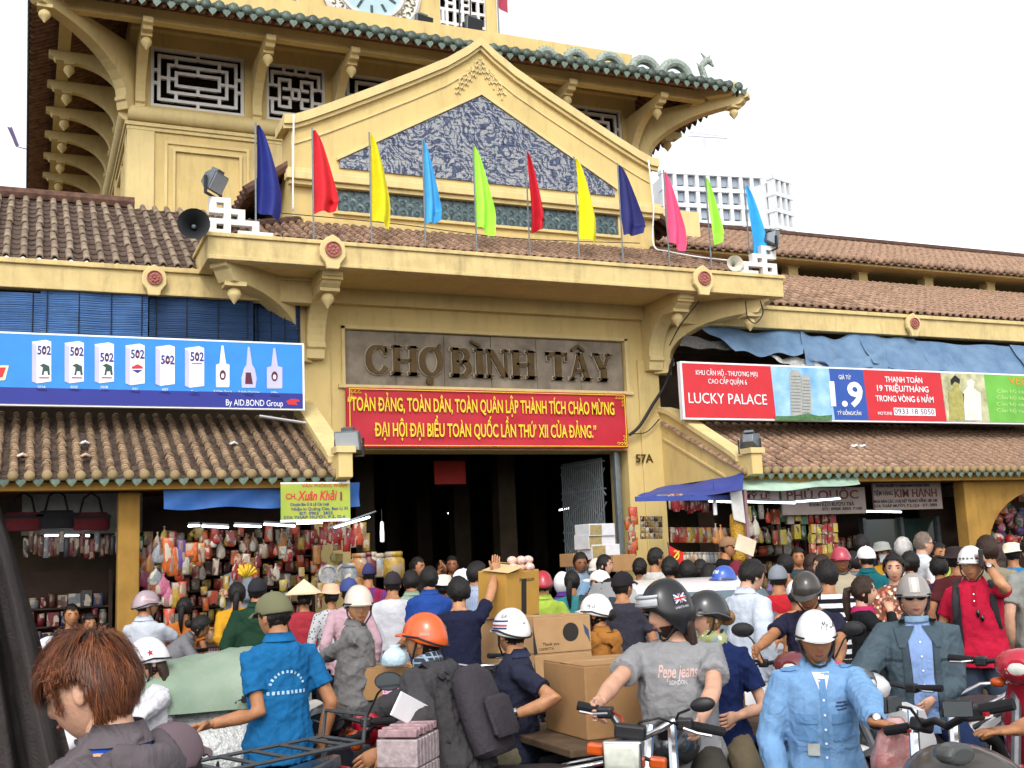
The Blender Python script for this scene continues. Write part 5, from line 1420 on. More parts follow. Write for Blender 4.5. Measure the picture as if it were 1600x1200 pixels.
	for side in (1, -1):
		hip = pel+Vector((side*.088*s, 0, -.02*s))
		if seat is None:
			ft = Vector((side*.1*s, .03*s, .085*s)) if feet is None else Vector(feet[0 if side > 0 else 1])
			kp = Vector((side*.1, -1, 0))
		else:
			ft = Vector((side*.24*s, -.16*s, .085*s)) if feet is None else Vector(feet[0 if side > 0 else 1])
			kp = Vector((side*.35, -1, .4))
		if knees: kp = Vector((knees[0]*side, knees[1], knees[2]))
		kn, ft2 = ik(hip, ft, .43*s, .42*s, kp)
		foot[side] = (hip, kn, ft2)
		body.tube([pel+Vector((side*.06*s, 0, 0)), hip, hip.lerp(kn, .5), kn, kn.lerp(ft2, .35), ft2], [.08*s, .083*s, .07*s, .053*s, .053*s, .034*s], 10)
	if near:
		me = remesh(body, .013*s, 2); bm_ = MB(); bm_.v = [tuple(v.co) for v in me.vertices]; bm_.f = [list(p.vertices) for p in me.polygons]; bm_.mi = [0]*len(bm_.f); bpy.data.meshes.remove(me); body = bm_
	X, Y, Z = head_grid(44 if near else (28 if mid else 18), 36 if near else (22 if mid else 14), s*(.96 if fem else 1), fem)
	add_grid(body, X, Y, Z, hm)
	for side in (1, -1):   # ears
		e = MB(); e.ball((0, 0, 0), (.007, .0165, .029), 12, 8); e.xf(hm @ Matrix.Translation(Vector((side*.0745, .012, -.006))*s) @ Matrix.Rotation(side*.35, 4, 'Z') @ Matrix.Rotation(-.2, 4, 'X') @ Matrix.Scale(s, 4)); body.add(e.v, e.f)
		sh, el, wr_ = arms[side]
		dd = (wr_-el).normalized(); hd = Lh if side > 0 else Rh
		nn = Vector((-side*1., .15, .05))
		if hd: nn = Vector(hd[:3]); dd = Vector(hd[3:6]) if len(hd) >= 6 else dd
		hand(body, wr_, dd, nn, s*(.93 if fem else 1), side, curl, n=8 if near else 5)
	bo = finish(body.mesh('body', []), 'body', SKIN[skin], root)
	# face
	if abs(((face+hyaw+twist*.6+180) % 360)-180) < 125:
		for side in (1, -1):
			e = MB(); e.ball((0, 0, 0), (.0145, .006, .0062), 10, 6); e.xf(hm @ Matrix.Translation(Vector((side*.032, -.0735, .010))*s) @ Matrix.Scale(s, 4)); eo = e.build('eye', EYEW if near else EYEB, root, smooth=True)
			if near: e = MB(); e.ball((0, 0, 0), (.0062, .004, .0062), 8, 6); e.xf(hm @ Matrix.Translation(Vector((side*.032, -.0775, .010))*s) @ Matrix.Scale(s, 4)); e.build('iris', EYEB, eo, smooth=True)
			e = MB(); e.tube([(side*.014, -.0915, .029), (side*.03, -.0885, .034), (side*.048, -.078, .029)], [.003, .0045, .002], 6); e.xf(hm @ Matrix.Scale(s, 4)); e.build('eyebrow', BROW, root, smooth=True)
		e = MB(); e.ball((0, -.0865, -.0605), (.021, .0065, .0065), 10, 6); e.xf(hm @ Matrix.Scale(s, 4)); e.build('lips', LIP, root, smooth=True)
	# shirt
	if shirt:
		ease = {'tee': .012, 'polo': .012, 'long': .014, 'jacket': .03, 'blouse': .014, 'vest': .01}[shirt]+loose
		hem = -.02 if tucked else (-.13 if not shirt == 'jacket' else -.12)
		rows = [(z, a, b, oy) for z, a, b, oy in hw if z > hem and z < .5]
		rows = [(hem, hw[0][1]+.004, hw[0][2]+.004, 0)]+rows
		rr = []
		for z, a, b, oy in rows:
			g_ = ease+(.016*max(0, 1-abs(z-.16)/.18)+(.022 if z < .05 else 0) if not tucked else .008)
			rr.append(tring(z, a, b, oy, g_))
		rr.append(tring(.492, .082*fw_, .07*fw_, .012, .006));
		if shirt in ('jacket', 'polo', 'long'): rr.append(tring(.515, .064*fw_, .062*fw_, .012, .006))
		shirt_m.loft(rr)
		for side in (1, -1):
			sh, el, wr_ = arms[side]; f = .88 if fem else 1
			ins = W(sp(side*.09, .008, .418))
			e2 = ease*.9
			if shirt in ('tee', 'polo', 'vest'):
				k = .66 if shirt != 'vest' else .12
				shirt_m.tube([ins, sh, sh.lerp(el, k*.5), sh.lerp(el, k)], [.048*s*f+e2*.7, .051*s*f+e2*.6, .053*s*f+e2*.7, .056*s*f+e2*.85], 12)
			else:
				cuff = el.lerp(wr_, .95)
				shirt_m.tube([ins, sh, sh.lerp(el, .5), el, el.lerp(wr_, .4), cuff], [.05*s*f+e2*.8, .054*s*f+e2*.8, .05*s*f+e2, .045*s*f+e2*1.1, .045*s*f+e2, .033*s*f+e2*.7], 12)
		me = remesh(shirt_m, (.009 if near else (.016 if mid else .024))*s, 2)
		wrinkle(me, (wr if wr is not None else ({'jacket': .016, 'tee': .010}.get(shirt, .012)))*(1 if near else .8), abs(hash(label)) % 1000 if False else sum(map(ord, label)) % 997)
		so = finish(me, {'tee': 'tshirt', 'polo': 'polo_shirt', 'long': 'shirt', 'jacket': 'jacket', 'blouse': 'blouse', 'vest': 'top'}[shirt], cloth(col, kind, col2), root)
		if shirt in ('polo', 'long', 'jacket'):
			m = MB(); n_ = 20
			ca = [W(sp(0, .012, .497))+Rt3 @ (Vector(((.072*fw_)*math.cos(t), .066*fw_*math.sin(t), -.012 if math.sin(t) < -.5 else .0))*s) for t in [2*PI*k/n_ for k in range(n_)]]
			cb = [W(sp(0, .014, .535))+Rt3 @ (Vector(((.066*fw_)*math.cos(t), .062*fw_*math.sin(t), -.02 if math.sin(t) < -.5 else .006))*s) for t in [2*PI*k/n_ for k in range(n_)]]
			cc = [W(sp(0, .014, .495))+Rt3 @ (Vector(((.092*fw_)*math.cos(t), .086*fw_*math.sin(t), -.03 if math.sin(t) < -.5 else .0))*s) for t in [2*PI*k/n_ for k in range(n_)]]
			m.loft([ca, cb, cc], cap=False); m.build('collar', cloth(col2 if (shirt == 'polo' and col2 and kind == 'plain') else col), so, smooth=True, fixn=False)
	# trousers
	if trouser:
		tm = MB()
		tm.loft([tring(z, a, b, oy, .012) for z, a, b, oy in hw if z < (.1 if tucked else -.03)]+[tring(.1 if tucked else -.03, .15 if not fem else .14, .108, 0, .008)])
		for side in (1, -1):
			hip, kn, ft2 = foot[side]
			if shorts: tm.tube([pel+Vector((side*.06*s, 0, -.03*s)), hip, hip.lerp(kn, .5), hip.lerp(kn, .95)], [.09*s, .1*s, .092*s, .085*s], 12)
			else: tm.tube([pel+Vector((side*.06*s, 0, -.03*s)), hip, hip.lerp(kn, .5), kn, kn.lerp(ft2, .5), ft2], [.09*s, .097*s, .086*s, .071*s, .066*s, .058*s], 12)
		me = remesh(tm, (.013 if near else (.02 if mid else .03))*s, 2); wrinkle(me, .008, 5+sum(map(ord, label)) % 97)
		finish(me, 'shorts' if shorts else 'trousers', cloth(trouser), root)
		for side in (1, -1):
			hip, kn, ft2 = foot[side]
			m = MB(); c = ft2
			m.loft([[c+Vector((a*math.cos(t), y+b_*math.sin(t)*0, 0))*s+Vector((0, 0, zz*s)) for t in ()] for a, y, b_, zz in ()] or [[c+Vector((math.cos(t)*a*s, (y+math.sin(t)*b_)*s, zz*s)) for t in [2*PI*k/10 for k in range(10)]] for a, y, b_, zz in ((.042, -.06, .13, -.085), (.046, -.06, .135, -.06), (.04, -.05, .11, -.03), (.036, -.0, .05, .01))])
			m.build('shoe', M('shoe_'+shoes.lstrip('#'), shoes, .6, .1), root, smooth='auto')
	# hair
	hs_ = s*(.96 if fem else 1); HM = HAIR[hcol]
	hr = {'short': lambda a, z: z > (.062-.006*math.cos(3*a) if abs(a) < .75 else (.062-(abs(a)-.75)*.16 if abs(a) < 1.2 else (-.012 if abs(a) < 1.75 else -.062))),
          'crop': lambda a, z: z > (.07 if abs(a) < .7 else (.03 if abs(a) < 1.3 else (.0 if abs(a) < 1.8 else -.05))),
          'long': lambda a, z: z > (.062 if abs(a) < .5 else (.062-(abs(a)-.5)*.2 if abs(a) < .95 else -.09))}
	hr['pony'] = hr['bun'] = hr['long']
	hk = hr.get(hair)
	if hk:
		th = {'crop': .006}.get(hair, .011+.009*((px*7+py*3) % 10)/10)
		if hat: th = .006
		m = shell(40 if near else 24, 40 if near else 22, lambda a, z: th*(1+.45*max(0, z/.116)) if z > -.03 else th*.6, hk, hm, hs_, jag=.005, seed=int(px))
		ho = m.build('hair', HM, root, smooth=True, fixn=True)
		B = lambda v: hm @ (Vector(v)*hs_)
		if hair == 'pony': MB().tube([B((0, .1, .03)), B((0, .135, .02)), B((.01, .15, -.06)), B((.015, .145, -.16)), B((.01, .135, -.28))], [.02*s, .03*s, .034*s, .028*s, .008*s], 10).build('ponytail', HM, ho, smooth=True)
		if hair == 'bun': MB().ball(B((0, .12, -.01)), (.05*s, .04*s, .045*s)).build('hair_bun', HM, ho, smooth=True)
		if hair == 'long':
			rg = []
			for z, a, b, y in ((.0, .085, .07, .035), (-.08, .092, .06, .045), (-.18, .1, .05, .05), (-.27, .08, .035, .055)):
				rg.append([hm @ (Vector((a*math.cos(t), y+b*max(-.25, math.sin(t)), z))*hs_) for t in [2*PI*k/18 for k in range(18)]])
			m = MB().loft(rg); m.build('hair_length', HM, ho, smooth=True)
	# headgear
	hmat = M('hat_'+hatcol.lstrip('#')+(hat or ''), hatcol, .28 if hat in ('helmet', 'fullhelmet') else .85, .05, 6, spec=.5 if hat in ('helmet', 'fullhelmet') else .2, coat=.35 if hat == 'helmet' else 0.)
	if hat in ('helmet', 'fullhelmet'):
		hh = helmet_shell(hm, s, .026 if hat == 'helmet' else .034, .022 if hat == 'helmet' else .03, -.02 if hat == 'helmet' else -.085, ear=.0 if hat == 'helmet' else -.19).build('helmet', hmat, root, smooth=True)
		m = MB(); n_ = 14 if hat == 'helmet' else 1  # peak
		g0, g1 = [], []
		for k in range(n_+1):
			a = -.95+1.9*k/n_
			g0.append(hm @ (Vector((.1*math.sin(a), .006-.124*math.cos(a), .03+.004))*s)); g1.append(hm @ (Vector((.098*math.sin(a), .006-(.126+.05*math.cos(a*1.5))*math.cos(a), .017))*s))
		m.sheet([g0, g1]); m.sheet([[p+Vector((0, 0, -.006)) for p in g1], [p+Vector((0, 0, -.006)) for p in g0]])
		m.build('peak', hmat if hat == 'helmet' else LK, hh, smooth=True, fixn=False)
		m = MB()
		for side in (1, -1): m.tube([hm @ (Vector((side*.09, .0, .02))*s), hm @ (Vector((side*.078, -.02, -.06))*s), hm @ (Vector((side*.03, -.05, -.118))*s), hm @ (Vector((0, -.055, -.124))*s)], .006*s, 5)
		m.build('strap', LK, hh)
		m = MB(); n_ = 40 if hat == 'helmet' else 2; lo = .022 if hat == 'helmet' else .012
		m.tube([hm @ (Vector(((.074+(.028 if hat == 'helmet' else .036))*math.sin(a), .006-(.1+(.028 if hat == 'helmet' else .036))*math.cos(a), (lo if math.cos(a) > 0 else lo*(1-abs(math.cos(a)))+(-.02 if hat == 'helmet' else -.07)*abs(math.cos(a)))+.0))*s) for a in [2*PI*k/n_ for k in range(n_+1)]], .0055*s, 6); m.build('rim_trim', LK if hatcol.upper() > '#8' else M('rim_grey', '#555555', .5), hh, smooth=True)
	elif hat == 'cap':
		hh = helmet_shell(hm, s, .014, .04, .012, ear=.03).build('cap', hmat, root, smooth=True)
		m = MB(); n_ = 10; g = [[], [], []]
		for k in range(n_+1):
			a = -.85+1.7*k/n_
			for q, (e, zz) in enumerate(((0, .045), (.045, .048), (.085, .034))): g[q].append(hm @ (Vector(((.086+e*.1)*math.sin(a), .006-(.108+e*math.cos(a*1.2))*math.cos(a), zz-.02*abs(math.sin(a))))*s))
		m.sheet(g); m.sheet([[p+Vector((0, 0, -.005)) for p in r_] for r_ in reversed(g)]); m.build('bill', hmat, hh, smooth=True, fixn=False)
		MB().ball(hm @ (Vector((0, .006, .134))*s), .008).build('button', hmat, hh)
	elif hat in ('bucket', 'cone', 'sun'):
		prof = {'bucket': [(.165, .035), (.14, .03), (.098, .055), (.092, .09), (.078, .125), (.03, .138), (.001, .139)], 'cone': [(.225, .06), (.222, .057), (.15, .115), (.075, .175), (.001, .232)]}[hat]
		m = MB().loft([[hm @ (Vector((r_*math.sin(a), .006-r_*1.12*math.cos(a) if hat == 'bucket' else .006-r_*math.cos(a), z+(.008*math.sin(a*3+px) if r_ > .13 and hat == 'bucket' else 0)))*s) for a in [2*PI*k/28 for k in range(28)]] for r_, z in prof], cap=False)
		m.build('sun_hat' if hat == 'bucket' else 'conical_hat', hmat, root, smooth=True, fixn=False)
	elif hat == 'hood':
		m = shell(26, 24, .022, lambda a, z: z > (.06 if abs(a) < .6 else (-.1 if abs(a) > .9 else .0)), hm, s); m.build('hood', hmat, root, smooth=True)
	if mask: MB().add([hm @ (Vector((x, y, z))*s) for x, y, z in ((-.062, -.06, -.01), (0, -.118, -.015), (.062, -.06, -.01), (.055, -.05, -.1), (0, -.105, -.108), (-.055, -.05, -.1))], [(0, 1, 4, 5), (1, 2, 3, 4)]).build('face_mask', cloth(mask), root)
	if glasses:
		m = MB()
		for side in (1, -1): m.ball((side*.033, -.1, .008), (.028, .008, .019), 12, 6); m.tube([(side*.06, -.092, .012), (side*.08, -.0, .012)], .003, 5)
		m.box(-.01, .01, -.107, -.1, .008, .014); m.xf(hm @ Matrix.Scale(s, 4)); m.build('sunglasses', M('sunglass_black', '#0B0B0D', .12, .02, spec=.7), root, smooth=True)
	P = {'root': root, 'hm': hm, 's': s, 'arms': arms, 'sp': lambda x, y, z: W(sp(x, y, z)), 'Rt': Rt3, 'pel': pel, 'foot': foot, 'inv': inv, 'h': h, 'hp': hp, 'T': T}
	PEOPLE[label] = P
	bad = []
	if seat is None and not .76 < hp/s < 1.0: bad.append('hip %.2f' % (hp/s))
	if top < 1.3 or top > 1.9: bad.append('top %.2f' % top)
	if bad and DBG: print('PERSON', label[:40], bad)
	return P
DBG = False
DBG = False
pe = person
PV = .12
# --- far: inside the gate and along the stalls
pe('man in a pale blue shirt by the folding gate with head bowed', 907, 865, 12.9, 15, 'long', '#8FA3B8', '#4A5A78', 'brown', zg=PV, L='fold', R='fold', hpitch=12)
pe('man in a light blue shirt and pale cap before the folding gate', 930, 872, 12.7, -20, 'long', '#86A9C8', '#5A6C86', 'brown', hat='cap', hatcol='#C9C0B8', zg=PV, L='fold', R='front', hpitch=14)
pe('woman with long black hair in profile by the folding gate', 944, 868, 12.4, 70, 'blouse', '#5B4A46', fem=True, hair='long', skin='fair', zg=PV)
pe('man in a white cap beside the orange hoodie rider', 936, 890, 10.9, -110, 'long', '#D5CDBE', hat='cap', hatcol='#D8D2CA', skin='mid')
pe('woman in red with dark hair before the right stall', 999, 873, 12.6, 170, 'tee', '#9C2834', fem=True, hair='bun')
pe('young man in white in profile before the snack racks', 1024, 858, 12.2, 120, 'tee', '#D9D5CF', zg=PV)
pe('stall keeper in black tshirt and tan cap bending over the counter', 1138, 838, 12.9, 60, 'tee', '#1B1A1D', hat='cap', hatcol='#8A6A4E', lean=14, zg=.3, h=1.62, L='front', R='front')
pe('dark haired woman facing the sweet stall left of the maroon hood', 1094, 876, 12.0, 175, 'blouse', '#7A5A4A', fem=True, hair='bun')
pe('person in a maroon hood before the sweet stall', 1150, 876, 11.6, 170, 'jacket', '#6B1F33', hat='hood', hatcol='#6B1F33', hair=None)
pe('man in a dark shirt deep in the right stall', 1246, 858, 13.3, 10, 'tee', '#3B4A4E', skin='tan', zg=PV)
pe('woman with long hair in pale top left of the beige jacket man', 1268, 866, 12.4, 150, 'blouse', '#A58FA0', fem=True, hair='long', hcol='brown')
pe('woman in profile with tied brown hair by the cashews', 1283, 868, 11.6, -80, 'blouse', '#3E5A9C', fem=True, hair='bun', hcol='brown', skin='fair')
pe('man in a beige jacket and red helmet right of the sweet stall', 1312, 853, 11.0, 10, 'jacket', '#B7AB92', trouser='#6B6252', hat='helmet', hatcol='#A8384A', skin='brown')
pe('man in a teal shirt and white cap with his back turned', 1352, 853, 11.4, 165, 'long', '#1F6A72', hat='cap', hatcol='#E3E2E0', hyaw=40)
pe('woman in a grey sun hat and mustard blouse before the jewellery shop', 1377, 845, 13.4, 20, 'blouse', '#B98A24', fem=True, hat='bucket', hatcol='#8E8F8A', hair='bun', mask='#D8DCE0', zg=0)
pe('white haired man in a white shirt before the jewellery shop', 1410, 842, 12.2, 195, 'tee', '#D6DCE0', hcol='white', skin='fair', hair='short')
pe('tall grey haired man in a white shirt before the ochre column', 1441, 832, 12.0, 100, 'long', '#DCDDE0', trouser='#5A5A60', hcol='grey', hair='crop', skin='fair', glasses=True)
pe('man in a lime shirt behind the tall grey haired man', 1466, 850, 13.2, 30, 'polo', '#A9C24A')
pe('person in a maroon lotus tshirt and dark hat with back turned', 1491, 852, 10.4, 180, 'tee', '#5B2A2C', hat='bucket', hatcol='#2E2422', hair='short')
pe('man in a khaki shirt behind the red polo man', 1541, 840, 9.6, 190, 'tee', '#9A9078', trouser='#8A7C62', hcol='brown', fat=1.1)
pe('person in a blue shirt and cream sun hat at the toy stall', 1580, 846, 12.0, 175, 'tee', '#2E86C4', hat='bucket', hatcol='#D6CDB4')
pe('man in a grey shirt cut by the right frame edge', 1612, 836, 8.8, 200, 'tee', '#9A9C96', trouser='#2F3A52', skin='fair', fat=1.1, h=1.8)
pe('woman with auburn hair at the toy stall beyond the khaki man', 1556, 858, 11.4, 170, 'blouse', '#8A6A5A', fem=True, hair='long', hcol='brown')
pe('dark haired shopper in navy at the jewellery shop door', 1345, 838, 13.6, 170, 'tee', '#26314A', zg=PV)
# entrance
pe('man with a raised arm in the dark entrance', 652, 872, 13.2, 60, 'tee', '#2A2624', L=(.1, -.3, 1.6), R='front', zg=PV)
pe('porter deep in the dark entrance facing out', 706, 870, 14.6, 0, 'tee', '#4A3A30', zg=PV, skin='brown')
pe('porter with bare head further back in the dark entrance', 690, 878, 15.6, 20, 'tee', '#3A4A58', zg=PV, skin='brown')
pe('person with a white cap half hidden by the tall carton', 723, 888, 11.2, -70, 'long', '#C8C6C2', hat='cap', hatcol='#DADCE2')
pe('man in a pale striped shirt and jeans holding cargo behind the carton', 745, 880, 10.6, 120, 'long', '#AFBBD0', trouser='#4C6488', kind='vstripe', col2='#8796B4', L='front', R='front')
pe('person in a white hood and purple sleeves right of the lime shirt', 878, 893, 11.6, 190, 'long', '#5A3A8A', hat='hood', hatcol='#DAD8D8', hair=None, fem=True)
pe('shopper in yellow with tied hair before the white car', 952, 906, 10.4, -60, 'blouse', '#D9C04A', fem=True, hair='bun', skin='fair')
# left stalls
pe('man in football shirt of red and blue stripes at the jar stall', 574, 878, 12.3, 185, 'tee', '#B32238', kind='vstripe', col2='#2B3A7A', hat='cap', hatcol='#33335C')
pe('woman in red with a straw conical hat before the snack stall', 475, 905, 11.4, 180, 'blouse', '#B23A45', '#1E1C20', fem=True, hat='cone', hatcol='#D9C7A4', hair='bun', fat=1.15)
pe('woman in a spotted grey blouse and flowered hat', 517, 910, 11.0, 195, 'blouse', '#C9C9CC', '#3A2E3A', kind='spot', col2='#3A3A44', fem=True, hat='bucket', hatcol='#D8A58A', hair='bun')
pe('woman in white and pink with a navy cap behind the beige helmet', 545, 902, 10.0, 190, 'blouse', '#C9A6B0', fem=True, hat='cap', hatcol='#3A4678', hair='bun')
pe('woman in a yellow blouse with her hands clasped behind her back', 370, 912, 11.0, 180, 'blouse', '#D69E2C', '#17161A', fem=True, hair='pony', L='back', R='back', tucked=True, skin='fair', fat=1.1)
pe('person in a dark green jacket behind the blue polo man', 402, 902, 10.0, 170, 'jacket', '#24402F', hat='cap', hatcol='#26262C')
pe('woman in a grey blouse bending over the goods at the snack stall', 320, 964, 10.2, 105, 'long', '#7C7A7E', fem=True, hair='bun', lean=48, hpitch=10, h=1.5, L='front', R='front')
pe('rider in a pale polo and pink striped helmet at the left stall', 229, 921, 10.2, 150, 'polo', '#C9CED8', '#2E3440', hat='helmet', hatcol='#9C8A90', seat=1, L='bar', R='bar', hyaw=-40)
pe('stall woman in a grey shirt holding yellow paper flowers', 374, 861, 12.6, -25, 'long', '#8E969E', fem=True, hair='bun', zg=.3, L='fold', R='fold', hpitch=-14, skin='fair', h=1.5)
pe('stall keeper in dark tshirt sitting in the unlit bag stall', 112, 946, 11.6, 10, 'tee', '#33383E', seat=1, h=1.6)
pe('child sitting in the unlit bag stall beside the keeper', 140, 962, 11.3, 20, 'tee', '#5A3A34', seat=1, h=1.35)
# porters in the middle
P_maroon = pe('rider in a maroon shirt with a dark red helmet', 820, 906, 9.4, 175, 'long', '#6A4650', hat='helmet', hatcol='#8E1F33', seat=1, L='bar', R='bar')
pe('rider in a lime shirt with a red helmet', 847, 890, 10.2, 185, 'polo', '#A9C24E', hat='helmet', hatcol='#A31E2E', seat=None)
pe('man in a white shirt holding a red phone behind his back', 613, 892, 10.6, 175, 'tee', '#DADBE2', '#23222E', hat='cap', hatcol='#2E2A2C', R='back', L='down', fat=1.1)
pe('man in a royal blue polo with his back turned', 670, 887, 10.4, 180, 'polo', '#2B4E9C', '#2A2C38', fat=1.1, L='fold', R='fold')
pe('porter in a navy tshirt steadying the raised carton with one arm', 716, 905, 8.6, 160, 'tee', '#23263E', '#1F2230', hyaw=40, R=('px', 775, 893, 8.9), L='front', Rp=(-.3, .2, -1), skin='mid', curl=.15, Rh=(-.3, .3, 0, 0, -.2, 1))
pe('man in a dark grey tshirt and black cap before the white car', 972, 892, 8.9, 170, 'tee', '#3A3944', '#23242C', hat='cap', hatcol='#1F1C20', fat=1.05, hyaw=-30)
P_hood = pe('woman in an orange hoodie and white helmet pressing a carton', 930, 926, 8.0, -125, 'jacket', '#B5793A', '#38363C', hat='helmet', hatcol='#DCDCDA', fem=True, seat=1, R=('px', 883, 990, 7.7), L='bar', hair='bun', curl=.15, hyaw=10, Rh=(0, -1, .1, .2, -.1, 1))
pe('rider in an olive shirt and blue helmet beside the white car', 1130, 882, 9.9, -30, 'long', '#8A8872', hat='helmet', hatcol='#2E54A8', seat=None, hyaw=-30, mask='#B9C4D2')
pe('young man in a white shirt standing with his head bowed', 1180, 878, 8.4, 120, 'long', '#D3DCEA', '#5A5E68', skin='fair', hpitch=22, L='front', R='down', loose=.012, h=1.7)
pe('man in a grey cap and red tshirt lifting a hand to his brow', 1214, 882, 9.4, 175, 'tee', '#C22A34', hat='cap', hatcol='#7A8088', L='down', R=(-.12, -.2, 1.55))
pe('woman in a peach blouse behind the navy shirted rider', 1243, 905, 8.6, 165, 'blouse', '#D99C70', fem=True, hair='bun', hat='cap', hatcol='#DADADC')
pe('man in a black and white striped shirt with his back turned', 1290, 878, 8.7, 185, 'tee', '#1E1F26', kind='stripe', col2='#D8DADC', h=1.66)
P_navy2 = pe('rider in a navy shirt and black helmet looking down with an arm stretched out', 1256, 893, 7.4, -15, 'tee', '#2B2A40', hat='helmet', hatcol='#37332F', seat=1, hpitch=25, R=('px', 1175, 1022, 7.0), L='bar', skin='tan')
pe('girl with a long ponytail in a black top holding her hands up', 1348, 902, 7.9, 75, 'blouse', '#232427', '#20222A', fem=True, hair='pony', hcol='brown', skin='fair', L='chin', R='chin')
pe('woman with smooth dark hair in a brown flowered blouse', 1395, 868, 9.2, 0, 'blouse', '#8C5A48', kind='floral', col2='#C2543A', fem=True, hair='bun', skin='fair', L='fold', R='fold')
P_red = pe('man in a red polo and white helmet talking on a phone', 1515, 851, 8.3, -5, 'polo', '#C4203F', '#3A4454', hat='helmet', hatcol='#DADADA', skin='mid', L='phone', R='down', fat=1.12, Lp=(.5, -.2, -1), hyaw=-8)
# --- near
P_boy = pe('young man with reddish brown hair and grey jacket close to the camera', 120, 996, 2.4, -97, 'jacket', '#6A6266', '#2E2E34', 'fair', hair='auburn', hcol='auburn', hpitch=17, h=1.6)
P_polo = pe('man in a bright blue polo and olive cap with his back turned', 424, 924, 5.8, 205, 'polo', '#1F6CA4', '#2B3246', hat='cap', hatcol='#6A6A50', h=1.62, hyaw=20, hpitch=10, L=('px', 330, 1132, 5.4), R='down', Lp=(.3, .3, -1), curl=.7)
P_grey = pe('young man in a grey sweatshirt and beige helmet looking back', 560, 912, 7.4, 100, 'long', '#7E7C7C', '#4A525C', hat='helmet', hatcol='#CDBFB2', seat=None, hyaw=-80, L=('px', 615, 1047, 7.3), R=('px', 500, 1030, 7.6), skin='mid', h=1.64, lean=6)
P_orange = pe('rider in a charcoal hooded jacket and orange helmet', 664, 955, 6.0, -120, 'jacket', '#4A484A', '#23242A', hat='helmet', hatcol='#D2581E', seat=1, L=('px', 592, 1175, 5.5), R=('px', 560, 1128, 6.1), hyaw=10, lean=20, hpitch=-12, h=1.72, loose=.012, feet=((.28, -.1, .1), (-.28, -.1, .1)))
P_navy = pe('rider in a navy polo and striped white helmet sitting sideways', 797, 948, 6.5, -85, 'polo', '#2E3144', '#7A735E', hat='helmet', hatcol='#DDDCDC', seat=1, L=('px', 802, 1118, 6.1), R=('px', 785, 1112, 6.4), hyaw=-55, skin='mid', curl=.4, h=1.7, col2='#343A52', Lp=(.8, .8, -.6))
P_west = pe('bearded rider in a grey tshirt and black helmet with a small flag', 1037, 904, 5.75, -12, 'tee', '#9A9A9C', '#4A4640', 'fair', hat='fullhelmet', hatcol='#1E1E20', hair='long', hcol='brown', seat=1, hyaw=-52, hpitch=6, R=('px', 932, 1102, 5.2), L=('px', 1096, 1128, 5.1), h=1.86, lean=4, twist=8, curl=1.0, loose=.012, Rp=(-.8, .5, -.5), Lp=(.8, .5, -.5))
P_blond = pe('fair haired pillion rider in a navy top and black helmet', 1103, 920, 6.25, -12, 'tee', '#1F2C58', '#7F735C', 'fair', hat='helmet', hatcol='#222223', hair='bun', hcol='blond', fem=True, seat=1, hyaw=-50, L=('px', 1150, 1120, 5.9), R='front', h=1.72)
P_guard = pe('guard in a light blue uniform shirt and white helmet bending down', 1272, 951, 5.5, 8, 'long', '#7FA9D6', '#3A4458', 'tan', hat='helmet', hatcol='#E4E6E8', hpitch=3, lean=10, h=1.66, L=('px', 1372, 1135, 4.93), R=('px', 1218, 1228, 5.3), loose=.012, wr=.009, curl=1.0, Lh=(0, -.2, -1, .75, -.55, -.1))
P_denim = pe('rider in a denim jacket and sunglasses under a silver helmet', 1424, 894, 6.7, 5, 'jacket', '#54646E', '#27365A', hat='helmet', hatcol='#8E8884', glasses=True, seat=1, L=('px', 1455, 1095, 6.4), R=('px', 1345, 1090, 6.4), skin='fair', h=1.7, wr=.008, loose=.01)
P_star = pe('woman with brown hair in a white top and a white helmet with a red star', 224, 995, 6.6, -60, 'blouse', '#DDDCE2', '#3A3A44', fem=True, hat='helmet', hatcol='#E6E2E6', hair='long', hcol='brown', seat=1, L='bar', R='bar', skin='fair', hpitch=15, mask='#D8E2DC')
pe('rider in a white helmet mostly hidden behind the foreground young man', 80, 992, 7.2, -60, 'jacket', '#5A5E66', hat='helmet', hatcol='#E2DEE4', seat=1, L='bar', R='bar')
P_flow = pe('woman in a mauve cap with a dark ruffled hair tie near the camera', 268, 1126, 3.0, 150, 'blouse', '#D9A8AE', '#4A4A52', fem=True, hat='cap', hatcol='#6A5A60', hair='bun', seat=1, L='bar', R='bar', h=1.55)
P_arm = pe('rider at the right frame edge reaching for a handlebar', 1690, 960, 4.6, -80, 'tee', '#6FA6C6', '#3A3F4A', 'tan', hat='helmet', hatcol='#B0B4B8', seat=1, R=('px', 1530, 1166, 4.25), L=('px', 1590, 1290, 4.3), h=1.7, lean=14, curl=.35, Rh=(0, -.1, -1, 0, -1, 0))
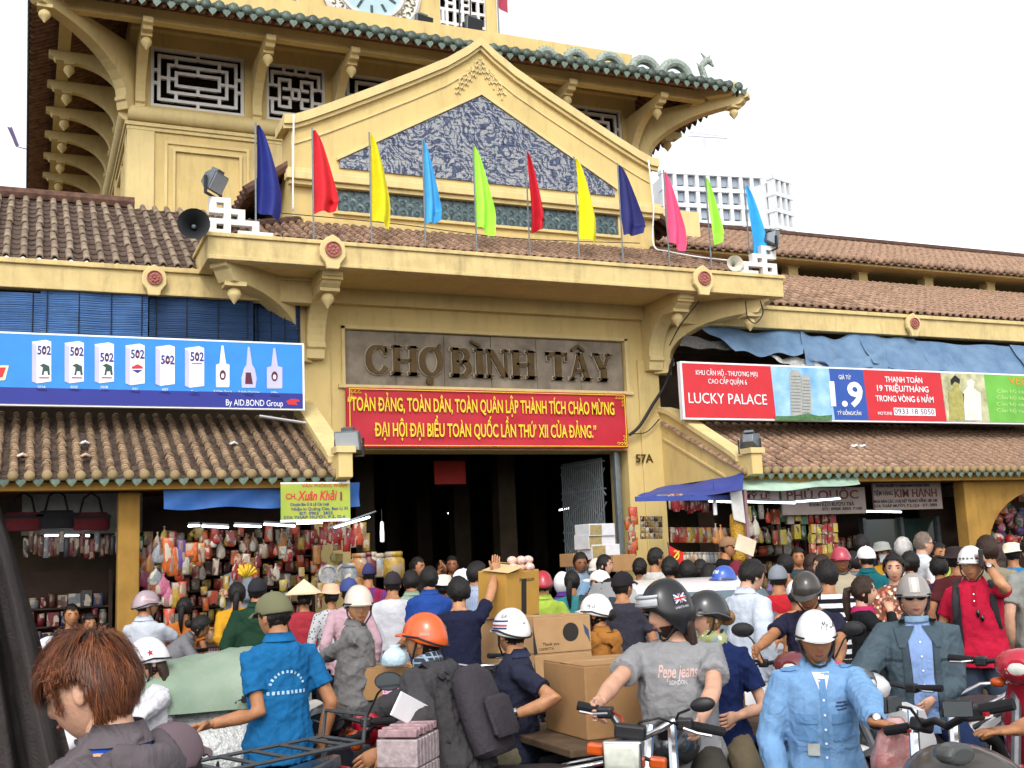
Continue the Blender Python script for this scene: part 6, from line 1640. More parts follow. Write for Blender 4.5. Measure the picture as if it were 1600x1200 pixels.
# more shoppers filling the gaps
for k, (lb, x, y, d, f, sh, cl, kw) in enumerate((
	('woman in a mint blouse between the white car and the sweet stall', 1046, 872, 11.6, 165, 'blouse', '#7FA89A', dict(fem=True, hair='bun')),
	('man in a checked shirt by the sweet stall counter', 1073, 878, 11.2, 190, 'long', '#8A93A8', dict(kind='plaid', col2='#4A5068')),
	('man in a mustard polo behind the blue helmet', 1108, 884, 10.8, 170, 'polo', '#A88A3A', {}),
	('woman in a lilac blouse behind the striped shirt man', 1226, 868, 11.8, 160, 'blouse', '#8A7AA8', dict(fem=True, hair='pony')),
	('man in a grey polo left of the teal shirt', 1332, 864, 12.2, 200, 'polo', '#7A7E84', {}),
	('woman in coral between the flowered blouse and the white haired man', 1421, 864, 11.2, 150, 'blouse', '#B8604E', dict(fem=True, hair='bun')),
	('boy in a navy tshirt beside the lotus tshirt', 1466, 872, 10.8, 185, 'tee', '#2E3A5A', {}),
	('man in a pale green shirt between the white shirt and royal blue polo', 642, 893, 11.4, 185, 'long', '#9AAE98', {}),
	('woman in a purple blouse beside the porter in navy', 692, 896, 10.8, 175, 'blouse', '#6A4A7A', dict(fem=True, hair='bun', hat='bucket', hatcol='#CFC8BC')),
	('man in brown before the dark entrance right of the cartons', 792, 885, 11.8, 180, 'tee', '#6A5444', {}),
	('woman in a turquoise blouse right of the white hood', 893, 893, 11.2, 170, 'blouse', '#3E8A8E', dict(fem=True, hair='pony')),
	('girl in orange before the low table of sweets', 288, 935, 10.9, 170, 'tee', '#C4702E', dict(fem=True, hair='pony', h=1.42)))): pe(lb, x, y, d, f, sh, cl, **kw)
# ------------------------------------------------------------------ vehicles
RUB = M('tyre_rubber', '#17171A', .85, .1, 40); CHR = M('chrome', '#C9CBCE', .15, .03, metal=1.); BLK = M('black_plastic', '#1A1A1D', .45, .1, 20, spec=.4); ENG = M('engine_grey', '#6E7074', .45, .15, 20, metal=.6)
SEATM = M('black_vinyl_seat', '#202024', .4, .08, 20, .3, 160, spec=.45); AMB = M('amber_lens', '#C2521A', .2, .1, 40, spec=.6); REDL = M('red_lens', '#9E1420', .2, .08, 40, spec=.6); GLS = M('headlight_glass', '#C9CCBF', .1, .1, 30, spec=.8); MIR = M('mirror_glass', '#8F979C', .05, .02, metal=.9)
def paint(hx): return M('bike_paint_'+hx.lstrip('#'), hx, .25, .06, 5, spec=.5, coat=.6)
def wheel(parent, y, r, t, name='wheel', spokes=14):
	o = MB().lathe([(r*.74, -.018), (r*.78, -.02), (r*.78, .02), (r*.74, .018)], (0, y, r), (1, 0, 0), 28, cap=False).build(name, CHR, parent, smooth='auto')
	MB().loft([[Vector((t*math.sin(b), y+(r-t+t*math.cos(b))*math.cos(a), r+(r-t+t*math.cos(b))*math.sin(a))) for b in [2*PI*k/8 for k in range(8)]] for a in [2*PI*k/32 for k in range(33)]], cap=False).build('tyre', RUB, o, smooth=True)
	m = MB()
	for k in range(spokes):
		a = 2*PI*k/spokes; m.tube([(.03*(-1)**k, y+.03*math.cos(a), r+.03*math.sin(a)), (0, y+r*.76*math.cos(a+.1), r+r*.76*math.sin(a+.1))], .003, 4)
	m.build('spokes', CHR, o); MB().lathe([(.02, -.06), (.05, -.05), (.05, .05), (.02, .06)], (0, y, r), (1, 0, 0), 14).build('hub', ENG, o, smooth='auto')
	return o
def mirror(parent, base, top, yaw, w=.06, rnd=False, face=None):
	b, t = Vector(base), Vector(top)
	o = MB().tube([b, b.lerp(t, .55)+Vector((0, 0, .03)), t], .006, 6).build('mirror', BLK, parent)
	m = MB(); Rm_ = Matrix.Rotation(yaw, 4, 'Z'); m.loft([[Vector((x*k, yy, z*k)) for x, z in [(w*1.25*math.cos(q), w*.8*math.sin(q)) for q in [2*PI*i/16 for i in range(16)]]] for k, yy in ((.2, -.03), (.8, -.022), (1, -.005), (1, .004))]); m.xf(Matrix.Translation(t) @ Rm_); m.build('mirror_shell', BLK, o, smooth='auto')
	m = MB(); m.loft([[Vector((w*1.14*math.cos(q), yy, w*.7*math.sin(q))) for q in [2*PI*i/16 for i in range(16)]] for yy in (.0045, .006)]); m.xf(Matrix.Translation(t) @ Rm_); m.build('mirror_glass', MIR, o)
def moto(label, loc, rz, sz=.77, body='#A01F2C', col2=None, style='under', grips=None, steer=0., group='motorbikes in the crowd', rack=False, seat=True, name='motorbike', zg=0., mirrors=True):
	"""under-bone moped: wheels, forks, leg shield, headlight cowl, bars, seat, engine, exhaust"""
	o = thing(name, label, 'motorbike', (loc[0], loc[1], zg), rz, group)
	P1, P2 = paint(body), paint(col2 or body); k = sz/.77
	wheel(o, .56, .285, .042); wheel(o, -.70, .285, .036)
	head = Vector((0, -.46, .92*k)); ax = Vector((0, -.70, .285))
	m = MB()
	for s_ in (-1, 1): m.tube([ax+Vector((s_*.07, 0, 0)), Vector((s_*.07, -.57, .62)), head+Vector((s_*.05, -.02, -.05))], [.02, .024, .022], 8)
	m.build('front_fork', CHR if style == 'std' else ENG, o, smooth='auto')
	m = MB(); m.loft([[Vector((x, -.70+(.285+.05)*math.cos(a), .285+(.285+.05+dz)*math.sin(a))) for x, dz in ((-.055, -.03), (-.04, 0), (0, .01), (.04, 0), (.055, -.03))] for a in [.35+t*.2 for t in range(12)]], cap=False, closed=False); m.build('front_fender', P1, o, smooth=True)
	m = MB(); m.loft([[Vector((x, .56+(.34)*math.cos(a), .285+(.34+dz)*math.sin(a))) for x, dz in ((-.075, -.04), (-.05, 0), (0, .01), (.05, 0), (.075, -.04))] for a in [-.1+t*.2 for t in range(10)]], cap=False, closed=False); m.build('rear_fender', BLK, o, smooth=True)
	m = MB(); m.tube([head+Vector((0, .03, -.06)), (0, -.2, .55), (0, .1, .45), (0, .3, .5)], .035, 8); m.tube([(0, .1, .5), (.09, .35, .66*k), (.09, .8, .74*k)], .018, 6).tube([(0, .1, .5), (-.09, .35, .66*k), (-.09, .8, .74*k)], .018, 6); m.tube([(.09, .1, .42), (.1, .56, .29)], .02, 6).tube([(-.09, .1, .42), (-.1, .56, .29)], .02, 6); m.build('frame', BLK, o)
	m = MB(); m.cbox((0, .02, .36), (.2, .3, .2)); m.cbox((0, -.2, .36), (.13, .2, .12)); m.lathe([(.09, -.13), (.1, -.1), (.1, .1), (.09, .13)], (0, .08, .33), (1, 0, 0), 16); m.build('engine', ENG, o, bevel=.015)
	MB().tube([(-.08, -.25, .3), (-.12, 0, .22), (-.14, .35, .24), (-.15, .45, .28), (-.15, .85, .36)], [.018, .018, .02, .045, .04], 10).build('exhaust', CHR, o, smooth='auto')
	if style != 'std':
		m = MB(); rr = []
		for z, w, y in ((.36, .10, -.22), (.48, .17, -.27), (.62, .2, -.34), (.78, .19, -.41), (.9*k, .12, -.47)): rr.append([Vector((x*w, y+dy, z)) for x, dy in ((-1, .12), (-.75, .0), (-.3, -.06), (0, -.075), (.3, -.06), (.75, 0), (1, .12), (.7, .06), (0, -.03), (-.7, .06))])
		m.loft(rr); m.build('leg_shield', P1, o, smooth='auto')
	else:
		m = MB().ball((0, -.2, .76*k), (.13, .24, .12), 16, 10); m.build('tank', P1, o, smooth=True)
	m = MB(); rr = []
	for y, w, z0, z1 in ((.12, .06, .5, .66), (.3, .1, .56, .7), (.55, .11, .62, .74), (.8, .075, .68, .78), (.95, .03, .74, .8)): rr.append([Vector((x*w, y, z0*k+(z1-z0)*k*t)) for x, t in ((-.8, 0), (-1, .6), (-.8, 1), (.8, 1), (1, .6), (.8, 0))])
	m.loft(rr); m.build('tail_body', P2, o, smooth='auto')
	if seat:
		m = MB(); rr = []
		for y, w, z, h_ in ((-.22, .06, .72, .05), (-.15, .1, .735, .07), (.05, .125, .745, .08), (.25, .13, .76, .085), (.5, .125, .79, .08), (.68, .11, .81, .06), (.74, .08, .81, .04)): rr.append([Vector((x*w, y, z*k-.05+t*h_)) for x, t in ((-.85, 0), (-1, .4), (-.9, .85), (-.5, 1), (.5, 1), (.9, .85), (1, .4), (.85, 0))])
		m.loft(rr); m.build('seat', SEATM, o, smooth='auto')
		m = MB(); m.tube([(-.1, .45, .77*k), (-.14, .6, .82*k), (-.12, .82, .87*k), (0, .9, .88*k), (.12, .82, .87*k), (.14, .6, .82*k), (.1, .45, .77*k)], .012, 8); m.build('grab_rail', CHR, o, smooth=True)
	MB().cbox((0, .97, .72*k), (.13, .04, .07)).build('tail_light', REDL, o, bevel=.015)
	# handlebar
	if grips: gl, gr = Vector(grips[0]), Vector(grips[1])
	else: gl, gr = Vector((.31, -.42, 1.0*k)), Vector((-.31, -.42, 1.0*k))
	hb = head+Vector((0, -.0, .06))
	m = MB()
	for g_ in (gl, gr):
		s_ = 1 if g_.x > 0 else -1
		m.tube([hb, hb+Vector((s_*.1, 0, .03)), g_.lerp(hb, .35), g_], .013, 8)
	hbar = m.build('handlebar', CHR if style == 'std' else BLK, o, smooth='auto')
	for g_ in (gl, gr):
		s_ = 1 if g_.x > 0 else -1; dd = (g_-g_.lerp(hb, .35)).normalized()
		MB().tube([g_-dd*.05, g_+dd*.08], .019, 10).build('grip', RUB, hbar); MB().tube([g_-dd*.06, g_+Vector((0, -.05, -.01)), g_+dd*.06+Vector((0, -.05, -.015))], .006, 6).build('brake_lever', CHR, hbar)
		MB().cbox(g_-dd*.09, (.06, .05, .05)).build('switch_box', BLK, hbar, bevel=.01)
		if mirrors: mirror(hbar, g_-dd*.1, g_+Vector((s_*.04, .02, .2)), 0)
	# front cowl and lamp
	c = head+Vector((0, -.06, .05))
	if style != 'std':
		m = MB(); rr = []
		for y, w, h_ in ((.07, .1, .05), (.02, .13, .085), (-.05, .125, .09), (-.1, .095, .07), (-.13, .05, .04)): rr.append([c+Vector((w*math.cos(a), y, h_*math.sin(a)+.02)) for a in [2*PI*q/16 for q in range(16)]])
		m.loft(rr); cw = m.build('headlight_cowl', P2, o, smooth='auto')
		MB().ball(c+Vector((0, -.085, .015)), (.085, .055, .055), 14, 8).build('headlight', GLS, cw, smooth=True)
		for s_ in (-1, 1): MB().ball(c+Vector((s_*.12, -.03, -.06)), (.04, .03, .025), 10, 6).build('indicator', AMB, cw, smooth=True)
	if rack:
		m = MB()
		for x in (-.16, .16): m.tube([(x, .3, .84*k), (x, .98, .86*k)], .009, 6)
		for y in (.3, .45, .6, .75, .9, .98): m.tube([(-.16, y, .84*k+(y-.3)*.03), (.16, y, .84*k+(y-.3)*.03)], .009, 6)
		m.tube([(-.16, .98, .86*k), (-.16, 1.0, .97*k), (.16, 1.0, .97*k), (.16, .98, .86*k)], .009, 6)
		m.build('luggage_rack', STEELD, o)
	return o
def rider_bike(label, P, body, col2=None, style='under', usegrips=True, rack=False, mirrors=True, turn=0.):
	r = P['root']; g_ = None
	if usegrips:
		g_ = []
		for s_ in (1, -1):
			sh, el, w_ = P['arms'][s_]; g_.append(w_+(w_-el).normalized()*.075*P['s']+Vector((0, 0, -.02)))
	return moto(label, r.location, r.rotation_euler.z+math.radians(turn), max(.6, min(.86, P['hp']-.05)), body, col2, style, g_, mirrors=mirrors, rack=rack)
rider_bike('red moped of the charcoal hooded rider with a chrome grab rail', P_orange, '#A3182A', '#A3182A', usegrips=False, mirrors=False)
rider_bike('dark moped under the navy polo rider', P_navy, '#23252C', usegrips=False, mirrors=False)
rider_bike('moped under the orange hoodie woman', P_hood, '#3A4654', usegrips=False, mirrors=False)
rider_bike('moped under the navy shirted rider with the black helmet', P_navy2, '#6A2A30', usegrips=False)
rider_bike('white scooter under the woman with the red star helmet', P_star, '#D8D8DC', usegrips=False)
rider_bike('white scooter with red trim under the denim jacket rider', P_denim, '#DADADC', '#D0CED0', usegrips=False, mirrors=False, turn=-38)
rider_bike('moped under the maroon shirted rider', P_maroon, '#3A3A40', usegrips=False, mirrors=False)
rider_bike('moped at the left stall under the pale polo rider', PEOPLE['rider in a pale polo and pink striped helmet at the left stall'], '#4A2A30', usegrips=False, mirrors=False)
rider_bike('moped of the near woman with the mauve cap', P_flow, '#3A3A3E', usegrips=False, mirrors=False)
rider_bike('moped under the white helmet rider at the far left', PEOPLE['rider in a white helmet mostly hidden behind the foreground young man'], '#2E2E34', usegrips=False, mirrors=False)
# round mirror and red cover of the denim rider's scooter
# --- the grey tshirt rider's motorbike, facing the camera
def west_bike():
	P = P_west; r = P['root']
	o = moto('commuter motorbike with square headlight and amber indicators facing the camera', r.location, r.rotation_euler.z, .8, '#2A2C30', style='std', grips=None, mirrors=False)
	for ch in list(o.children):
		if ch.name.startswith('handlebar'):
			for c2 in list(ch.children): bpy.data.objects.remove(c2)
			bpy.data.objects.remove(ch)
	inv = P['inv']
	H = lambda x, y, d: inv @ at_depth(x, y, d)
	gr, gl = H(918, 1108, 5.1), H(1105, 1142, 4.95)
	c = H(1000, 1150, 5.0)
	hb = MB().tube([H(905, 1103, 5.12), H(930, 1107, 5.1), H(953, 1113, 5.08), H(963, 1130, 5.05), H(975, 1152, 5.0), H(1000, 1156, 4.98), H(1030, 1140, 4.96), H(1052, 1126, 4.95), H(1080, 1133, 4.95), H(1128, 1143, 4.95)], .0145, 8).build('handlebar', CHR, o, smooth=True)
	MB().tube([H(902, 1102, 5.12), H(935, 1109, 5.1)], .021, 10).build('grip', RUB, hb); MB().tube([H(1082, 1134, 4.95), H(1132, 1144, 4.95)], .021, 10).build('grip', RUB, hb)
	MB().cbox(H(946, 1113, 5.05), (.07, .06, .05)).build('switch_box', BLK, hb, bevel=.01); MB().cbox(H(1070, 1131, 4.93), (.07, .06, .05)).build('switch_box', BLK, hb, bevel=.01)
	MB().tube([H(948, 1115, 5.0), H(925, 1116, 4.96), H(905, 1112, 4.96)], .007, 6).build('brake_lever', CHR, hb); MB().tube([H(1068, 1138, 4.88), H(1090, 1146, 4.85), H(1112, 1150, 4.85)], .007, 6).build('brake_lever', CHR, hb)
	m = MB(); b0, b1 = H(1056, 1126, 4.93), H(1090, 1104, 4.9)
	mm = m.tube([b0, H(1060, 1115, 4.92), H(1078, 1108, 4.9)], .006, 6).build('mirror', BLK, hb)
	m = MB(); m.ball((0, 0, 0), (.056, .02, .032), 16, 8); m.xf(Matrix.Translation(H(1098, 1101, 4.9)) @ Matrix.Rotation(.1, 4, 'Z') @ Matrix.Rotation(-.15, 4, 'Y')); m.build('mirror_shell', BLK, mm, smooth=True)
	# black box pack over the lamp, square headlight, indicators
	q = H(985, 1143, 4.85); MB().cbox(q, (.135, .06, .062), Matrix.Rotation(.1, 3, 'Y')).build('instrument_pack', BLK, o, bevel=.012)
	q = H(974, 1180, 4.78)
	hl = MB().loft([[q+Vector((x*w, y, z*w)) for x, z in ((-.085, -.062), (.085, -.062), (.085, .062), (-.085, .062))] for y, w in ((.12, .5), (.05, .95), (-.02, 1.), (-.03, .98))]).build('headlight', CHR, o, bevel=.012)
	MB().loft([[q+Vector((x*w, y, z*w)) for x, z in ((-.078, -.055), (.078, -.055), (.078, .055), (-.078, .055))] for y, w in ((-.0305, 1), (-.04, .92), (-.044, .6))]).build('headlight_glass', GLS, hl, smooth=True)
	for x, y in ((931, 1170), (1028, 1192)):
		p = H(x, y, 4.86); ii = MB().cbox(p, (.075, .05, .05), Matrix.Rotation(.1, 3, 'Y')).build('indicator', AMB, o, bevel=.012); MB().tube([p, q+Vector((0, .08, 0))], .01, 6).build('indicator_stalk', BLK, ii)
	for k, pts in enumerate((((955, 1118, 5.0), (968, 1140, 4.9), (985, 1165, 4.9)), ((1058, 1132, 4.9), (1030, 1122, 4.85), (1000, 1128, 4.85), (985, 1150, 4.9)), ((950, 1108, 5.05), (972, 1120, 5.0), (975, 1145, 4.95)))):
		MB().tube([H(*p) for p in pts], .006, 6).build('control_cable', M('red_cable', '#8A2A24', .5) if k == 2 else BLK, hb, smooth=True)
west_bike()
# --- bike at the right: handlebar held by the guard, mirrors, tank (belongs to the rider at the frame edge)
ra = P_arm['root']
RB = wthing('motorbike', 'dark motorbike with black handlebar held by the guard at lower right', 'motorbike', (at_depth(1500, 1190, 4.4).x, at_depth(1500, 1190, 4.4).y, 0), 'motorbikes in the crowd')
D = at_depth
hb = MB().tube([D(1392, 1140, 4.85), D(1425, 1135, 4.75), D(1462, 1126, 4.6), D(1480, 1135, 4.5), D(1520, 1112, 4.4), D(1580, 1100, 4.3)], .016, 8).build('handlebar', BLK, RB, smooth=True)
MB().tube([D(1386, 1142, 4.87), D(1424, 1136, 4.75)], .022, 10).build('grip', RUB, hb); MB().tube([D(1530, 1110, 4.38), D(1584, 1100, 4.3)], .024, 10).build('grip', RUB, hb)
MB().cbox(D(1440, 1133, 4.7), (.09, .06, .055), Matrix.Rotation(.3, 3, 'Y')).build('switch_box', BLK, hb, bevel=.012); MB().cbox(D(1518, 1114, 4.38), (.09, .06, .06)).build('switch_box', BLK, hb, bevel=.012)
MB().cbox(D(1421, 1142, 4.7), (.012, .012, .012)).build('red_switch', REDL, hb); MB().cbox(D(1541, 1116, 4.3), (.02, .015, .015)).build('red_switch', REDL, hb)
for bx, by, tx, ty, dd, sz, yw in ((1440, 1130, 1390, 1101, 4.6, .05, .35), (1512, 1115, 1495, 1107, 4.25, .055, -.6)):
	mm = MB().tube([D(bx, by, dd), D((bx+tx)/2+8, ty+6, dd), D(tx, ty, dd)], .007, 6).build('mirror', BLK, hb)
	m = MB(); m.loft([[Vector((x*k, y, z*k)) for x, z in ((-.06, -.03), (.05, -.034), (.06, .03), (-.05, .036))] for k, y in ((.7, -.02), (1, -.01), (1, .0))]); m.xf(Matrix.Translation(D(tx, ty, dd)) @ Matrix.Rotation(yw+rng.uniform(-.1, .1), 4, 'Z')); m.build('mirror_shell', BLK, mm, bevel=.006)
	m = MB(); m.box(-.052, .05, -.0275, -.0215, -.026, .028).xf(Matrix.Translation(D(tx, ty, dd)) @ Matrix.Rotation(yw, 4, 'Z')); m.build('mirror_glass', MIR, mm)
g0 = D(1510, 1230, 4.3); MB().ball((g0.x, g0.y, g0.z), (.17, .3, .16), 18, 12).build('tank', M('grey_tank_paint', '#4A4642', .3, .05, coat=.5), RB, smooth=True)
m = MB().loft([[D(1494+k*0, 1178, 4.1)+Vector((x*w, y, z*w)) for x, z in [(.07*math.cos(t), .04*math.sin(t)) for t in [2*PI*q_/14 for q_ in range(14)]]] for k, (y, w) in enumerate(((.08, .6), (.03, 1), (-.02, 1), (-.035, .8)))]); m.build('instrument_cluster', M('grey_instrument', '#4A4C4C', .25, .1), RB, bevel=.01)
g1 = D(1440, 1260, 4.7)
for s_ in (0, .14): MB().tube([(g1.x+s_*.6, g1.y-s_, 1.0), (g1.x-.12+s_*.6, g1.y-.1-s_, .3)], .022, 8).build('fork_leg', CHR, RB)
m = MB(); m.tube([D(1570, 1240, 4.3), D(1460, 1250, 4.6)], .04, 8); m.tube([(g0.x+.5, g0.y+.1, .4), (g0.x-.2, g0.y, .45)], .12, 8); m.build('frame_and_engine', BLK, RB)
for q, off in ((g1+Vector((-.15, -.15, 0)), 0), (g0+Vector((.75, .25, 0)), 1)):
	MB().loft([[Vector((q.x+.8*(.26+.04*math.cos(b))*math.cos(a), q.y+.6*(.26+.04*math.cos(b))*math.cos(a)+.04*math.sin(b), .3+(.26+.04*math.cos(b))*math.sin(a))) for b in [2*PI*k/8 for k in range(8)]] for a in [2*PI*k/28 for k in range(29)]], cap=False).build('tyre', RUB, RB, smooth=True)
# --- red and white sports moped at the right edge
o = moto('red and white sports moped at the right frame edge', D(1640, 1075, 6.0).xy.to_3d(), math.radians(-60), .84, '#B01F34', '#B01F34', mirrors=False)
# --- moped with luggage rack in front of the blue polo man
q = D(428, 1180, 4.9); moto('moped with a black wire luggage rack below the blue polo man', Vector((q.x-.58, q.y-.2, 0)), math.radians(-70), .82, '#2B2F38', rack=True, mirrors=False, seat=False)
q = D(505, 1075, 6.9); moto('dark moped parked between the blue polo man and the grey sweatshirt man', Vector((q.x, q.y, 0)), math.radians(250), .74, '#1F2024', mirrors=False)
q = D(790, 1010, 8.2); moto('moped with white front cowl behind the raised carton', Vector((q.x, q.y+.3, 0)), math.radians(20), .8, '#D5D3D8', mirrors=False)
q = D(1215, 1090, 6.6); moto('moped with chrome parts behind the fair haired pillion', Vector((q.x, q.y, 0)), math.radians(15), .74, '#5A5C60', mirrors=False)
q = D(330, 1010, 9.4); moto('moped parked by the snack stall with black grips', Vector((q.x-.3, q.y, 0)), math.radians(240), .74, '#2A2226', mirrors=False)
q = D(520, 1165, 5.2); moto('black moped with round mirrors squeezed beside the red moped', Vector((q.x-.1, q.y+.25, 0)), math.radians(150), .7, '#1C1C20')
# extra front of the denim rider's scooter: round mirror, red reflector band, number
Pd = P_denim; so = [x for x in bpy.data.objects if x.get('label') == 'white scooter with red trim under the denim jacket rider'][0]
iv = Pd['inv']; H = lambda x, y, d: iv @ D(x, y, d)
MB().cbox(H(1382, 1045, 6.2), (.13, .08, .05), Matrix.Rotation(.15, 3, 'Y')).build('red_cover', paint('#B8202C'), so, bevel=.015)
mm = MB().tube([H(1385, 1068, 6.0), H(1400, 1062, 5.98), H(1411, 1038, 5.95)], .006, 6).build('mirror', BLK, so)
MB().lathe([(.028, .012), (.038, .008), (.039, 0), (.034, -.004)], H(1411, 1036, 5.95), (0, 1, 0), 18).build('mirror_shell', BLK, mm, smooth='auto')
MB().tube([H(1388, 1066, 6.05), H(1425, 1072, 6.0)], .016, 8).build('grip', RUB, so)
# --- white car behind the riders
CAR = M('white_car_paint', '#D9DADC', .25, .03, coat=.6); CGL = M('car_glass', '#5A6A72', .05, .05, spec=.8)
c0 = D(1065, 960, 9.9)
car = thing('car', 'white car with its roof showing behind the riders', 'car', (c0.x, c0.y, 0), math.radians(78))
m = MB(); rr = []
for x, w, z0, z1 in ((-2.05, .62, .35, .62), (-1.95, .76, .3, .74), (-1.2, .83, .22, .9), (0, .85, .22, .95), (1.2, .83, .22, .95), (1.9, .76, .3, .85), (2.0, .65, .4, .7)): rr.append([Vector((x, y*w, z0+(z1-z0)*t)) for y, t in ((-.9, 0), (-1, .3), (-1, .75), (-.9, 1), (.9, 1), (1, .75), (1, .3), (.9, 0))])
cb = m.loft(rr).build('body', CAR, car, smooth='auto')
m = MB(); rr = []
for x, w, z in ((-1.15, .76, .93), (-.45, .66, 1.42), (.0, .66, 1.49), (.9, .66, 1.46), (1.6, .7, .94)): rr.append([Vector((x, y*w*(1 if t < .5 else .92), .9+(z-.9)*t)) for y, t in ((-1, 0), (-1, .55), (-.9, 1), (.9, 1), (1, .55), (1, 0))])
m.loft(rr).build('roof', CAR, car, smooth='auto')
MB().add([(-1.09, -.62, .99), (-1.09, .62, .99), (-.53, .56, 1.385), (-.53, -.56, 1.385)], [(0, 1, 2, 3)]).build('windscreen', CGL, car); MB().add([(1.56, -.6, 1.0), (1.56, .6, 1.0), (1.02, .55, 1.42), (1.02, -.55, 1.42)], [(0, 3, 2, 1)]).build('rear_window', CGL, car)
for s_ in (-1, 1):
	for a, b in ((-.75, -.02), (.04, 1.0)): MB().add([(a-.2 if a < 0 else a, s_*.735, .98), (b, s_*.735, .98), (b, s_*.66, 1.36), (a+.18 if a < 0 else a, s_*.66, 1.36)], [(0, 1, 2, 3)]).build('side_window', CGL, car)
	for x in (-1.3, 1.25):
		w_ = MB().lathe([(.18, -.09), (.31, -.09), (.33, -.05), (.33, .05), (.31, .09), (.18, .09)], (x, s_*.76, .33), (0, 1, 0), 24).build('wheel', RUB, car, smooth='auto'); MB().lathe([(.19, -.095), (.19, .095), (.03, .1)], (x, s_*.76, .33), (0, 1, 0), 16).build('hubcap', CHR, w_)
	MB().ball((-1.98, s_*.58, .66), (.08, .14, .07), 10, 6).build('headlight', GLS, car, smooth=True); MB().cbox((1.97, s_*.6, .72), (.06, .16, .12)).build('tail_light', REDL, car, bevel=.01); MB().ball((-.75, s_*.9, 1.0), (.06, .1, .07), 8, 6).build('wing_mirror', CAR, car, smooth=True)
# --- bicycle with cargo
bc0 = D(752, 985, 8.4)
BK = thing('bicycle', 'old bicycle with large rear wheel behind the porters', 'bicycle', (bc0.x, bc0.y, 0), math.radians(-20))
wheel(BK, .55, .33, .018, spokes=24); wheel(BK, -.52, .33, .018, spokes=24)
MB().tube([(0, .55, .33), (0, .1, .3), (0, -.35, .78), (0, .12, .82), (0, .1, .3)], .014, 6).tube([(0, .12, .82), (0, .55, .33)], .01, 6).tube([(0, -.52, .33), (0, -.36, .95)], .014, 6).build('frame', STEELD, BK)
MB().ball((0, .14, .9), (.08, .13, .03)).build('saddle', SEATM, BK, smooth=True); MB().tube([(-.28, -.25, 1.0), (-.1, -.38, .97), (.1, -.38, .97), (.28, -.25, 1.0)], .012, 8).build('handlebar', CHR, BK, smooth=True)
m = MB(); m.loft([[Vector((x, .55+(.36)*math.cos(a), .33+(.36)*math.sin(a))) for x in (-.03, 0, .03)] for a in [.2+t*.2 for t in range(14)]], cap=False, closed=False); m.build('mudguard', CHR, BK, smooth=True)
MB().box(-.09, .09, .2, .8, .78, .8).build('carrier', STEELD, BK)
# ------------------------------------------------------------------ cartons and loads
CB = M('brown_cardboard', '#A37C52', .9, .08, 6, .1, 40); CBY = M('yellow_cardboard', '#B68A3E', .85, .08, 6); CBL = M('light_cardboard', '#B08B62', .9, .08, 6); CBT = M('pale_box_top', '#C9AE80', .9, .06, 6); TAPE = M('packing_tape', '#B79A6A', .3, .05, spec=.6); INK = M('box_ink', '#2B2622', .7, .05)
def carton(label, c, dim, rz, mat=None, tilt=(0, 0), flaps=True, prints=(), group=None, name='carton'):
	o = thing(name, label, 'box', (0, 0, 0), 0, group); mt = mat or CB
	o.location = c; o.rotation_euler = (tilt[0], tilt[1], rz)
	w, d, h = dim
	body = MB().box(-w/2, w/2, -d/2, d/2, 0, h-.004).build('carton_body', mt, o, bevel=.006)
	if flaps:
		for s_ in (-1, 1): MB().box(-w/2+.003, w/2-.003, *sorted((s_*.003, s_*(d/2-.003))), h-.003, h+.003).build('flap', mt, o)
		MB().box(-w/2-.002, w/2+.002, -.03, .03, h+.0035, h+.0045).build('tape', TAPE, o)
	for k, (txt, fx_, u0, v0, sz) in enumerate(prints):
		# fx_ face: 'f' front(-Y) 'l' left(-X)
		if fx_ == 'f': text('print', txt, sz, INK, body, (u0*w, -d/2-.001, v0*h), EX, EZ, -EY, ext=.0006)
		elif fx_ == 'l': text('print', txt, sz, INK, body, (-w/2-.001, -u0*d, v0*h), -EY, EZ, -EX, ext=.0006)
		else: text('print', txt, sz, INK, body, (w/2+.001, u0*d, v0*h), EY, EZ, EX, ext=.0006)
	return o
# the big carton on a wooden cart, centre foreground
rzc = 0.
q = D(918, 1152, 5.9)
cart = thing('hand_cart', 'low wooden cart carrying the largest carton', 'cart', (q.x+.42, q.y+.3, 0), rzc)
MB().box(-.62, .85, -.5, .5, q.z-.06, q.z-.02).build('platform', M('worn_wood', '#5E4A36', .9, .3, 8), cart, bevel=.006)
for x in (-.5, .7):
	for y in (-.42, .42): MB().box(x-.03, x+.03, y-.03, y+.03, .2, q.z-.06).build('post', STEELD, cart)
	MB().tube([(x, -.42, .2), (x, .42, .2)], .02, 6).build('axle', STEELD, cart)
for x in (-.5, .7):
	for y in (-.45, .45): MB().lathe([(.05, -.03), (.18, -.03), (.2, 0), (.18, .03), (.05, .03)], (x, y, .2), (0, 1, 0), 20).build('wheel', RUB, cart, smooth='auto')
carton('large brown carton with printed form lines on the wooden cart', Vector((q.x+.5, q.y+.26, q.z-.018)), (1.0, .52, .38), 0, CB, prints=(('ADD:  STYLE:  M/N:', 'f', .2, .3, .05), ('□', 'f', .02, .62, .1), ('Y', 'f', .02, .62, .06), ('□', 'f', .02, .25, .1), ('↑', 'f', .02, .25, .07)))
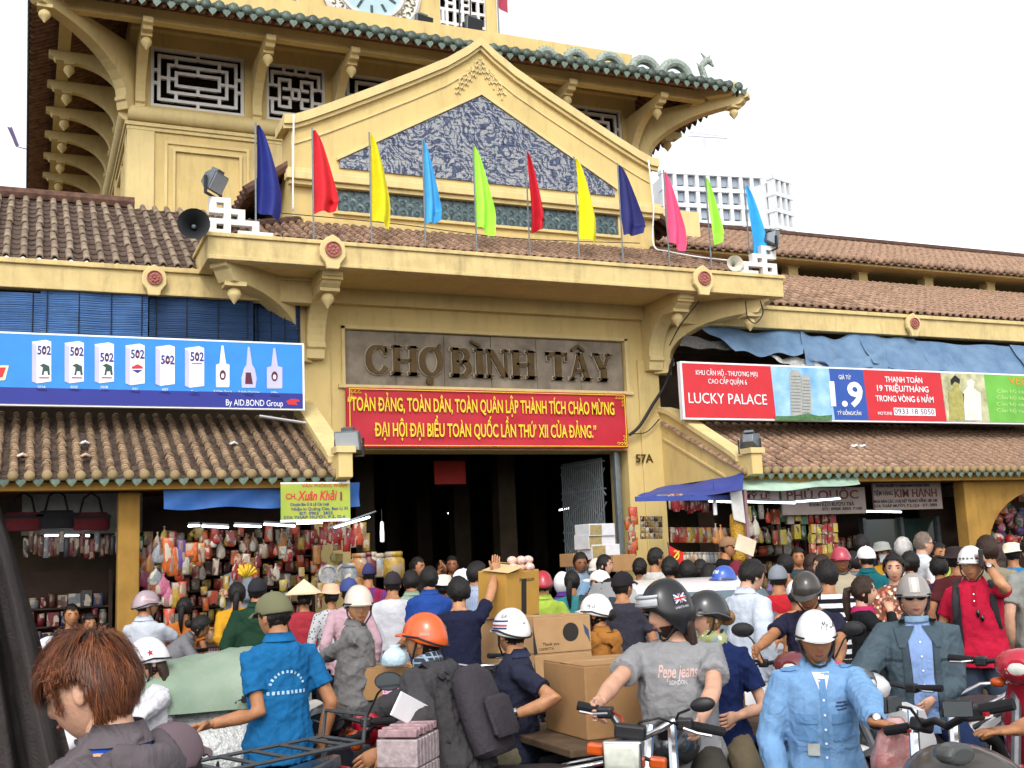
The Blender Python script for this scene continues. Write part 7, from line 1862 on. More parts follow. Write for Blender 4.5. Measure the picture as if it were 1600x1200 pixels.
# two cartons with a parrot mark
q = D(860, 1070, 7.5)
mc = moto('cargo moped under the parrot cartons', Vector((q.x+.1, q.y+.2, 0)), math.radians(95), .74, '#2A2A30', mirrors=False)
zc = .80
cs = []
for k in range(2):
	z = D(860, 1070, 7.5).z+.245*k-.02
	cc_ = carton(('lower', 'upper')[k]+' brown carton with round black mark behind the navy polo rider', Vector((q.x+.1, q.y+.15, z-.02)), (.44, .3, .24), math.radians(4), CBL, prints=(('Thank you', 'f', -.22, .25, .03), ('CAFFETTA', 'f', -.3, .12, .025)))
	bd = cc_.children[0]
	MB().lathe([(.062, 0), (.062, .001), (.052, .0011)], (.06, -.151, .13), (0, -1, 0), 24).build('round_mark', INK, bd); MB().lathe([(.04, 0), (.04, .002)], (.06, -.1515, .13), (0, -1, 0), 20).build('round_mark_centre', INK, bd)
	MB().add([(.16, -.1515, .18), (.2, -.1515, .14), (.21, -.1515, .05), (.19, -.1515, .09), (.17, -.1515, .12)], [(0, 1, 2, 3, 4)]).build('bird_print', M('bird_blue_ink', '#3A4A6A', .7), bd)
	MB().add([(-.23, -.1515, .0), (-.2, -.1515, .0), (-.23, -.1515, .2)], [(0, 1, 2)]).build('dark_wedge_print', INK, bd)
for x in (-.2, .2): pass
# tall tilted carton and one beneath, snack pack on top
q = D(795, 955, 9.0)
carton('yellow brown carton tilted on the porter\'s load with open flaps', Vector((q.x-.0, q.y+.0, q.z-.03)), (.40, .3, .36), math.radians(25), CBY, tilt=(.1, -.06), flaps=False, prints=(('Premium', 'f', .12, .8, .05), ('No', 'f', -.3, .15, .035)))
b_ = [x for x in bpy.data.objects if x.get('label', '').startswith('yellow brown carton')][0]
MB().box(-.02, .04, -.152, -.151, .02, .3).build('black_band_print', INK, b_.children[0])
for s_, a in ((1, .5), (-1, .35)): MB().cbox((s_*.12, s_*.05, .385), (.2, .28, .004), Matrix.Rotation(s_*a*.5, 3, 'Y')).build('open_flap', CBT, b_)
q2 = D(795, 1035, 9.05); carton('brown carton under the tilted yellow carton', Vector((q2.x-.02, q2.y+.02, q2.z)), (.44, .34, q.z-q2.z-.06), math.radians(20), CBL)
moto('loaded moped carrying the tilted cartons', Vector((q2.x, q2.y+.1, 0)), math.radians(200), .7, '#40404A', mirrors=False)
q = D(818, 878, 9.0)
m = MB(); r5 = random.Random(5)
for k in range(6): m.ball((q.x-.09+.07*(k % 3), q.y+.02*(k % 2), q.z-.04+.055*(k//3)), (.045, .04, .035), 8, 6)
tag(m.build('snack_pack', M('orange_snack_film', '#C98A4A', .25, .35, 40, spec=.7, col2='#D8C9D0'), smooth=True), 'clear pack of orange snacks on top of the tilted carton', 'snack pack')
# carton with pink label under the grey sweatshirt man's hand
q = D(622, 1092, 7.2)
cc_ = carton('flat brown carton with pink label beside the grey sweatshirt man', Vector((q.x, q.y+.15, q.z)), (.42, .36, .2), math.radians(-28), CB)
MB().box(-.02, .14, -.1825, -.1815, .02, .085).build('pink_label', M('pink_label_paper', '#C77AA8', .6, .05), cc_.children[0]); text('print', 'Lavender 3', .035, pw, cc_.children[0], (.06, -.183, .05), EX, EZ, -EY, ext=.0005)
moto('moped carrying the carton with the pink label', Vector((q.x, q.y+.2, 0)), math.radians(80), .72, '#2F3A58', mirrors=False)
q = D(617, 1030, 7.1); tag(MB().loft([[q+Vector((r_*math.cos(a)*(1+.12*math.sin(3*a)), r_*.7*math.sin(a), z)) for a in [2*PI*k/14 for k in range(14)]] for r_, z in ((.05, -.05), (.085, -.03), (.08, .02), (.06, .05), (.03, .075), (.045, .09))]).build('plastic_bag', M('pale_blue_bag', '#BFD6E0', .25, .15, 20, .5, 30, spec=.5), smooth=True), 'pale blue knotted plastic bag on the pink label carton', 'plastic bag')
# shrink wrapped packets in front of the charcoal rider
PK = M('packet_film', '#B9A9A8', .25, .35, 30, .2, 60, spec=.6, col2='#8E7F84'); PKR = M('packet_pink_end', '#A8888C', .4, .3, 30)
q = D(640, 1225, 5.3); pk_ = thing('packet_bundle', 'bundle of shrink wrapped paper packets before the charcoal rider', 'bundle', (q.x, q.y, q.z-.16), math.radians(52))
for j in range(3):
	for i in range(7):
		m = MB().box(-.16+i*.046, -.117+i*.046, -.1, .1, j*.13, j*.13+.125); m.build('packet', PK, pk_, bevel=.006)
for i in range(6): MB().cbox((-.13+i*.05, 0, .41+.004*(i%2)), (.045, .19, .035), Matrix.Rotation(.06, 3, 'Y')).build('packet', PKR, pk_, bevel=.005)
q = D(640, 1110, 5.45); tag(MB().cbox(q, (.22, .012, .12), Matrix.Rotation(.5, 3, 'Y') @ Matrix.Rotation(.5, 3, 'Z')).build('paper_sheaf', pw, bevel=.003), 'white paper sheaf on top of the packet bundle', 'paper')
# green tarp load with plastic wrapped goods, left
TPL = M('pale_green_tarp', '#8C9A88', .6, .2, 3, .4, 10, col2='#6F8470'); WRP = M('clear_wrap', '#A9ABA9', .15, .3, 25, .5, 40, spec=.8, col2='#7F8280')
q = D(318, 1040, 6.9); ld = thing('cargo_load', 'load under a pale green tarp strapped with black rubber bands', 'cargo', (q.x+.1, q.y, 0), math.radians(-12))
zt = D(330, 1022, 6.9).z
m = MB(); g_ = []
for i in range(15):
	u = i/14; row = []
	for k in range(13):
		a = PI*k/12; rx = .36+.02*math.sin(u*9)
		row.append((-.42+.95*u, -rx*math.cos(a)*(1+.04*math.sin(7*u+k)), .9+(zt-.9+.025*math.sin(u*7+k*.6)+.012*math.sin(u*23+k*2.1))*math.sin(a)**.7))
	g_.append(row)
m.sheet(g_); m.build('tarp_cover', TPL, ld, smooth=True, fixn=False)
m = MB(); g_ = []
for i in range(15):
	u = i/14; row = []
	for k in range(13):
		a = PI*k/12; rx = .42+.015*math.sin(u*14+k)
		row.append((-.5+1.05*u, -rx*math.cos(a), .42+(.54+.02*math.sin(u*17+k*1.6))*math.sin(a)**.6))
	g_.append(row)
m.sheet(g_); m.build('wrapped_goods', WRP, ld, smooth=True, fixn=False)
m = MB()
for x in (-.3, .0, .3):
	m.tube([(x+.1*t, -.44*math.cos(PI*t), .45+.5*math.sin(PI*t)) for t in [k/10 for k in range(11)]], .012, 6)
m.build('rubber_strap', RUB, ld)
MB().box(-.5, .55, -.4, .4, .3, .42).build('cart_bed', STEELD, ld)
for x in (-.35, .38):
	for y in (-.38, .38): MB().lathe([(.05, -.03), (.24, -.03), (.26, 0), (.24, .03), (.05, .03)], (x, y, .26), (0, 1, 0), 20).build('wheel', RUB, ld, smooth='auto')
q = D(492, 1128, 6.1); tag(helmet_shell(Matrix.Translation(q), .8, .026).build('loose_helmet', M('cream_helmet', '#D2CCC0', .3, .05, coat=.4), smooth=True), 'cream helmet hanging on a moped beside the blue polo man', 'helmet')
# paper and boxes at the gate
for k, (x, y, d, w, h, lb, mt) in enumerate(((905, 877, 13.6, .36, .16, 'open brown carton behind the pale blue shirted man', CB), (936, 866, 13.6, .42, .18, 'white printed box under the noodle box by the gate', M('white_card', '#C9CACD', .7)), (930, 850, 13.6, .4, .18, 'noodle box with bowl picture stacked by the gate', M('white_card', '#C9CACD', .7)), (930, 830, 13.6, .38, .15, 'topmost noodle box of the stack by the gate', M('white_card', '#C9CACD', .7)), (965, 885, 13.3, .34, .2, 'brown carton low by the right jamb', CB))):
	q = D(x, y+8, d); c_ = carton(lb, Vector((q.x, q.y, q.z)), (w, .3, h), .15, mt, flaps=False, group='boxes by the gate')
	if 'noodle' in lb: MB().box(-w/2+.01, -w*.02, -.153, -.151, .015, h-.02).build('bowl_picture', M('bowl_print', '#B08A4E', .5, .4, 25, col2='#6E7A5A'), c_.children[0])
q = D(1165, 852, 10.4); tag(MB().cbox(q, (.2, .02, .15), Matrix.Rotation(.35, 3, 'Y')).build('paper_bag', M('cream_paper', '#D2C4AA', .8)), 'cream paper bag held up before the sweet stall', 'paper bag')
q = D(1055, 868, 11.8); fl_ = wthing('small_flag', 'small red flag with yellow emblem over the white car', 'flag', (q.x, q.y, q.z-.1))
MB().sheet([[(q.x-.08+.17*u, q.y+.02*math.sin(u*4), q.z+.12-.09*u-.16*v+.01*math.sin(v*3)) for u in (0, .3, .6, 1)] for v in (0, .5, 1)]).build('cloth', M('bright_red_cloth', '#C8201E', .7), fl_, smooth=True, fixn=False)
MB().tube([(q.x-.02+.045*math.cos(a), q.y-.03, q.z+.0+.045*math.sin(a)) for a in [PI*.1+t*.5 for t in range(-5, 4)]], .01, 5).build('sickle_print', M('flag_gold', '#D9B63A', .6), fl_); MB().tube([(q.x-.05, q.y-.03, q.z-.04), (q.x+.03, q.y-.03, q.z+.04)], .01, 5).build('hammer_print', MATS['flag_gold'], fl_); MB().tube([(q.x-.08, q.y, q.z+.14), (q.x-.03, q.y, q.z-.25)], .008, 5).build('stick', STEELD, fl_)
# clear red bag on the bike by the guard
q = D(1400, 1165, 5.0); tag(MB().loft([[q+Vector((r_*math.cos(a)*(1+.15*math.sin(4*a+z*9)), r_*.7*math.sin(a), z)) for a in [2*PI*k/18 for k in range(18)]] for r_, z in ((.06, -.22), (.12, -.18), (.13, -.05), (.09, .06), (.04, .12))]).build('plastic_bag', M('red_printed_clear_bag', '#C9A6A4', .15, .35, 9, .5, 25, spec=.7, col2='#A8463F', alpha=.85), smooth=True), 'clear plastic bag with red print hanging from the guard\'s handlebar', 'plastic bag')
# draped grey-brown curtain at the left frame edge
m = MB(); g_ = []
for j in range(25):
	v = j/24; y_ = 760+v*560; row = []
	for i in range(41):
		u = i/40; xr = -2+118*max(0, (y_-790)/410)**.9
		p = D(-170+(xr+170)*u, y_, 2.7+.05*math.sin(u*26+v*1.5)+.025*math.sin(u*60+v*3))
		row.append(p)
	g_.append(row)
m.sheet(g_); tag(m.build('draped_cloth', M('grey_brown_cloth', '#2B2524', .9, .25, 5, .3, 120, col2='#4A4442'), smooth=True, fixn=False), 'grey brown draped cloth hanging at the left frame edge', 'cloth')
# ------------------------------------------------------------------ stalls and goods
GM = {}
def goods_mat(kind, hx):
	"""printed wrapper: base colour, a paler label band and random darker patches, different on every item"""
	nm = 'goods_%s_%s' % (kind, hx.lstrip('#'))
	if nm in MATS: return MATS[nm]
	m = M(nm, tuple(v*.75 for v in lin(hx)), .4, .3, 7, spec=.45, rnd=.35)
	n, L = m.node_tree.nodes, m.node_tree.links; p = n['Principled BSDF']; src = p.inputs['Base Color'].links[0].from_socket
	tc = n.new('ShaderNodeTexCoord'); oi = n.new('ShaderNodeObjectInfo'); ad = n.new('ShaderNodeVectorMath'); ad.operation = 'ADD'
	mu = n.new('ShaderNodeVectorMath'); mu.operation = 'SCALE'; mu.inputs[0].default_value = (37, 17, 53); L.new(oi.outputs['Random'], mu.inputs['Scale'])
	L.new(tc.outputs['Object'], ad.inputs[0]); L.new(mu.outputs[0], ad.inputs[1])
	v = n.new('ShaderNodeTexVoronoi'); v.inputs['Scale'].default_value = 2.2; v.distance = 'CHEBYCHEV'; L.new(ad.outputs[0], v.inputs['Vector'])
	sp = n.new('ShaderNodeSeparateColor'); L.new(v.outputs['Color'], sp.inputs[0])
	gt = n.new('ShaderNodeMath'); gt.operation = 'GREATER_THAN'; gt.inputs[1].default_value = .66; L.new(sp.outputs[0], gt.inputs[0])
	mx = n.new('ShaderNodeMix'); mx.data_type = 'RGBA'; L.new(gt.outputs[0], mx.inputs['Factor']); L.new(src, mx.inputs['A'])
	hv = n.new('ShaderNodeMix'); hv.data_type = 'RGBA'; hv.inputs['A'].default_value = (.45, .4, .3, 1); hv.inputs['B'].default_value = (.12, .05, .03, 1); L.new(sp.outputs[1], hv.inputs['Factor']); L.new(hv.outputs['Result'], mx.inputs['B'])
	L.new(mx.outputs['Result'], p.inputs['Base Color'])
	return m
def goods_mesh(kind, hx):
	k = (kind, hx)
	if k in GM: return GM[k]
	mt = goods_mat(kind, hx)
	m = MB()
	if kind == 'box':
		m.box(-.5, .5, -.5, .5, 0, 1); me = None
	elif kind == 'pouch':
		m.loft([[Vector((x*w, y*t, z)) for x, y in ((-.5, 0), (-.3, -.5), (.3, -.5), (.5, 0), (.3, .5), (-.3, .5))] for z, w, t in ((0, 1, .05), (.08, .95, .5), (.5, .92, 1), (.9, .95, .5), (1, 1, .05))])
	elif kind == 'jar':
		m.lathe([(.42, 0), (.5, .06), (.5, .7), (.38, .8), (.38, .82), (.42, .82), (.42, .98), (.36, 1.)], n=14)
	elif kind == 'can':
		m.lathe([(.5, 0), (.5, 1)], n=14)
	elif kind == 'bag':
		m.loft([[Vector((r*math.cos(a)*(1+.1*math.sin(3*a)), .6*r*math.sin(a), z)) for a in [2*PI*q/12 for q in range(12)]] for r, z in ((.25, 0), (.48, .12), (.5, .4), (.36, .65), (.1, .82), (.06, .9), (.14, 1))])
	elif kind == 'ball':
		m.ball((0, 0, .5), .5, 14, 10)
	me = m.mesh('goods', mt, kind not in ('box',))
	GM[k] = me
	return me
CN = {'#A8242C': 'red', '#C84A2A': 'orange red', '#C9A23A': 'golden', '#2F6A3E': 'green', '#3A4E8C': 'blue', '#C9C2B4': 'pale', '#C86A8A': 'pink', '#D2662A': 'orange', '#6A4A9A': 'purple', '#5A3226': 'brown', '#D8C24A': 'yellow', '#2A2A30': 'black', '#8A8F94': 'grey', '#7A1F2A': 'maroon', '#C98A4A': 'amber'}
KN = {'box': 'box', 'pouch': 'packet', 'jar': 'jar', 'can': 'tin', 'bag': 'bag', 'ball': 'ball'}
def goods(kind, hx, p, dim, stall, rz=0., tilt=0., tail=''):
	o = link(KN[kind] if kind != 'pouch' else 'packet', goods_mesh(kind, hx), None, Matrix.Translation(p) @ Matrix.Rotation(rz, 4, 'Z') @ Matrix.Rotation(tilt, 4, 'Y') @ Matrix.Diagonal((*dim, 1)))
	return tag(o, '%s %s %s' % (CN[hx], KN[kind], tail or 'on the shelves of '+stall), KN[kind], '%s %s goods %s' % (CN[hx], KN[kind], tail or 'of '+stall))
r7 = random.Random(11)
WOOD = M('dark_shelf_wood', '#3A2A20', .85, .2, 8); LAMP = M('lit_tube', '#EAF4FF', .4, .0, emit=5.0); GINGHAM = cloth('#8A4A54', 'plaid', '#B9A4A8')
def shelves(label, x0, x1, y0, y1, zs):
	o = wthing('shelf_unit', label, 'shelf', ((x0+x1)/2, (y0+y1)/2, PV))
	for z in zs: MB().box(x0, x1, y0, y1, z-.02, z).build('shelf', WOOD, o)
	for x in (x0-.02, x1+.02): MB().box(x-.02, x+.02, y0, y1, PV, zs[-1]+.4).build('side', WOOD, o)
	MB().box(x0, x1, y1, y1+.02, PV, zs[-1]+.4).build('back', WOOD, o)
def fill(stall, x0, x1, y, zs, pal, kinds, hmax=.2, wr_=(.07, .14), n=None):
	for z in zs:
		x = x0+.06
		while x < x1-.08:
			w = r7.uniform(*wr_); k = r7.choice(kinds); h = r7.uniform(.6, 1)*hmax
			goods(k, r7.choice(pal), Vector((x+w/2, y+r7.uniform(-.03, .03), z+.001)), (w*.94, min(w, .14), h), stall, r7.uniform(-.1, .1)); x += w+.006
def tube_lamp(label, p, q):
	o = wthing('tube_lamp', label, 'lamp', p)
	MB().tube([p, q], .011, 8).build('tube', LAMP, o)
	MB().cbox((Vector(p)+Vector(q))/2+Vector((0, 0, .028)), ((Vector(q)-Vector(p)).length, .04, .014), Matrix.Rotation(-math.atan2(q[2]-p[2], q[0]-p[0]), 3, 'Y')).build('batten', STEEL, o)
# snack stall, left of the entrance
ST = 'the snack stall'
shelves('dark shelves packed with packets at the back of the snack stall', 1.2, 3.2, 13.6, 14.0, (.98, 1.16, 1.34, 1.52, 1.7, 1.88, 2.06))
fill(ST, 1.2, 3.2, 13.68, (.98, 1.16, 1.34, 1.52, 1.7, 1.88, 2.06), ['#A8242C', '#C84A2A', '#C9A23A', '#7A1F2A', '#C9C2B4', '#5A3226', '#D8C24A', '#A8242C'], ['box', 'pouch', 'pouch', 'jar'], .165)
o = wthing('stall_counter', 'checked cloth counter of the snack stall', 'counter', (2.2, 12.9, PV)); MB().box(1.2, 3.15, 12.75, 13.3, PV, .92).build('counter_body', GINGHAM, o); MB().box(1.15, 3.2, 12.7, 13.35, .92, .95).build('counter_top', WOOD, o)
for i in range(26): goods(r7.choice(['pouch', 'bag', 'pouch']), r7.choice(['#A8242C', '#C84A2A', '#C9A23A', '#C98A4A', '#C9C2B4']), Vector((1.25+i*.075, 12.75+r7.uniform(-.05, .05), 1.62+r7.uniform(-.08, .5))), (.1, .07, r7.uniform(.14, .24)), ST, r7.uniform(-.3, .3), tail='strung along the front of '+ST)
for i in range(12): goods('jar', r7.choice(['#8A8F94', '#C98A4A', '#7A1F2A']), Vector((1.3+i*.155, 12.95+r7.uniform(-.08, .08), .951)), (.13, .13, .17), ST, tail='on the counter of '+ST)
for i in range(9): goods('bag', r7.choice(['#C98A4A', '#A8242C', '#C9C2B4']), Vector((2.3+i*.1, 13.0+r7.uniform(-.1, .1), 1.9+r7.uniform(-.06, .06))), (.12, .1, .22), ST, tail='hanging over the counter of '+ST)
a, b = at_y(256, 757, 12.35), at_y(562, 790, 12.35)
MV = M('blue_valance_cloth', '#3566AE', .6, .12, 3, .3, 8)
m = MB(); m.sheet([[(a.x+(b.x-a.x)*i/30, 12.35+.02*math.sin(i*.8+j), a.z+(b.z-a.z)*j/5-.015*math.sin(i*.5)*j/5) for i in range(31)] for j in range(6)]); tag(m.build('blue_valance', MV, smooth=True, fixn=False), 'blue cloth valance over the snack stall', 'valance')
XS = wthing('shop_sign', 'green and yellow sign over the snack stall beside the entrance', 'sign', (3.0, 12.2, 2.3))
YS = 12.12
bd = prect(438, 754, 547, 814, YS, .02, M('sign_lime', '#74A03C', .5, .45, 2.2, col2='#B0AC40'), 'board', XS)
prect(438, 754, 547, 755.5, YS-.021, .002, pw, 'edge', XS); prect(438, 812.5, 547, 814, YS-.021, .002, pw, 'edge', XS)
ptext('CH.', 455, 776, 9, YS-.023, pr, bd, bold=.02, wpx=17); ptext('Xuân Khải', 496, 775, 15, YS-.023, pr, bd, bold=.02, shear=.25, wpx=62); ptext('I', 533, 776, 13, YS-.023, M('print_maroon2', '#7A1F3A', .5), bd, bold=.03)
ptext('VĂN PHÒNG PHẨM', 507, 759, 5, YS-.023, pr, bd, wpx=70); ptext('Chuyên Bán Sỉ & Lẻ Các Loại', 484, 788, 5, YS-.023, pdb, bd, wpx=60)
ptext('Nhận in Quảng Cáo, Bao Lì Xì', 500, 795, 5, YS-.023, pdb, bd, wpx=88); ptext('ĐT: 0903 · 3855', 494, 802, 5, YS-.023, pdb, bd, wpx=52); ptext('57A THÁP MƯỜI, P.2, Q.6', 492, 808, 4.5, YS-.023, pdb, bd, wpx=96)
for k, (x0, y0, x1, y1) in enumerate(((294, 822, 312, 821), (316, 822, 357, 824), (366, 821, 408, 823), (412, 819, 461, 822), (464, 818, 506, 816))):
	p, q = at_y(x0, y0, 12.55), at_y(x1, y1, 12.55); tube_lamp(['shortest lit tube lamp, leftmost over the snack stall', 'lit tube lamp second from the left over the snack stall', 'lit tube lamp in the middle over the snack stall', 'lit tube lamp second from the right under the green sign', 'lit tube lamp just under the green sign right corner'][k], p, q)
tube_lamp('slanting lit tube lamp at the corner of the snack stall', at_y(523, 824, 12.2), at_y(577, 808, 11.7))
lp = at_y(597, 832, 11.9); o = wthing('bulb_lamp', 'white energy saving bulb hanging by the entrance', 'lamp', lp); MB().lathe([(.012, .12), (.02, .1), (.022, .04), (.026, .0), (.024, -.1), (.01, -.11)], lp, n=10).build('bulb', pw, o, smooth='auto'); MB().tube([lp+Vector((0, 0, .12)), lp+Vector((0, 0, .25))], .004, 4).build('flex', BLK, o)
for k, (x, y, hx, w, h, kd) in enumerate(((262, 895, '#D2662A', .13, .36, 'pouch'), (272, 900, '#D2662A', .12, .3, 'pouch'), (283, 895, '#6A4A9A', .1, .34, 'pouch'), (290, 898, '#C9C2B4', .1, .2, 'pouch'), (255, 930, '#C86A8A', .16, .22, 'bag'), (262, 948, '#C86A8A', .13, .26, 'bag'), (275, 950, '#C9A23A', .1, .26, 'pouch'), (285, 945, '#C84A2A', .09, .24, 'pouch'), (264, 985, '#C84A2A', .12, .22, 'pouch'), (298, 878, '#D2662A', .16, .2, 'pouch'), (248, 880, '#8A8F94', .14, .22, 'bag'), (243, 915, '#8A8F94', .14, .2, 'bag'))):
	p = at_y(x, y, 12.3); goods(kd, hx, p, (w, .08, h), ST, r7.uniform(-.3, .3), tail='hanging at the left post of '+ST)
for k in range(16):
	p = at_y(195+r7.uniform(0, 45), 850+r7.uniform(0, 130), 12.9); goods(r7.choice(['pouch', 'bag']), r7.choice(['#A8242C', '#2F6A3E', '#3A4E8C', '#C9A23A', '#C86A8A', '#C9C2B4', '#D2662A']), p, (.13, .08, .2), ST, tail='hanging before the column of '+ST)
for k in range(14):
	p = at_y(505+k*5.2, 838+r7.uniform(-4, 26), 12.3); goods('pouch', r7.choice(['#A8242C', '#C84A2A', '#C9A23A']), p, (.09, .06, .2), ST, tail='hanging under the slanting lamp of '+ST)
for k, (x, y) in enumerate(((548, 900), (562, 884), (578, 882), (592, 884), (556, 912))):
	p = at_y(x, y+18, 12.1); goods('jar', ('#8A8F94', '#C98A4A', '#7A1F2A')[k % 3], p, (.2, .2, .26), ST, tail='by the entrance jamb')
p = at_y(616, 905, 12.0); goods('jar', '#C9A23A', p, (.24, .24, .3), ST, tail='of yellow sweets by the entrance jamb')
for k, (x, y) in enumerate(((512, 898), (538, 896))):
	p = at_y(x, y, 12.25); o = MB().lathe([(.11, 0), (.11, .03), (.085, .032), (.08, .02)], p, (0, -1, 0), 20).build('round_tin', M('biscuit_tin', '#4A5478', .35, .3, 12, spec=.6, col2='#B9B29A'), smooth='auto'); tag(o, ('left', 'right')[k]+' round biscuit tin behind the flowered hat', 'tin', 'round biscuit tins')
o = wthing('display_stand', 'table of small goods by the entrance jamb', 'table', (3.3, 12.1, PV)); MB().box(2.75, 3.75, 11.9, 12.4, .95, 1.0).build('table_top', WOOD, o)
for x in (2.8, 3.7):
	for y in (11.95, 12.35): MB().box(x-.02, x+.02, y-.02, y+.02, PV, .95).build('leg', WOOD, o)
p = at_y(385, 903, 12.4); m = MB()
for k in range(14): a_ = k*.45; m.tube([p, p+Vector((.12*math.sin(a_)*r7.uniform(.5, 1), .05*math.cos(a_), .1+.04*math.cos(k)))], [.004, .016], 5)
tag(m.build('paper_flowers', M('yellow_paper_flower', '#D9B32A', .7), smooth=True), 'yellow paper flowers held by the stall woman', 'flowers')
o = wthing('goods_table', 'low table of sweets before the snack stall', 'table', (1.6, 12.0, 0)); MB().box(.75, 2.6, 11.2, 11.55, .62, .66).build('table_top', WOOD, o)
for x in (.8, 2.55):
	for y in (11.25, 11.5): MB().box(x-.02, x+.02, y-.02, y+.02, 0, .62).build('leg', WOOD, o)
for k in range(26): goods(r7.choice(['jar', 'pouch', 'box']), r7.choice(['#8A8F94', '#C84A2A', '#C9C2B4', '#5A3226', '#A8242C', '#2A2A30']), Vector((.82+(k % 13)*.135, 11.3+.15*(k//13), .661)), (.12, .1, r7.uniform(.08, .2)), ST, tail='on the low table before '+ST)
# bag stall at far left
SB_ = 'the unlit bag stall'
o = wthing('poster', 'grey poster panel behind the hanging bags', 'poster', (.2, 13.9, 2)); prect(35, 772, 222, 832, 13.9, .02, M('grey_poster', '#8E8C84', .8, .2, 6), 'panel', o); ptext('GIA SỐ 7108', 200, 822, 7, 13.878, pk, o, wpx=38)
DUF = M('black_bag_cloth', '#26262A', .8, .2, 12); DUR = M('dark_red_bag_cloth', '#6A1F26', .8, .2, 12)
for k, (x, y) in enumerate(((36, 815), (88, 812), (142, 815))):
	p = at_y(x, y, 13.4); o = wthing('travel_bag', ('black and red travel bag hanging leftmost in the bag stall', 'black travel bag hanging in the middle of the bag stall', 'red travel bag hanging rightmost in the bag stall')[k], 'bag', p, 'travel bags in the bag stall')
	MB().loft([[p+Vector((.2*w*x_, .09*w*y_, z)) for x_, y_ in [(math.copysign(abs(math.cos(t))**.5, math.cos(t)), math.sin(t)) for t in [2*PI*q/16 for q in range(16)]]] for z, w in ((-.1, .9), (-.07, 1), (.06, 1), (.1, .8))]).build('bag_body', DUF if k == 1 else DUR, o, smooth='auto')
	MB().box(p.x-.205, p.x+.205, p.y-.095, p.y-.085, p.z+.03, p.z+.07).build('bag_band', DUF, o); MB().tube([p+Vector((-.12, 0, .08)), p+Vector((-.08, 0, .26)), p+Vector((0, 0, .32)), p+Vector((.08, 0, .26)), p+Vector((.12, 0, .08))], .012, 6).build('handle', DUF, o, smooth=True)
shelves('dark shelves full of goods in the bag stall', -1.2, .9, 13.7, 14.0, (.8, 1.0, 1.2, 1.4))
fill(SB_, -.6, .9, 13.75, (.8, 1.0, 1.2, 1.4), ['#2A2A30', '#5A3226', '#8A8F94', '#7A1F2A', '#3A4E8C'], ['box', 'pouch', 'jar'], .18)
for k in range(22): p = at_y(40+k*8, 868+r7.uniform(-6, 6), 13.3); goods('pouch', r7.choice(['#2A2A30', '#8A8F94', '#5A3226', '#7A1F2A', '#C9C2B4']), p, (.07, .05, .22), SB_, tail='hanging in a row in '+SB_)
# more stock hung along the snack stall front
for k in range(70): p = at_y(300+r7.uniform(0, 230), 835+r7.uniform(0, 120), 12.75+r7.uniform(-.1, .25)); goods(r7.choice(['pouch', 'box', 'bag', 'pouch']), r7.choice(['#A8242C', '#C84A2A', '#C9A23A', '#C9C2B4', '#D2662A', '#7A1F2A', '#D8C24A']), p, (r7.uniform(.06, .11), .06, r7.uniform(.09, .18)), ST, r7.uniform(-.4, .4), r7.uniform(-.1, .1), tail='dangling before the shelves of '+ST)
tube_lamp('dim lit tube lamp inside the bag stall', at_y(70, 837, 13.5), at_y(140, 837, 13.5))
# sweet stall right of the entrance
SW = 'the sweet stall'
tarp('navy blue tarp canopy over the sweet stall', [(1030, 762, 13.4), (1162, 737, 12.2), (1160, 768, 11.8), (995, 776, 12.6)], name='tarp_canopy', mat=TPN, sag=.04, seed=12)
prect(992, 776, 1140, 781, 12.1, .02, TPN, 'canopy_valance', None); vv = bpy.data.objects['canopy_valance']; tag(vv, 'narrow navy valance edging the sweet stall canopy', 'valance')
shelves('shelves of sweets against the yellow wall of the sweet stall', 9.0, 10.5, 13.6, 14.0, (.9, 1.15, 1.4, 1.65, 1.9))
fill(SW, 9.0, 10.5, 13.72, (.9, 1.15, 1.4, 1.65, 1.9), ['#A8242C', '#C84A2A', '#C9A23A', '#7A1F2A', '#5A3226', '#C9C2B4'], ['box', 'pouch', 'jar', 'can'], .2)
for k in range(16): p = at_y(1050+k*3.6, 800+r7.uniform(-4, 3), 12.4+r7.uniform(-.1, .1)); goods('pouch', '#A8242C', p, (.1, .06, .2), SW, r7.uniform(-.2, .2), tail='hanging in a cluster over '+SW)
for k in range(20): p = at_y(1004+(k % 5)*7, 815+(k//5)*9, 12.9); goods('can', ('#5A3226', '#C9A23A', '#C9C2B4')[k % 3], p, (.055, .055, .07), SW, tail='stacked left in '+SW)
for k in range(8): p = at_y(985+r7.uniform(-5, 6), 812+k*8, 12.5); goods('pouch', r7.choice(['#C84A2A', '#D2662A']), p, (.12, .07, .16), SW, r7.uniform(-.4, .4), tail='strung beside the entrance jamb')
for k in range(14): p = at_y(1052+k*6.2, 848, 12.7); goods('pouch', r7.choice(['#C84A2A', '#A8242C', '#C9A23A']), p, (.09, .06, .2), SW, tail='racked in the middle of '+SW)
for k in range(14): p = at_y(1050+k*6.2, 880, 12.5); goods('jar', r7.choice(['#8A8F94', '#C9C2B4', '#C98A4A']), p, (.09, .09, .14), SW, tail='lined up on the counter of '+SW)
o = wthing('stall_counter', 'low counter of the sweet stall', 'counter', (9.3, 12.6, PV)); MB().box(8.6, 10.4, 12.3, 12.75, PV, 1.0).build('counter_body', M('pink_counter', '#8A5A5E', .8, .2, 8), o)
p0 = at_y(1156, 878, 12.1); o = wthing('snack_column', 'tall clear bag of golden crisps hanging at the sweet stall post', 'snack bag', p0)
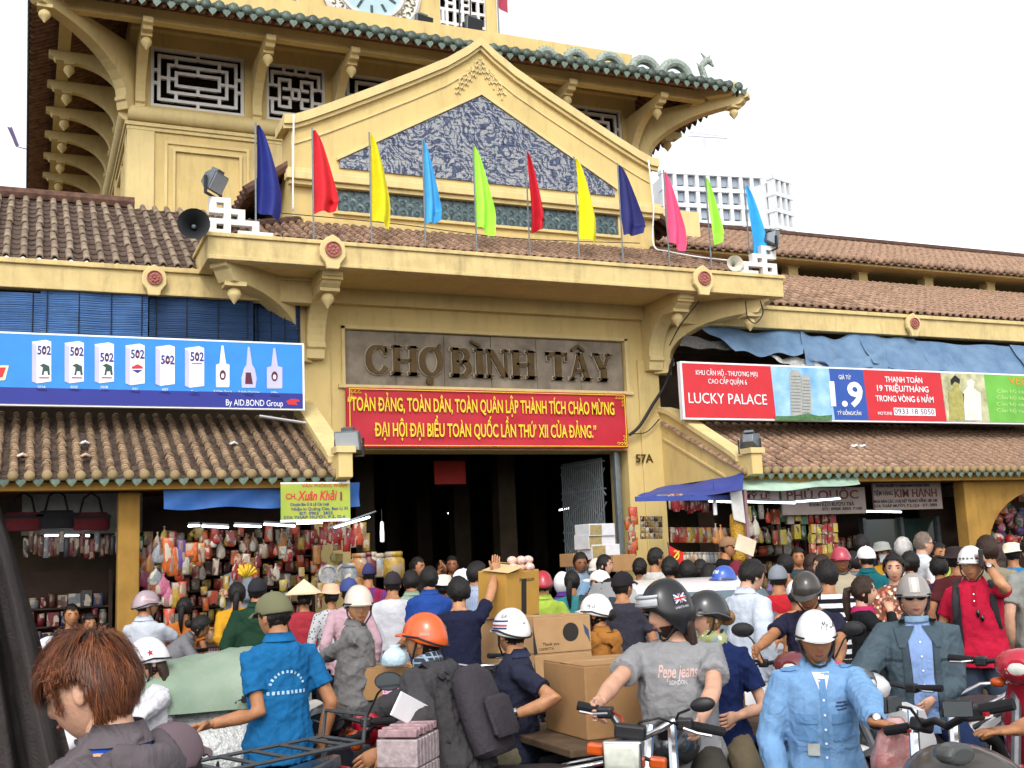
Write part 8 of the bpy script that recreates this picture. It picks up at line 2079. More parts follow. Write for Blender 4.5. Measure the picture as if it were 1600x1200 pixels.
MB().loft([[p0+Vector((.1*w*math.cos(a), .08*w*math.sin(a), z+.01*math.sin(5*a))) for a in [2*PI*q/14 for q in range(14)]] for z, w in ((0, .8), (.05, 1), (.25, .95), (.45, 1.02), (.58, .9), (.62, .4))]).build('crisps', M('golden_crisps', '#C99A2E', .4, .5, 45, .9, 60, col2='#8A6414'), o, smooth=True)
o = wthing('notice_board', 'blank white board hanging at the sweet stall post', 'board', at_y(1150, 790, 12.0)); poly_px([(1140, 769), (1158, 767), (1164, 818), (1146, 812)], 12.0, .015, M('white_board', '#C9C7C2', .6), 'board', o)
o = wthing('canopy_post', 'thin pinkish post of the sweet stall canopy', 'post', at_y(1164, 900, 12.0)); a = at_y(1163, 765, 12.0); MB().box(a.x-.02, a.x+.02, 11.98, 12.02, .12, a.z).build('post', M('pinkish_post', '#8A6A70', .7), o)
lp = at_y(1117, 792, 12.2); o = wthing('bulb_lamp', 'white energy saving bulb hanging in the sweet stall', 'lamp', lp); MB().lathe([(.012, .12), (.02, .1), (.026, .02), (.026, -.1), (.01, -.11)], lp, n=10).build('bulb', pw, o, smooth='auto'); MB().tube([lp+Vector((0, 0, .12)), lp+Vector((0, 0, .3))], .004, 4).build('flex', BLK, o)
for k, (x, y) in enumerate(((1120, 850), (1128, 852), (1172, 838), (1182, 838))): p = at_y(x, y, 12.2); goods('bag', '#C98A4A' if k < 2 else '#C9C2B4', p, (.12, .1, .26), SW, tail='hanging by a string at '+SW)
tube_lamp('lit tube lamp under the navy canopy edge', at_y(1025, 777, 12.4), at_y(1052, 776, 12.4))
tube_lamp('lit tube lamp behind the white board', at_y(1103, 783, 12.6), at_y(1160, 785, 12.6))
tube_lamp('long lit tube lamp right of the white board', at_y(1162, 784, 12.5), at_y(1242, 786, 12.5))
tube_lamp('long lit tube lamp under the green tarp', at_y(1244, 784, 12.45), at_y(1312, 779, 12.45))
tarp('pale green tarp valance under the orange awning', [(1150, 748, 12.3), (1340, 742, 12.3), (1344, 757, 12.0), (1146, 766, 12.0)], name='tarp_valance', mat=TPG, sag=.04, seed=14)
GS = 'the gift stall'
def stall_sign(label, x0, y0, x1, y1, Y, lines, mat):
	o = wthing('shop_sign', label, 'sign', at_y((x0+x1)/2, y1, Y)); b_ = prect(x0, y0, x1, y1, Y, .03, mat, 'board', o)
	for t, px_, py_c, hp_, wp_, mt in lines: ptext(t, px_, py_c, hp_, Y-.033, mt, b_, wpx=wp_, bold=.015)
SGN = M('dim_sign_board', '#8F8078', .7, .1, 4)
mar = M('print_dark_maroon', '#5A1A1E', .5)
stall_sign('dim sign reading MỸ LỆ over the gift stall', 1160, 762, 1216, 783, 12.7, (('CH BÁNH KẸO', 1184, 767, 4, 36, mar), ('MỸ LỆ', 1183, 776, 8, 42, mar)), SGN)
stall_sign('dim sign with red lettering over the gift stall', 1218, 763, 1352, 802, 12.75, (('PHÚ QUỐC', 1286, 774, 14, 112, mar), ('BÁNH KẸO RƯỢU TRÀ', 1300, 788, 6, 70, pk), ('ĐT: 0908 3855 7108', 1316, 795, 4.5, 62, pk)), SGN)
stall_sign('dim grey sign reading KIM HẠNH over the jewellery shop', 1361, 755, 1471, 795, 12.75, (('DOANH NGHIỆP TƯ NHÂN KINH DOANH VÀNG', 1411, 759, 4.5, 84, pk), ('TIỆM VÀNG', 1380, 771, 7, 30, pk), ('KIM HẠNH', 1431, 771, 13, 66, mar), ('MUA BÁN CÁC LOẠI NỮ TRANG VÀNG 18K 24K', 1416, 783, 5, 100, pk), ('57A THÁP MƯỜI, P.2, Q.6 · ĐT: 3855', 1416, 790, 4.5, 98, pk)), SGN)
shelves('shelves of gift boxes in the gift stall', 10.8, 12.4, 13.6, 14.0, (.8, 1.1, 1.4, 1.7))
fill(GS, 10.8, 12.4, 13.7, (.8, 1.1, 1.4, 1.7), ['#A8242C', '#C84A2A', '#C9A23A', '#2F6A3E', '#D8C24A'], ['box', 'box', 'pouch', 'jar'], .26)
for k in range(26): p = at_y(1168+(k % 13)*11, 815+(k//13)*32+r7.uniform(-5, 5), 12.9); goods(r7.choice(['pouch', 'bag', 'box']), r7.choice(['#2F6A3E', '#A8242C', '#D8C24A', '#C9C2B4', '#C84A2A']), p, (.1, .07, .2), GS, r7.uniform(-.2, .2), tail='hanging in '+GS)
for k in range(15): p = at_y(1270+(k % 5)*8.5, 865-(k//5)*16+r7.uniform(-2, 2), 12.5); goods('box', r7.choice(['#A8242C', '#D8C24A', '#C84A2A', '#C9A23A']), p, (.075, .06, .12), GS, tail='stacked at the corner of '+GS)
# jewellery shop front
JS = wthing('jewellery_shop', 'dark glass front of the jewellery shop', 'shop', (11.6, 13.3, PV))
x0, x1 = at_y(1352, 830, 13.2).x, at_y(1462, 830, 13.2).x
MB().box(x0, x1, 13.2, 13.24, PV, 2.1).build('glass', M('dark_shop_glass', '#23302C', .08, .2, 3, spec=.8), JS)
for x in (x0-.03, (x0+x1)/2, x1+.03): MB().box(x-.03, x+.03, 13.16, 13.26, PV, 2.12).build('mullion', STEELD, JS)
tube_lamp('lit tube lamp under the KIM HẠNH sign', at_y(1352, 799, 13.0), at_y(1408, 800, 13.0))
# toy stall at far right
TS = 'the toy stall'
o = wthing('wall_rack', 'dark rack of toys in the arch at the right edge', 'rack', (14, 13.6, PV)); MB().box(13.0, 17, 13.9, 13.95, PV, 2.45).build('panel', WOOD, o)
for k in range(64):
	p = at_y(1500+r7.uniform(0, 110), 765+r7.uniform(0, 95), 13.6); goods(r7.choice(['ball', 'pouch', 'box', 'bag']), r7.choice(['#A8242C', '#3A4E8C', '#2F6A3E', '#C86A8A', '#6A4A9A', '#D2662A', '#7A1F2A']), p, (.16, .12, .18), TS, tail='hung on the rack of '+TS)
for k in range(3): p = at_y(1560+k*20, 850+k*3, 12.6); goods('ball', '#A8242C', p, (.17, .17, .17), TS, tail='hanging low in '+TS)
tube_lamp('small lit tube lamp deep inside the entrance hall', at_y(874, 797, 17.0), at_y(890, 794, 17.0))
tube_lamp('faint lit tube lamp far inside the entrance hall', at_y(700, 802, 22.0), at_y(716, 802, 22.0))
# ------------------------------------------------------------------ clothing prints, helmet marks and worn things, laid on the surface they belong to
from mathutils.bvhtree import BVHTree
def part_of(P, name):
	for c in P['root'].children:
		if c.name.split('.')[0] == name: return c
	return None
def bvh_of(o):
	me = o.data; return BVHTree.FromPolygons([v.co.copy() for v in me.vertices], [tuple(p.vertices) for p in me.polygons])
def lay(P, part, co, d, off):
	o = part_of(P, part); t = bvh_of(o); d = Vector(d).normalized(); out = []; last = None; hits = []
	for c in co:
		h = t.ray_cast(Vector(c)-d*.6, d, 1.4)[0]; hits.append(h)
	good = [((h-Vector(c)).dot(d)) for h, c in zip(hits, co) if h is not None]
	av = sum(good)/len(good) if good else 0
	for h, c in zip(hits, co): out.append((h if h is not None else Vector(c)+d*av)-d*off)
	return o, out
def decal_text(P, part, body, size, o, u, v, d, mat, width=None, name='print', shear=0., bold=0., off=.003):
	tmp = text(name, body, size, mat, None, (0, 0, 0), (1, 0, 0), (0, 1, 0), (0, 0, 1), ext=0, width=width, shear=shear, bold=bold)
	u, v = Vector(u), Vector(v); co = [Vector(o)+u*q.co.x+v*q.co.y for q in tmp.data.vertices]
	po, out = lay(P, part, co, d, off)
	for q, c in zip(tmp.data.vertices, out): q.co = c
	tmp.data.update(); tmp.parent = po
	return tmp
def decal(P, part, o, u, v, d, w, h, mat, name, n=(8, 8), off=.003, shape=None):
	u, v = Vector(u), Vector(v); nx, nz = n; g = []
	for j in range(nz+1):
		for i in range(nx+1):
			a, b = i/nx-.5, j/nz-.5
			if shape: a, b = shape(a, b)
			g.append(Vector(o)+u*(a*w)+v*(b*h))
	po, out = lay(P, part, g, d, off)
	m = MB().add(out, [(j*(nx+1)+i, j*(nx+1)+i+1, (j+1)*(nx+1)+i+1, (j+1)*(nx+1)+i) for j in range(nz) for i in range(nx)])
	return m.build(name, mat, po, smooth=True, fixn=False)
def ax(P): R_ = P['Rt']; return R_ @ EX, R_ @ EY, R_ @ EZ      # person left, person back, spine up
def hax(P): R_ = P['hm'].to_3x3(); return R_ @ EX, R_ @ EY, R_ @ EZ
def hp_(P, x, y, z): return P['hm'] @ (Vector((x, y, z))*P['s'])
PALE = M('pale_print', '#A9C9E0', .8); INKB = M('print_ink', '#2A2A30', .8)
# blue polo back print: an arc of small marks over a line of marks
P = P_polo; X_, Y_, Z_ = ax(P)
for k in range(11):
	a = PI*(.1+.8*k/10); decal(P, 'polo_shirt', P['sp'](.095*math.cos(a), .2, .255+.085*math.sin(a)), X_*math.sin(a)+Z_*-math.cos(a)*1, Z_*math.sin(a)+X_*math.cos(a), -Y_, .011, .014, PALE, 'print_mark', (2, 2))
for k in range(9): decal(P, 'polo_shirt', P['sp'](-.1+.025*k, .2, .235), X_, Z_, -Y_, .013, .017, PALE, 'print_mark', (2, 2))
# grey tshirt lettering
P = P_west; X_, Y_, Z_ = ax(P)
decal_text(P, 'tshirt', 'Pepe jeans', .085, P['sp'](.01, -.3, .365), X_, Z_, Y_, M('shirt_print_rose', '#C9A8A0', .8), width=.2, shear=.3, bold=.02); decal_text(P, 'tshirt', 'LONDON', .03, P['sp'](.01, -.3, .32), X_, Z_, Y_, M('shirt_print_white', '#DADADA', .8), width=.085)
# helmet: union flag, lettering, goggles; beard
X_, Y_, Z_ = hax(P); hs = P['s']
sd = X_*-1.        # his right side faces the camera
def onhelm(P, x, y, z, w, h, mat, name, side, n=(6, 4), shape=None, rot=0., off=.003, part='helmet', d=None):
	X_, Y_, Z_ = hax(P); d = d if d is not None else X_*side*-1
	u = (Y_*-side if True else X_); v = Z_
	if d is not None and abs(Vector(d).dot(X_)) < .5: u = X_*(1 if Vector(d).dot(Y_) > 0 else -1)
	if rot: u, v = u*math.cos(rot)+v*math.sin(rot), v*math.cos(rot)-u*math.sin(rot)
	return decal(P, part, hp_(P, x, y, z), u, v, d, w, h, mat, name, n, off, shape)
FB = M('flag_blue', '#24346E', .5); FR = M('flag_red', '#B8202E', .5); FW = M('flag_white', '#D8D8DA', .5)
for sd in (1, -1):
	onhelm(P, sd*.2, .02, .06, .075, .045, FB, 'flag_field', sd)
	for r_ in (.54, -.54): onhelm(P, sd*.2, .02, .06, .08, .008, FW, 'flag_saltire', sd, (8, 1), rot=r_, off=.0045)
	onhelm(P, sd*.2, .02, .06, .075, .014, FW, 'flag_cross', sd, (8, 1), off=.0055); onhelm(P, sd*.2, .02, .06, .014, .045, FW, 'flag_cross', sd, (1, 6), off=.0055)
	onhelm(P, sd*.2, .02, .06, .075, .008, FR, 'flag_red_cross', sd, (8, 1), off=.007); onhelm(P, sd*.2, .02, .06, .008, .045, FR, 'flag_red_cross', sd, (1, 6), off=.007)
	X_, Y_, Z_ = hax(P); decal_text(P, 'helmet', 'LAMBRETTA WEAR', .016, hp_(P, sd*.2, .02, .02), Y_*sd*1, Z_, X_*-sd, FW, width=.085)
g0, g1, g2, g3 = [], [], [], []
for k in range(13):
	a = -.8+1.6*k/12
	g0.append(hp_(P, .117*math.sin(a), .006-.146*math.cos(a), .04)); g1.append(hp_(P, .124*math.sin(a), .006-.158*math.cos(a), .05)); g2.append(hp_(P, .12*math.sin(a), .006-.152*math.cos(a), .085)); g3.append(hp_(P, .108*math.sin(a), .006-.136*math.cos(a), .095))
hl = part_of(P, 'helmet')
MB().sheet([g0, g1, g2, g3]).build('goggles', M('goggle_lens', '#B9BCBE', .12, .1, spec=.8), hl, smooth=True, fixn=False); MB().tube(g1, .006, 6).tube(g2, .006, 6).build('goggle_frame', M('goggle_frame', '#8C8E90', .4), hl, smooth=True)
sh_ = shell(40, 36, lambda a, z: .004 if z > -.1 else .006, lambda a, z: z < -.05 and abs(a) < 1.5 and not (abs(a) < .3 and z > -.075) or (z < -.03 and .95 < abs(a) < 1.5) or (-.052 < z < -.04 and abs(a) < .35), P['hm'], P['s'], jag=.0015, seed=3); sh_.build('beard', HAIR['brown'], P['root'], smooth=True)
# guard: pocket flaps, placket, badge, vest at the neck, chest print, epaulettes
P = P_guard; X_, Y_, Z_ = ax(P); SH = cloth('#6F9CCB'); DK = M('blue_seam', '#4F78A6', .9)
decal(P, 'shirt', P['sp'](0, -.3, .2), X_, Z_, Y_, .032, .5, SH, 'placket', (2, 24), off=.005)
for s_ in (-1, 1):
	decal(P, 'shirt', P['sp'](s_*.085, -.3, .27), X_, Z_, Y_, .1, .045, SH, 'pocket_flap', (6, 4), off=.008); decal(P, 'shirt', P['sp'](s_*.085, -.3, .205), X_, Z_, Y_, .09, .09, SH, 'pocket', (6, 6), off=.005)
	decal(P, 'shirt', P['sp'](s_*.085, -.3, .247), X_, Z_, Y_, .1, .003, DK, 'pocket_seam', (8, 1), off=.009)
	decal(P, 'shirt', P['sp'](s_*.145, .0, .6), X_, Y_*-1, -Z_, .07, .05, SH, 'epaulette', (5, 4), off=.006)
for k in range(6): MB().lathe([(.006, 0), (.006, .003)], lay(P, 'shirt', [P['sp'](0, -.3, .36-.07*k)], Y_, .006)[1][0], -Y_, 8).build('button', pw, part_of(P, 'shirt'))
decal(P, 'shirt', P['sp'](-.06, -.3, .12), X_, Z_, Y_, .055, .06, M('id_badge', '#BFC3BE', .3), 'id_badge', (4, 4), off=.012)
for k in range(3): decal(P, 'shirt', P['sp'](.085, -.3, .345-.016*k), X_, Z_, Y_, .06-.012*abs(k-1), .007, M('navy_print', '#33486E', .8), 'print_mark', (6, 1), off=.004)
decal(P, 'shirt', P['sp'](0, -.3, .43), X_, Z_, Y_, .07, .1, M('white_vest', '#CFCFD0', .9), 'undershirt', (6, 6), off=.004, shape=lambda a, b: (a*(.25+(b+.5)*.9), b))
X_, Y_, Z_ = hax(P); decal_text(P, 'helmet', 'My Lê', .05, hp_(P, .05, -.15, .085), X_, Z_, Y_, INKB, width=.075, shear=.35)
# denim jacket worn open over a pale shirt
P = P_denim; X_, Y_, Z_ = ax(P)
decal(P, 'jacket', P['sp'](.0, -.35, .18), X_, Z_, Y_, .15, .62, cloth('#8FA9D6', 'vstripe', '#7A96C8'), 'inner_shirt', (8, 24), off=.007, shape=lambda a, b: (a*(.75+.35*abs(b)), b))
for s_ in (-1, 1):
	decal(P, 'jacket', P['sp'](s_*.085, -.35, .2), X_, Z_, Y_, .035, .62, cloth('#46545E'), 'jacket_edge', (3, 24), off=.012)
	decal(P, 'jacket', P['sp'](s_*.09, -.35, .41), X_*1+Z_*.0, Z_, Y_, .075, .12, cloth('#4E5E68'), 'lapel', (4, 6), off=.018, shape=lambda a, b, s_=s_: (a*(.4+1.2*(b+.5))+s_*b*-.3, b))
	decal(P, 'jacket', P['sp'](s_*.15, -.35, .28), X_, Z_, Y_, .1, .012, cloth('#3C4850'), 'pocket_seam', (8, 1), off=.008)
for k in range(5): MB().lathe([(.006, 0), (.006, .003)], lay(P, 'jacket', [P['sp'](0, -.3, .38-.08*k)], Y_, .009)[1][0], -Y_, 8).build('button', pw, part_of(P, 'jacket'))
m = MB(); m.sheet([[hp_(P, .085*math.sin(a), .0-.1*math.cos(a), z) for a in [-.9+1.8*k/10 for k in range(11)]] for z in (-.1, -.118, -.132)]); m.build('lowered_mask', cloth('#8FB0CC'), P['root'], smooth=True, fixn=False)
X_, Y_, Z_ = hax(P)
for x in (-.022, .022): decal(P, 'helmet', hp_(P, x, -.2, .08), X_, Z_, Y_, .012, .085, M('helmet_stripe_pale', '#B9B4AE', .3), 'helmet_stripe', (1, 8))
decal(P, 'helmet', hp_(P, 0, -.2, .08), X_, Z_, Y_, .03, .085, M('helmet_stripe_silver', '#C6BEB6', .3), 'helmet_stripe', (2, 8))
# red polo: placket, sunglasses, strap, phone, watch
P = P_red; X_, Y_, Z_ = ax(P)
decal(P, 'polo_shirt', P['sp'](0, -.3, .4), X_, Z_, Y_, .03, .14, cloth('#A81A34'), 'placket', (2, 8), off=.004)
for k in range(2): MB().lathe([(.006, 0), (.006, .003)], lay(P, 'polo_shirt', [P['sp'](0, -.3, .41-.05*k)], Y_, .005)[1][0], -Y_, 8).build('button', pw, part_of(P, 'polo_shirt'))
q = lay(P, 'polo_shirt', [P['sp'](.02, -.3, .27)], Y_, .012)[1][0]; m = MB(); m.ball(q, (.014, .008, .03), 8, 6); m.ball(q+Vector((.025, 0, -.035)), (.014, .008, .026), 8, 6); m.build('hung_sunglasses', MATS['sunglass_black'], P['root'], smooth=True)
decal(P, 'polo_shirt', P['sp'](-.125, -.3, .25), X_, Z_, Y_, .05, .42, M('black_strap', '#1F1F26', .8), 'backpack_strap', (3, 16), off=.01)
BPK = M('black_backpack', '#2A282C', .8, .15, 10, .3, 60)
def backpack(P, w=.3, h=.42, t=.14, z=.2, mat=None):
	pts = []
	for zz, k in ((0, .7), (.06, .95), (.25, 1), (.6, 1), (.88, .9), (1, .5)):
		pts.append([P['sp'](w/2*k*math.copysign(abs(math.cos(a))**.6, math.cos(a)), .15+t/2+t/2*k*math.sin(a), z-h/2+h*zz) for a in [2*PI*q/16 for q in range(16)]])
	b = MB().loft(pts).build('backpack', mat or BPK, P['root'], smooth='auto')
	b2 = MB().loft([[P['sp'](w*.36*k*math.copysign(abs(math.cos(a))**.6, math.cos(a)), .15+t+.02+.03*k*math.sin(a), z-h*.35+h*.45*zz) for a in [2*PI*q/14 for q in range(14)]] for zz, k in ((0, .8), (.1, 1), (.9, 1), (1, .7))]).build('backpack_pocket', mat or BPK, b, smooth='auto')
	for s_ in (-1, 1): MB().tube([P['sp'](s_*.1, .14, z+h*.45), P['sp'](s_*.115, .06, .5), P['sp'](s_*.125, -.06, .47), P['sp'](s_*.135, -.14, .34), P['sp'](s_*.15, -.08, .16), P['sp'](s_*.15, .1, .08)], [.024]*6, 8, flat=.4).build('strap', mat or BPK, b, smooth=True)
backpack(P_red)
backpack(P_orange, .32, .46, .16, .18, M('purple_black_backpack', '#353036', .85, .2, 8, .4, 40))
sh, el, w_ = P_red['arms'][1]; MB().cbox(w_+Vector((-.04, -.02, .06)), (.03, .07, .13)).build('phone', BLK, P_red['root'], bevel=.008)
def watch(P, side, mat, r=.034):
	sh, el, w_ = P['arms'][side]; d = (w_-el).normalized(); c = w_-d*.02
	b = MB().loft([[c+d*y+(d.orthogonal().normalized()*math.cos(a)+d.cross(d.orthogonal()).normalized()*math.sin(a))*(r*P['s']*k) for a in [2*PI*q/16 for q in range(16)]] for y, k in ((-.012, 1), (-.01, 1.1), (.01, 1.1), (.012, 1))]).build('wristwatch', mat, P['root'], smooth='auto'); MB().lathe([(.018, 0), (.018, .01), (.014, .012)], c+Vector((0, -.03, .02))*P['s'], (0, -.8, .6), 14).build('watch_face', CHR, b)
watch(P_red, 1, BLK); watch(P_navy, 1, CHR); watch(P_guard, 1, M('dark_beads', '#3A1E18', .4))
# hoods, scarf, plaid collar
def hood(P, mat, sz=1.):
	rr = []
	for k in range(9):
		a = PI*(.05+.9*k/8); rr.append([P['sp'](.105*sz*math.cos(a)*(1+.0*k)+.04*sz*math.cos(t)*math.cos(a), .03+.07*sz*math.sin(a)+.04*sz*math.cos(t)*math.sin(a)+.02, .475+.05*sz*math.sin(t)-.03*math.sin(a)) for t in [2*PI*q/10 for q in range(10)]])
	m = MB().loft(rr)
	m.loft([[P['sp'](.1*sz*k*math.cos(t), .1+.05*sz*k+.0, .44-.0+.12*sz*(-1+.0)*j+.03*math.sin(t)) for t in [2*PI*q/14 for q in range(14)]] for j, k in ((0, .9), (.4, 1.0), (.8, .75), (1., .2))])
	me = remesh(m, .012*P['s'], 3); wrinkle(me, .008, 4); finish(me, 'hood', mat, P['root'])
hood(P_orange, cloth('#46464A'), .85); hood(P_hood, cloth('#B5793A'), 1.0)
P = P_orange; m = MB(); m.loft([[P['sp'](r_*math.cos(t), .012+r_*.95*math.sin(t), z) for t in [2*PI*q/18 for q in range(18)]] for r_, z in ((.075, .46), (.088, .5), (.08, .545), (.07, .55))], cap=False); m.build('plaid_collar', cloth('#3A4654', 'plaid', '#8A98A8'), P['root'], smooth=True)
P = P_blond; m = MB(); m.loft([[P['sp'](r_*math.cos(t), .006+r_*math.sin(t), z+.012*math.sin(t*3)) for t in [2*PI*q/18 for q in range(18)]] for r_, z in ((.062, .45), (.085, .47), (.088, .51), (.07, .545))], cap=False); m.build('scarf', cloth('#A9B07A', 'floral', '#6A8AA8'), P['root'], smooth=True)
P = PEOPLE['girl with a long ponytail in a black top holding her hands up']; m = MB(); m.loft([[P['sp'](r_*math.cos(t), .008+r_*math.sin(t), z) for t in [2*PI*q/18 for q in range(18)]] for r_, z in ((.098, .455), (.085, .5), (.07, .515))], cap=False); m.build('pink_collar', cloth('#C2306A'), P['root'], smooth=True)
# white helmet marks
P = P_navy; X_, Y_, Z_ = hax(P)
for s_ in (1, -1):
	for k, (z, mt) in enumerate(((.05, FR), (.062, FW), (.075, FB), (.035, FB))): onhelm(P, s_*.2, -.0, z, .13, .009, mt, 'helmet_stripe', s_, (8, 1))
	decal_text(P, 'helmet', 'ISA', .03, hp_(P, s_*.2, .03, .1), hax(P)[1]*s_, Z_, X_*-s_, INKB, width=.04)
decal_text(P, 'helmet', 'A', .02, hp_(P, 0, .2, .06), X_*-1, Z_, -Y_, INKB, width=.02)
P = P_orange; X_, Y_, Z_ = hax(P); decal_text(P, 'helmet', 'B', .04, hp_(P, -.04, .2, .075), -X_, Z_, -Y_, FW, width=.03, bold=.03); decal_text(P, 'helmet', 'B', .04, hp_(P, -.2, .05, .075), -Y_, Z_, X_, FW, width=.03, bold=.03)
for s_ in (-1, 1): onhelm(P, s_*.2, .04, .04, .05, .016, M('helmet_silver_mark', '#B08A78', .3), 'helmet_mark', s_)
P = P_star; X_, Y_, Z_ = hax(P)
for s_ in (1, -1):
	st = []
	for k in range(10): a = PI/2+k*PI/5; r_ = .02 if k % 2 == 0 else .009; st.append((r_*math.cos(a), r_*math.sin(a)))
	co = [hp_(P, s_*.2, .0, .06)]+[hp_(P, s_*.2, .0, .06)+Y_*s_*p[0]+Z_*p[1] for p in st]
	po, out = lay(P, 'helmet', co, X_*-s_, .003); MB().add(out, [(0, k+1, (k+1) % 10+1) for k in range(10)]).build('red_star', FR, po)
P = PEOPLE['rider in an olive shirt and blue helmet beside the white car']; X_, Y_, Z_ = hax(P); decal_text(P, 'helmet', 'ATM', .04, hp_(P, .0, -.2, .085), X_, Z_, Y_, FW, width=.08, bold=.03)
P = P_hood; X_, Y_, Z_ = hax(P)
for s_ in (1, -1): decal_text(P, 'helmet', 'My Lê', .035, hp_(P, s_*.2, .0, .06), Y_*s_, Z_, X_*-s_, INKB, width=.06, shear=.3)
P = P_red; X_, Y_, Z_ = hax(P)
for k in range(5): decal(P, 'helmet', hp_(P, -.06+.03*k, -.2, .05), X_, Z_, Y_, .018, .014, M('helmet_grey_fleck', '#5A5C5A', .4), 'helmet_mark', (2, 2))
P = PEOPLE['rider in a pale polo and pink striped helmet at the left stall']; X_, Y_, Z_ = hax(P)
for s_ in (1, -1): onhelm(P, s_*.2, .0, .06, .12, .02, M('helmet_pink', '#C9A0AC', .3), 'helmet_stripe', s_, (8, 2), rot=.15)
P = PEOPLE['person in a maroon lotus tshirt and dark hat with back turned']; X_, Y_, Z_ = ax(P); LT = M('lotus_pink', '#C23A7A', .8)
for a in (-.9, -.45, 0, .45, .9): decal(P, 'tshirt', P['sp'](.05*math.sin(a), .3, .33+.03*math.cos(a)), X_*math.cos(a)+Z_*-math.sin(a), Z_*math.cos(a)+X_*math.sin(a), -Y_, .03, .07, LT, 'lotus_petal', (3, 4), shape=lambda p, q: (p*(1-abs(q)*1.7), q))
decal_text(P, 'tshirt', 'VIỆT NAM', .05, P['sp'](0, .3, .26), -X_, Z_, -Y_, M('shirt_gold', '#C9A23A', .8), width=.15, bold=.03)
P = P_navy; X_, Y_, Z_ = ax(P); decal(P, 'polo_shirt', P['sp'](.07, -.3, .34), X_*.7+Z_*.7, Z_*.7-X_*.7, Y_, .028, .01, FW, 'chest_emblem', (4, 2)); decal(P, 'polo_shirt', P['sp'](.07, -.3, .335), X_*.5-Z_*.8, Z_*.6+X_*.7, Y_, .02, .008, FW, 'chest_emblem', (4, 2)); decal(P, 'polo_shirt', P['sp'](0, -.3, .4), X_, Z_, Y_, .03, .15, cloth('#262A3C'), 'placket', (2, 8), off=.004)
P = PEOPLE['woman in red with a straw conical hat before the snack stall']; X_, Y_, Z_ = ax(P)
for k in range(6): decal(P, 'blouse', P['sp'](-.06+.024*k, .3, .07+.012*math.sin(k*2.)), X_, Z_, -Y_, .016, .022, M('dark_red_print', '#6A2A3A', .8), 'print_mark', (2, 2))
P = PEOPLE['man in a white shirt holding a red phone behind his back']; sh, el, w_ = P['arms'][-1]; MB().cbox(w_+Vector((.06, .04, -.03)), (.11, .02, .06)).build('red_phone', M('red_phone_case', '#A8242C', .4), P['root'], bevel=.006)
P = P_flow; m = MB(); rr = random.Random(2)
for k in range(26):
	a = 2*PI*k/26; c = hp_(P, .05*math.cos(a), .13+.02*math.sin(a*3), .03+.05*math.sin(a)); m.ball(c, (.02+.008*rr.random(), .016, .02), 7, 5)
m.build('ruffled_hair_tie', M('dark_mauve_cloth', '#3A3036', .8, .2, 30), P['root'], smooth=True)
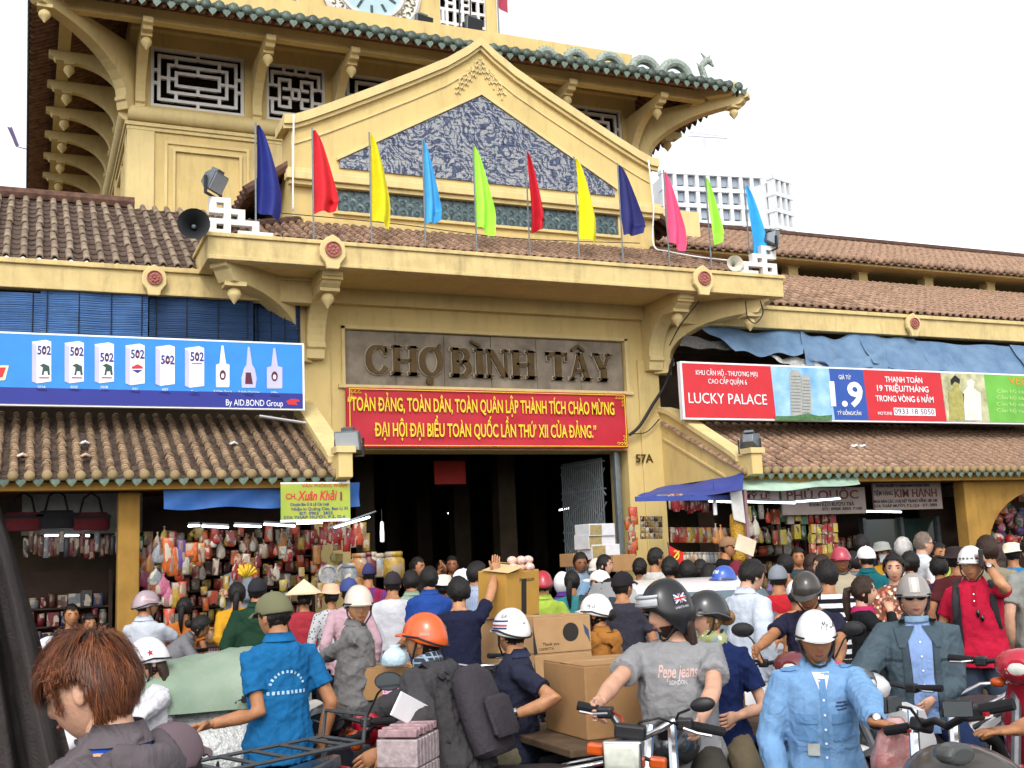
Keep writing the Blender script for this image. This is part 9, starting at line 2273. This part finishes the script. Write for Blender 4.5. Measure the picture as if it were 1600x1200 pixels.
# ------------------------------------------------------------------ hair of the near young man: thousands of thin locks over a scalp layer
P = P_boy; hm = P['hm']; s = P['s']
keep = lambda a, z: z > (.045 if abs(a) < .95 else (-.03 if abs(a) < 1.2 else (.026 if abs(a) < 1.95 else -.075)))
base = shell(48, 44, lambda a, z: .012 if z > 0 else .006, keep, hm, s, jag=.003, seed=1).build('hair', hair_mat('hair_dark_auburn', '#3A2012', '#22120A'), P['root'], smooth=True)
X, Y, Z = head_grid(96, 72, s); r9 = random.Random(9); st = [MB(), MB(), MB()]
cr = Vector((.01, .045, .118))
cand = [(i, j) for i in range(72) for j in range(96) if keep(math.atan2(X[i, j], -Y[i, j]), Z[i, j]/s)]
wts = [max(.05, math.cos(-PI/2+PI*i/71)) for i, j in cand]
for i, j in r9.choices(cand, wts, k=15000):
	p = Vector((X[i, j], Y[i, j], Z[i, j]))/s; nrm = Vector((p.x/.0055, p.y/.0088, p.z/.0134)).normalized()
	p = p+Vector((r9.uniform(-.002, .002),)*3)
	az = math.atan2(p.x, -p.y)
	t = (p-cr); t = t-nrm*t.dot(nrm)
	if t.length < 1e-4: continue
	t = t.normalized()*.9+Vector((-.2, -.45 if p.y < .02 else .0, -.1))*.6; t = (t-nrm*t.dot(nrm)).normalized()
	ci = (int(p.x*90+50), int(p.y*90+50), int(p.z*90+50)); rc = random.Random(hash(ci)); t = (t+Vector((rc.gauss(0, .2)+r9.gauss(0, .1), rc.gauss(0, .2)+r9.gauss(0, .1), rc.gauss(0, .2)+r9.gauss(0, .1)))); t = (t-nrm*t.dot(nrm)).normalized()
	top = max(0, p.z/.116); Ln = r9.uniform(.035, .06)*(.75+.7*top) if p.z > -.02 else r9.uniform(.012, .03)
	if .9 < abs(az) < 2.2: Ln = max(.01, min(Ln, (p.z-.02)*.55+r9.uniform(-.004, .006))) if abs(az) < 1.95 else min(Ln, .03)
	lift = (rc.uniform(.002, .016)+r9.uniform(0, .004)+(.012 if r9.random() < .03 else 0))*(1 if p.z > 0 else .3)
	a0 = p+nrm*.006; a1 = p+t*Ln*.4+nrm*(.008+lift); a2 = p+t*Ln*.8+nrm*(.01+lift*.8)+Vector((0, 0, -.006)); a3 = p+t*Ln*1.15+nrm*(.006+lift*.35)+Vector((0, 0, -.016))
	w = t.cross(nrm).normalized()*r9.uniform(.0004, .0009); vs = []
	for q, k in ((a0, .8), (a1, 1), (a2, .8), (a3, .1)): vs += [hm @ ((q-w*k)*s), hm @ ((q+w*k)*s)]
	st[r9.choice((0, 0, 1, 2))].add(vs, [(0, 1, 3, 2), (2, 3, 5, 4), (4, 5, 7, 6)])
for k, (hx, nm) in enumerate((('#6A381E', 'a'), ('#3A2012', 'b'), ('#8A5230', 'c'))): stuff(st[k].build('hair_locks', M('hair_lock_'+nm, hx, .45, .25, 20, spec=.35), base, smooth=True, fixn=False))
m = MB(); n_ = 22
m.loft([[P['sp'](r_*math.cos(t), .012+r_*.93*math.sin(t), z+(.0 if math.sin(t) > -.3 else -.02)) for t in [2*PI*q/n_ for q in range(n_)]] for r_, z in ((.066, .47), (.066, .525), (.072, .524), (.088, .485))], cap=False); m.build('shirt_collar', cloth('#2A55B8'), P['root'], smooth=True)
hood(P, cloth('#6A6266'), 1.0)
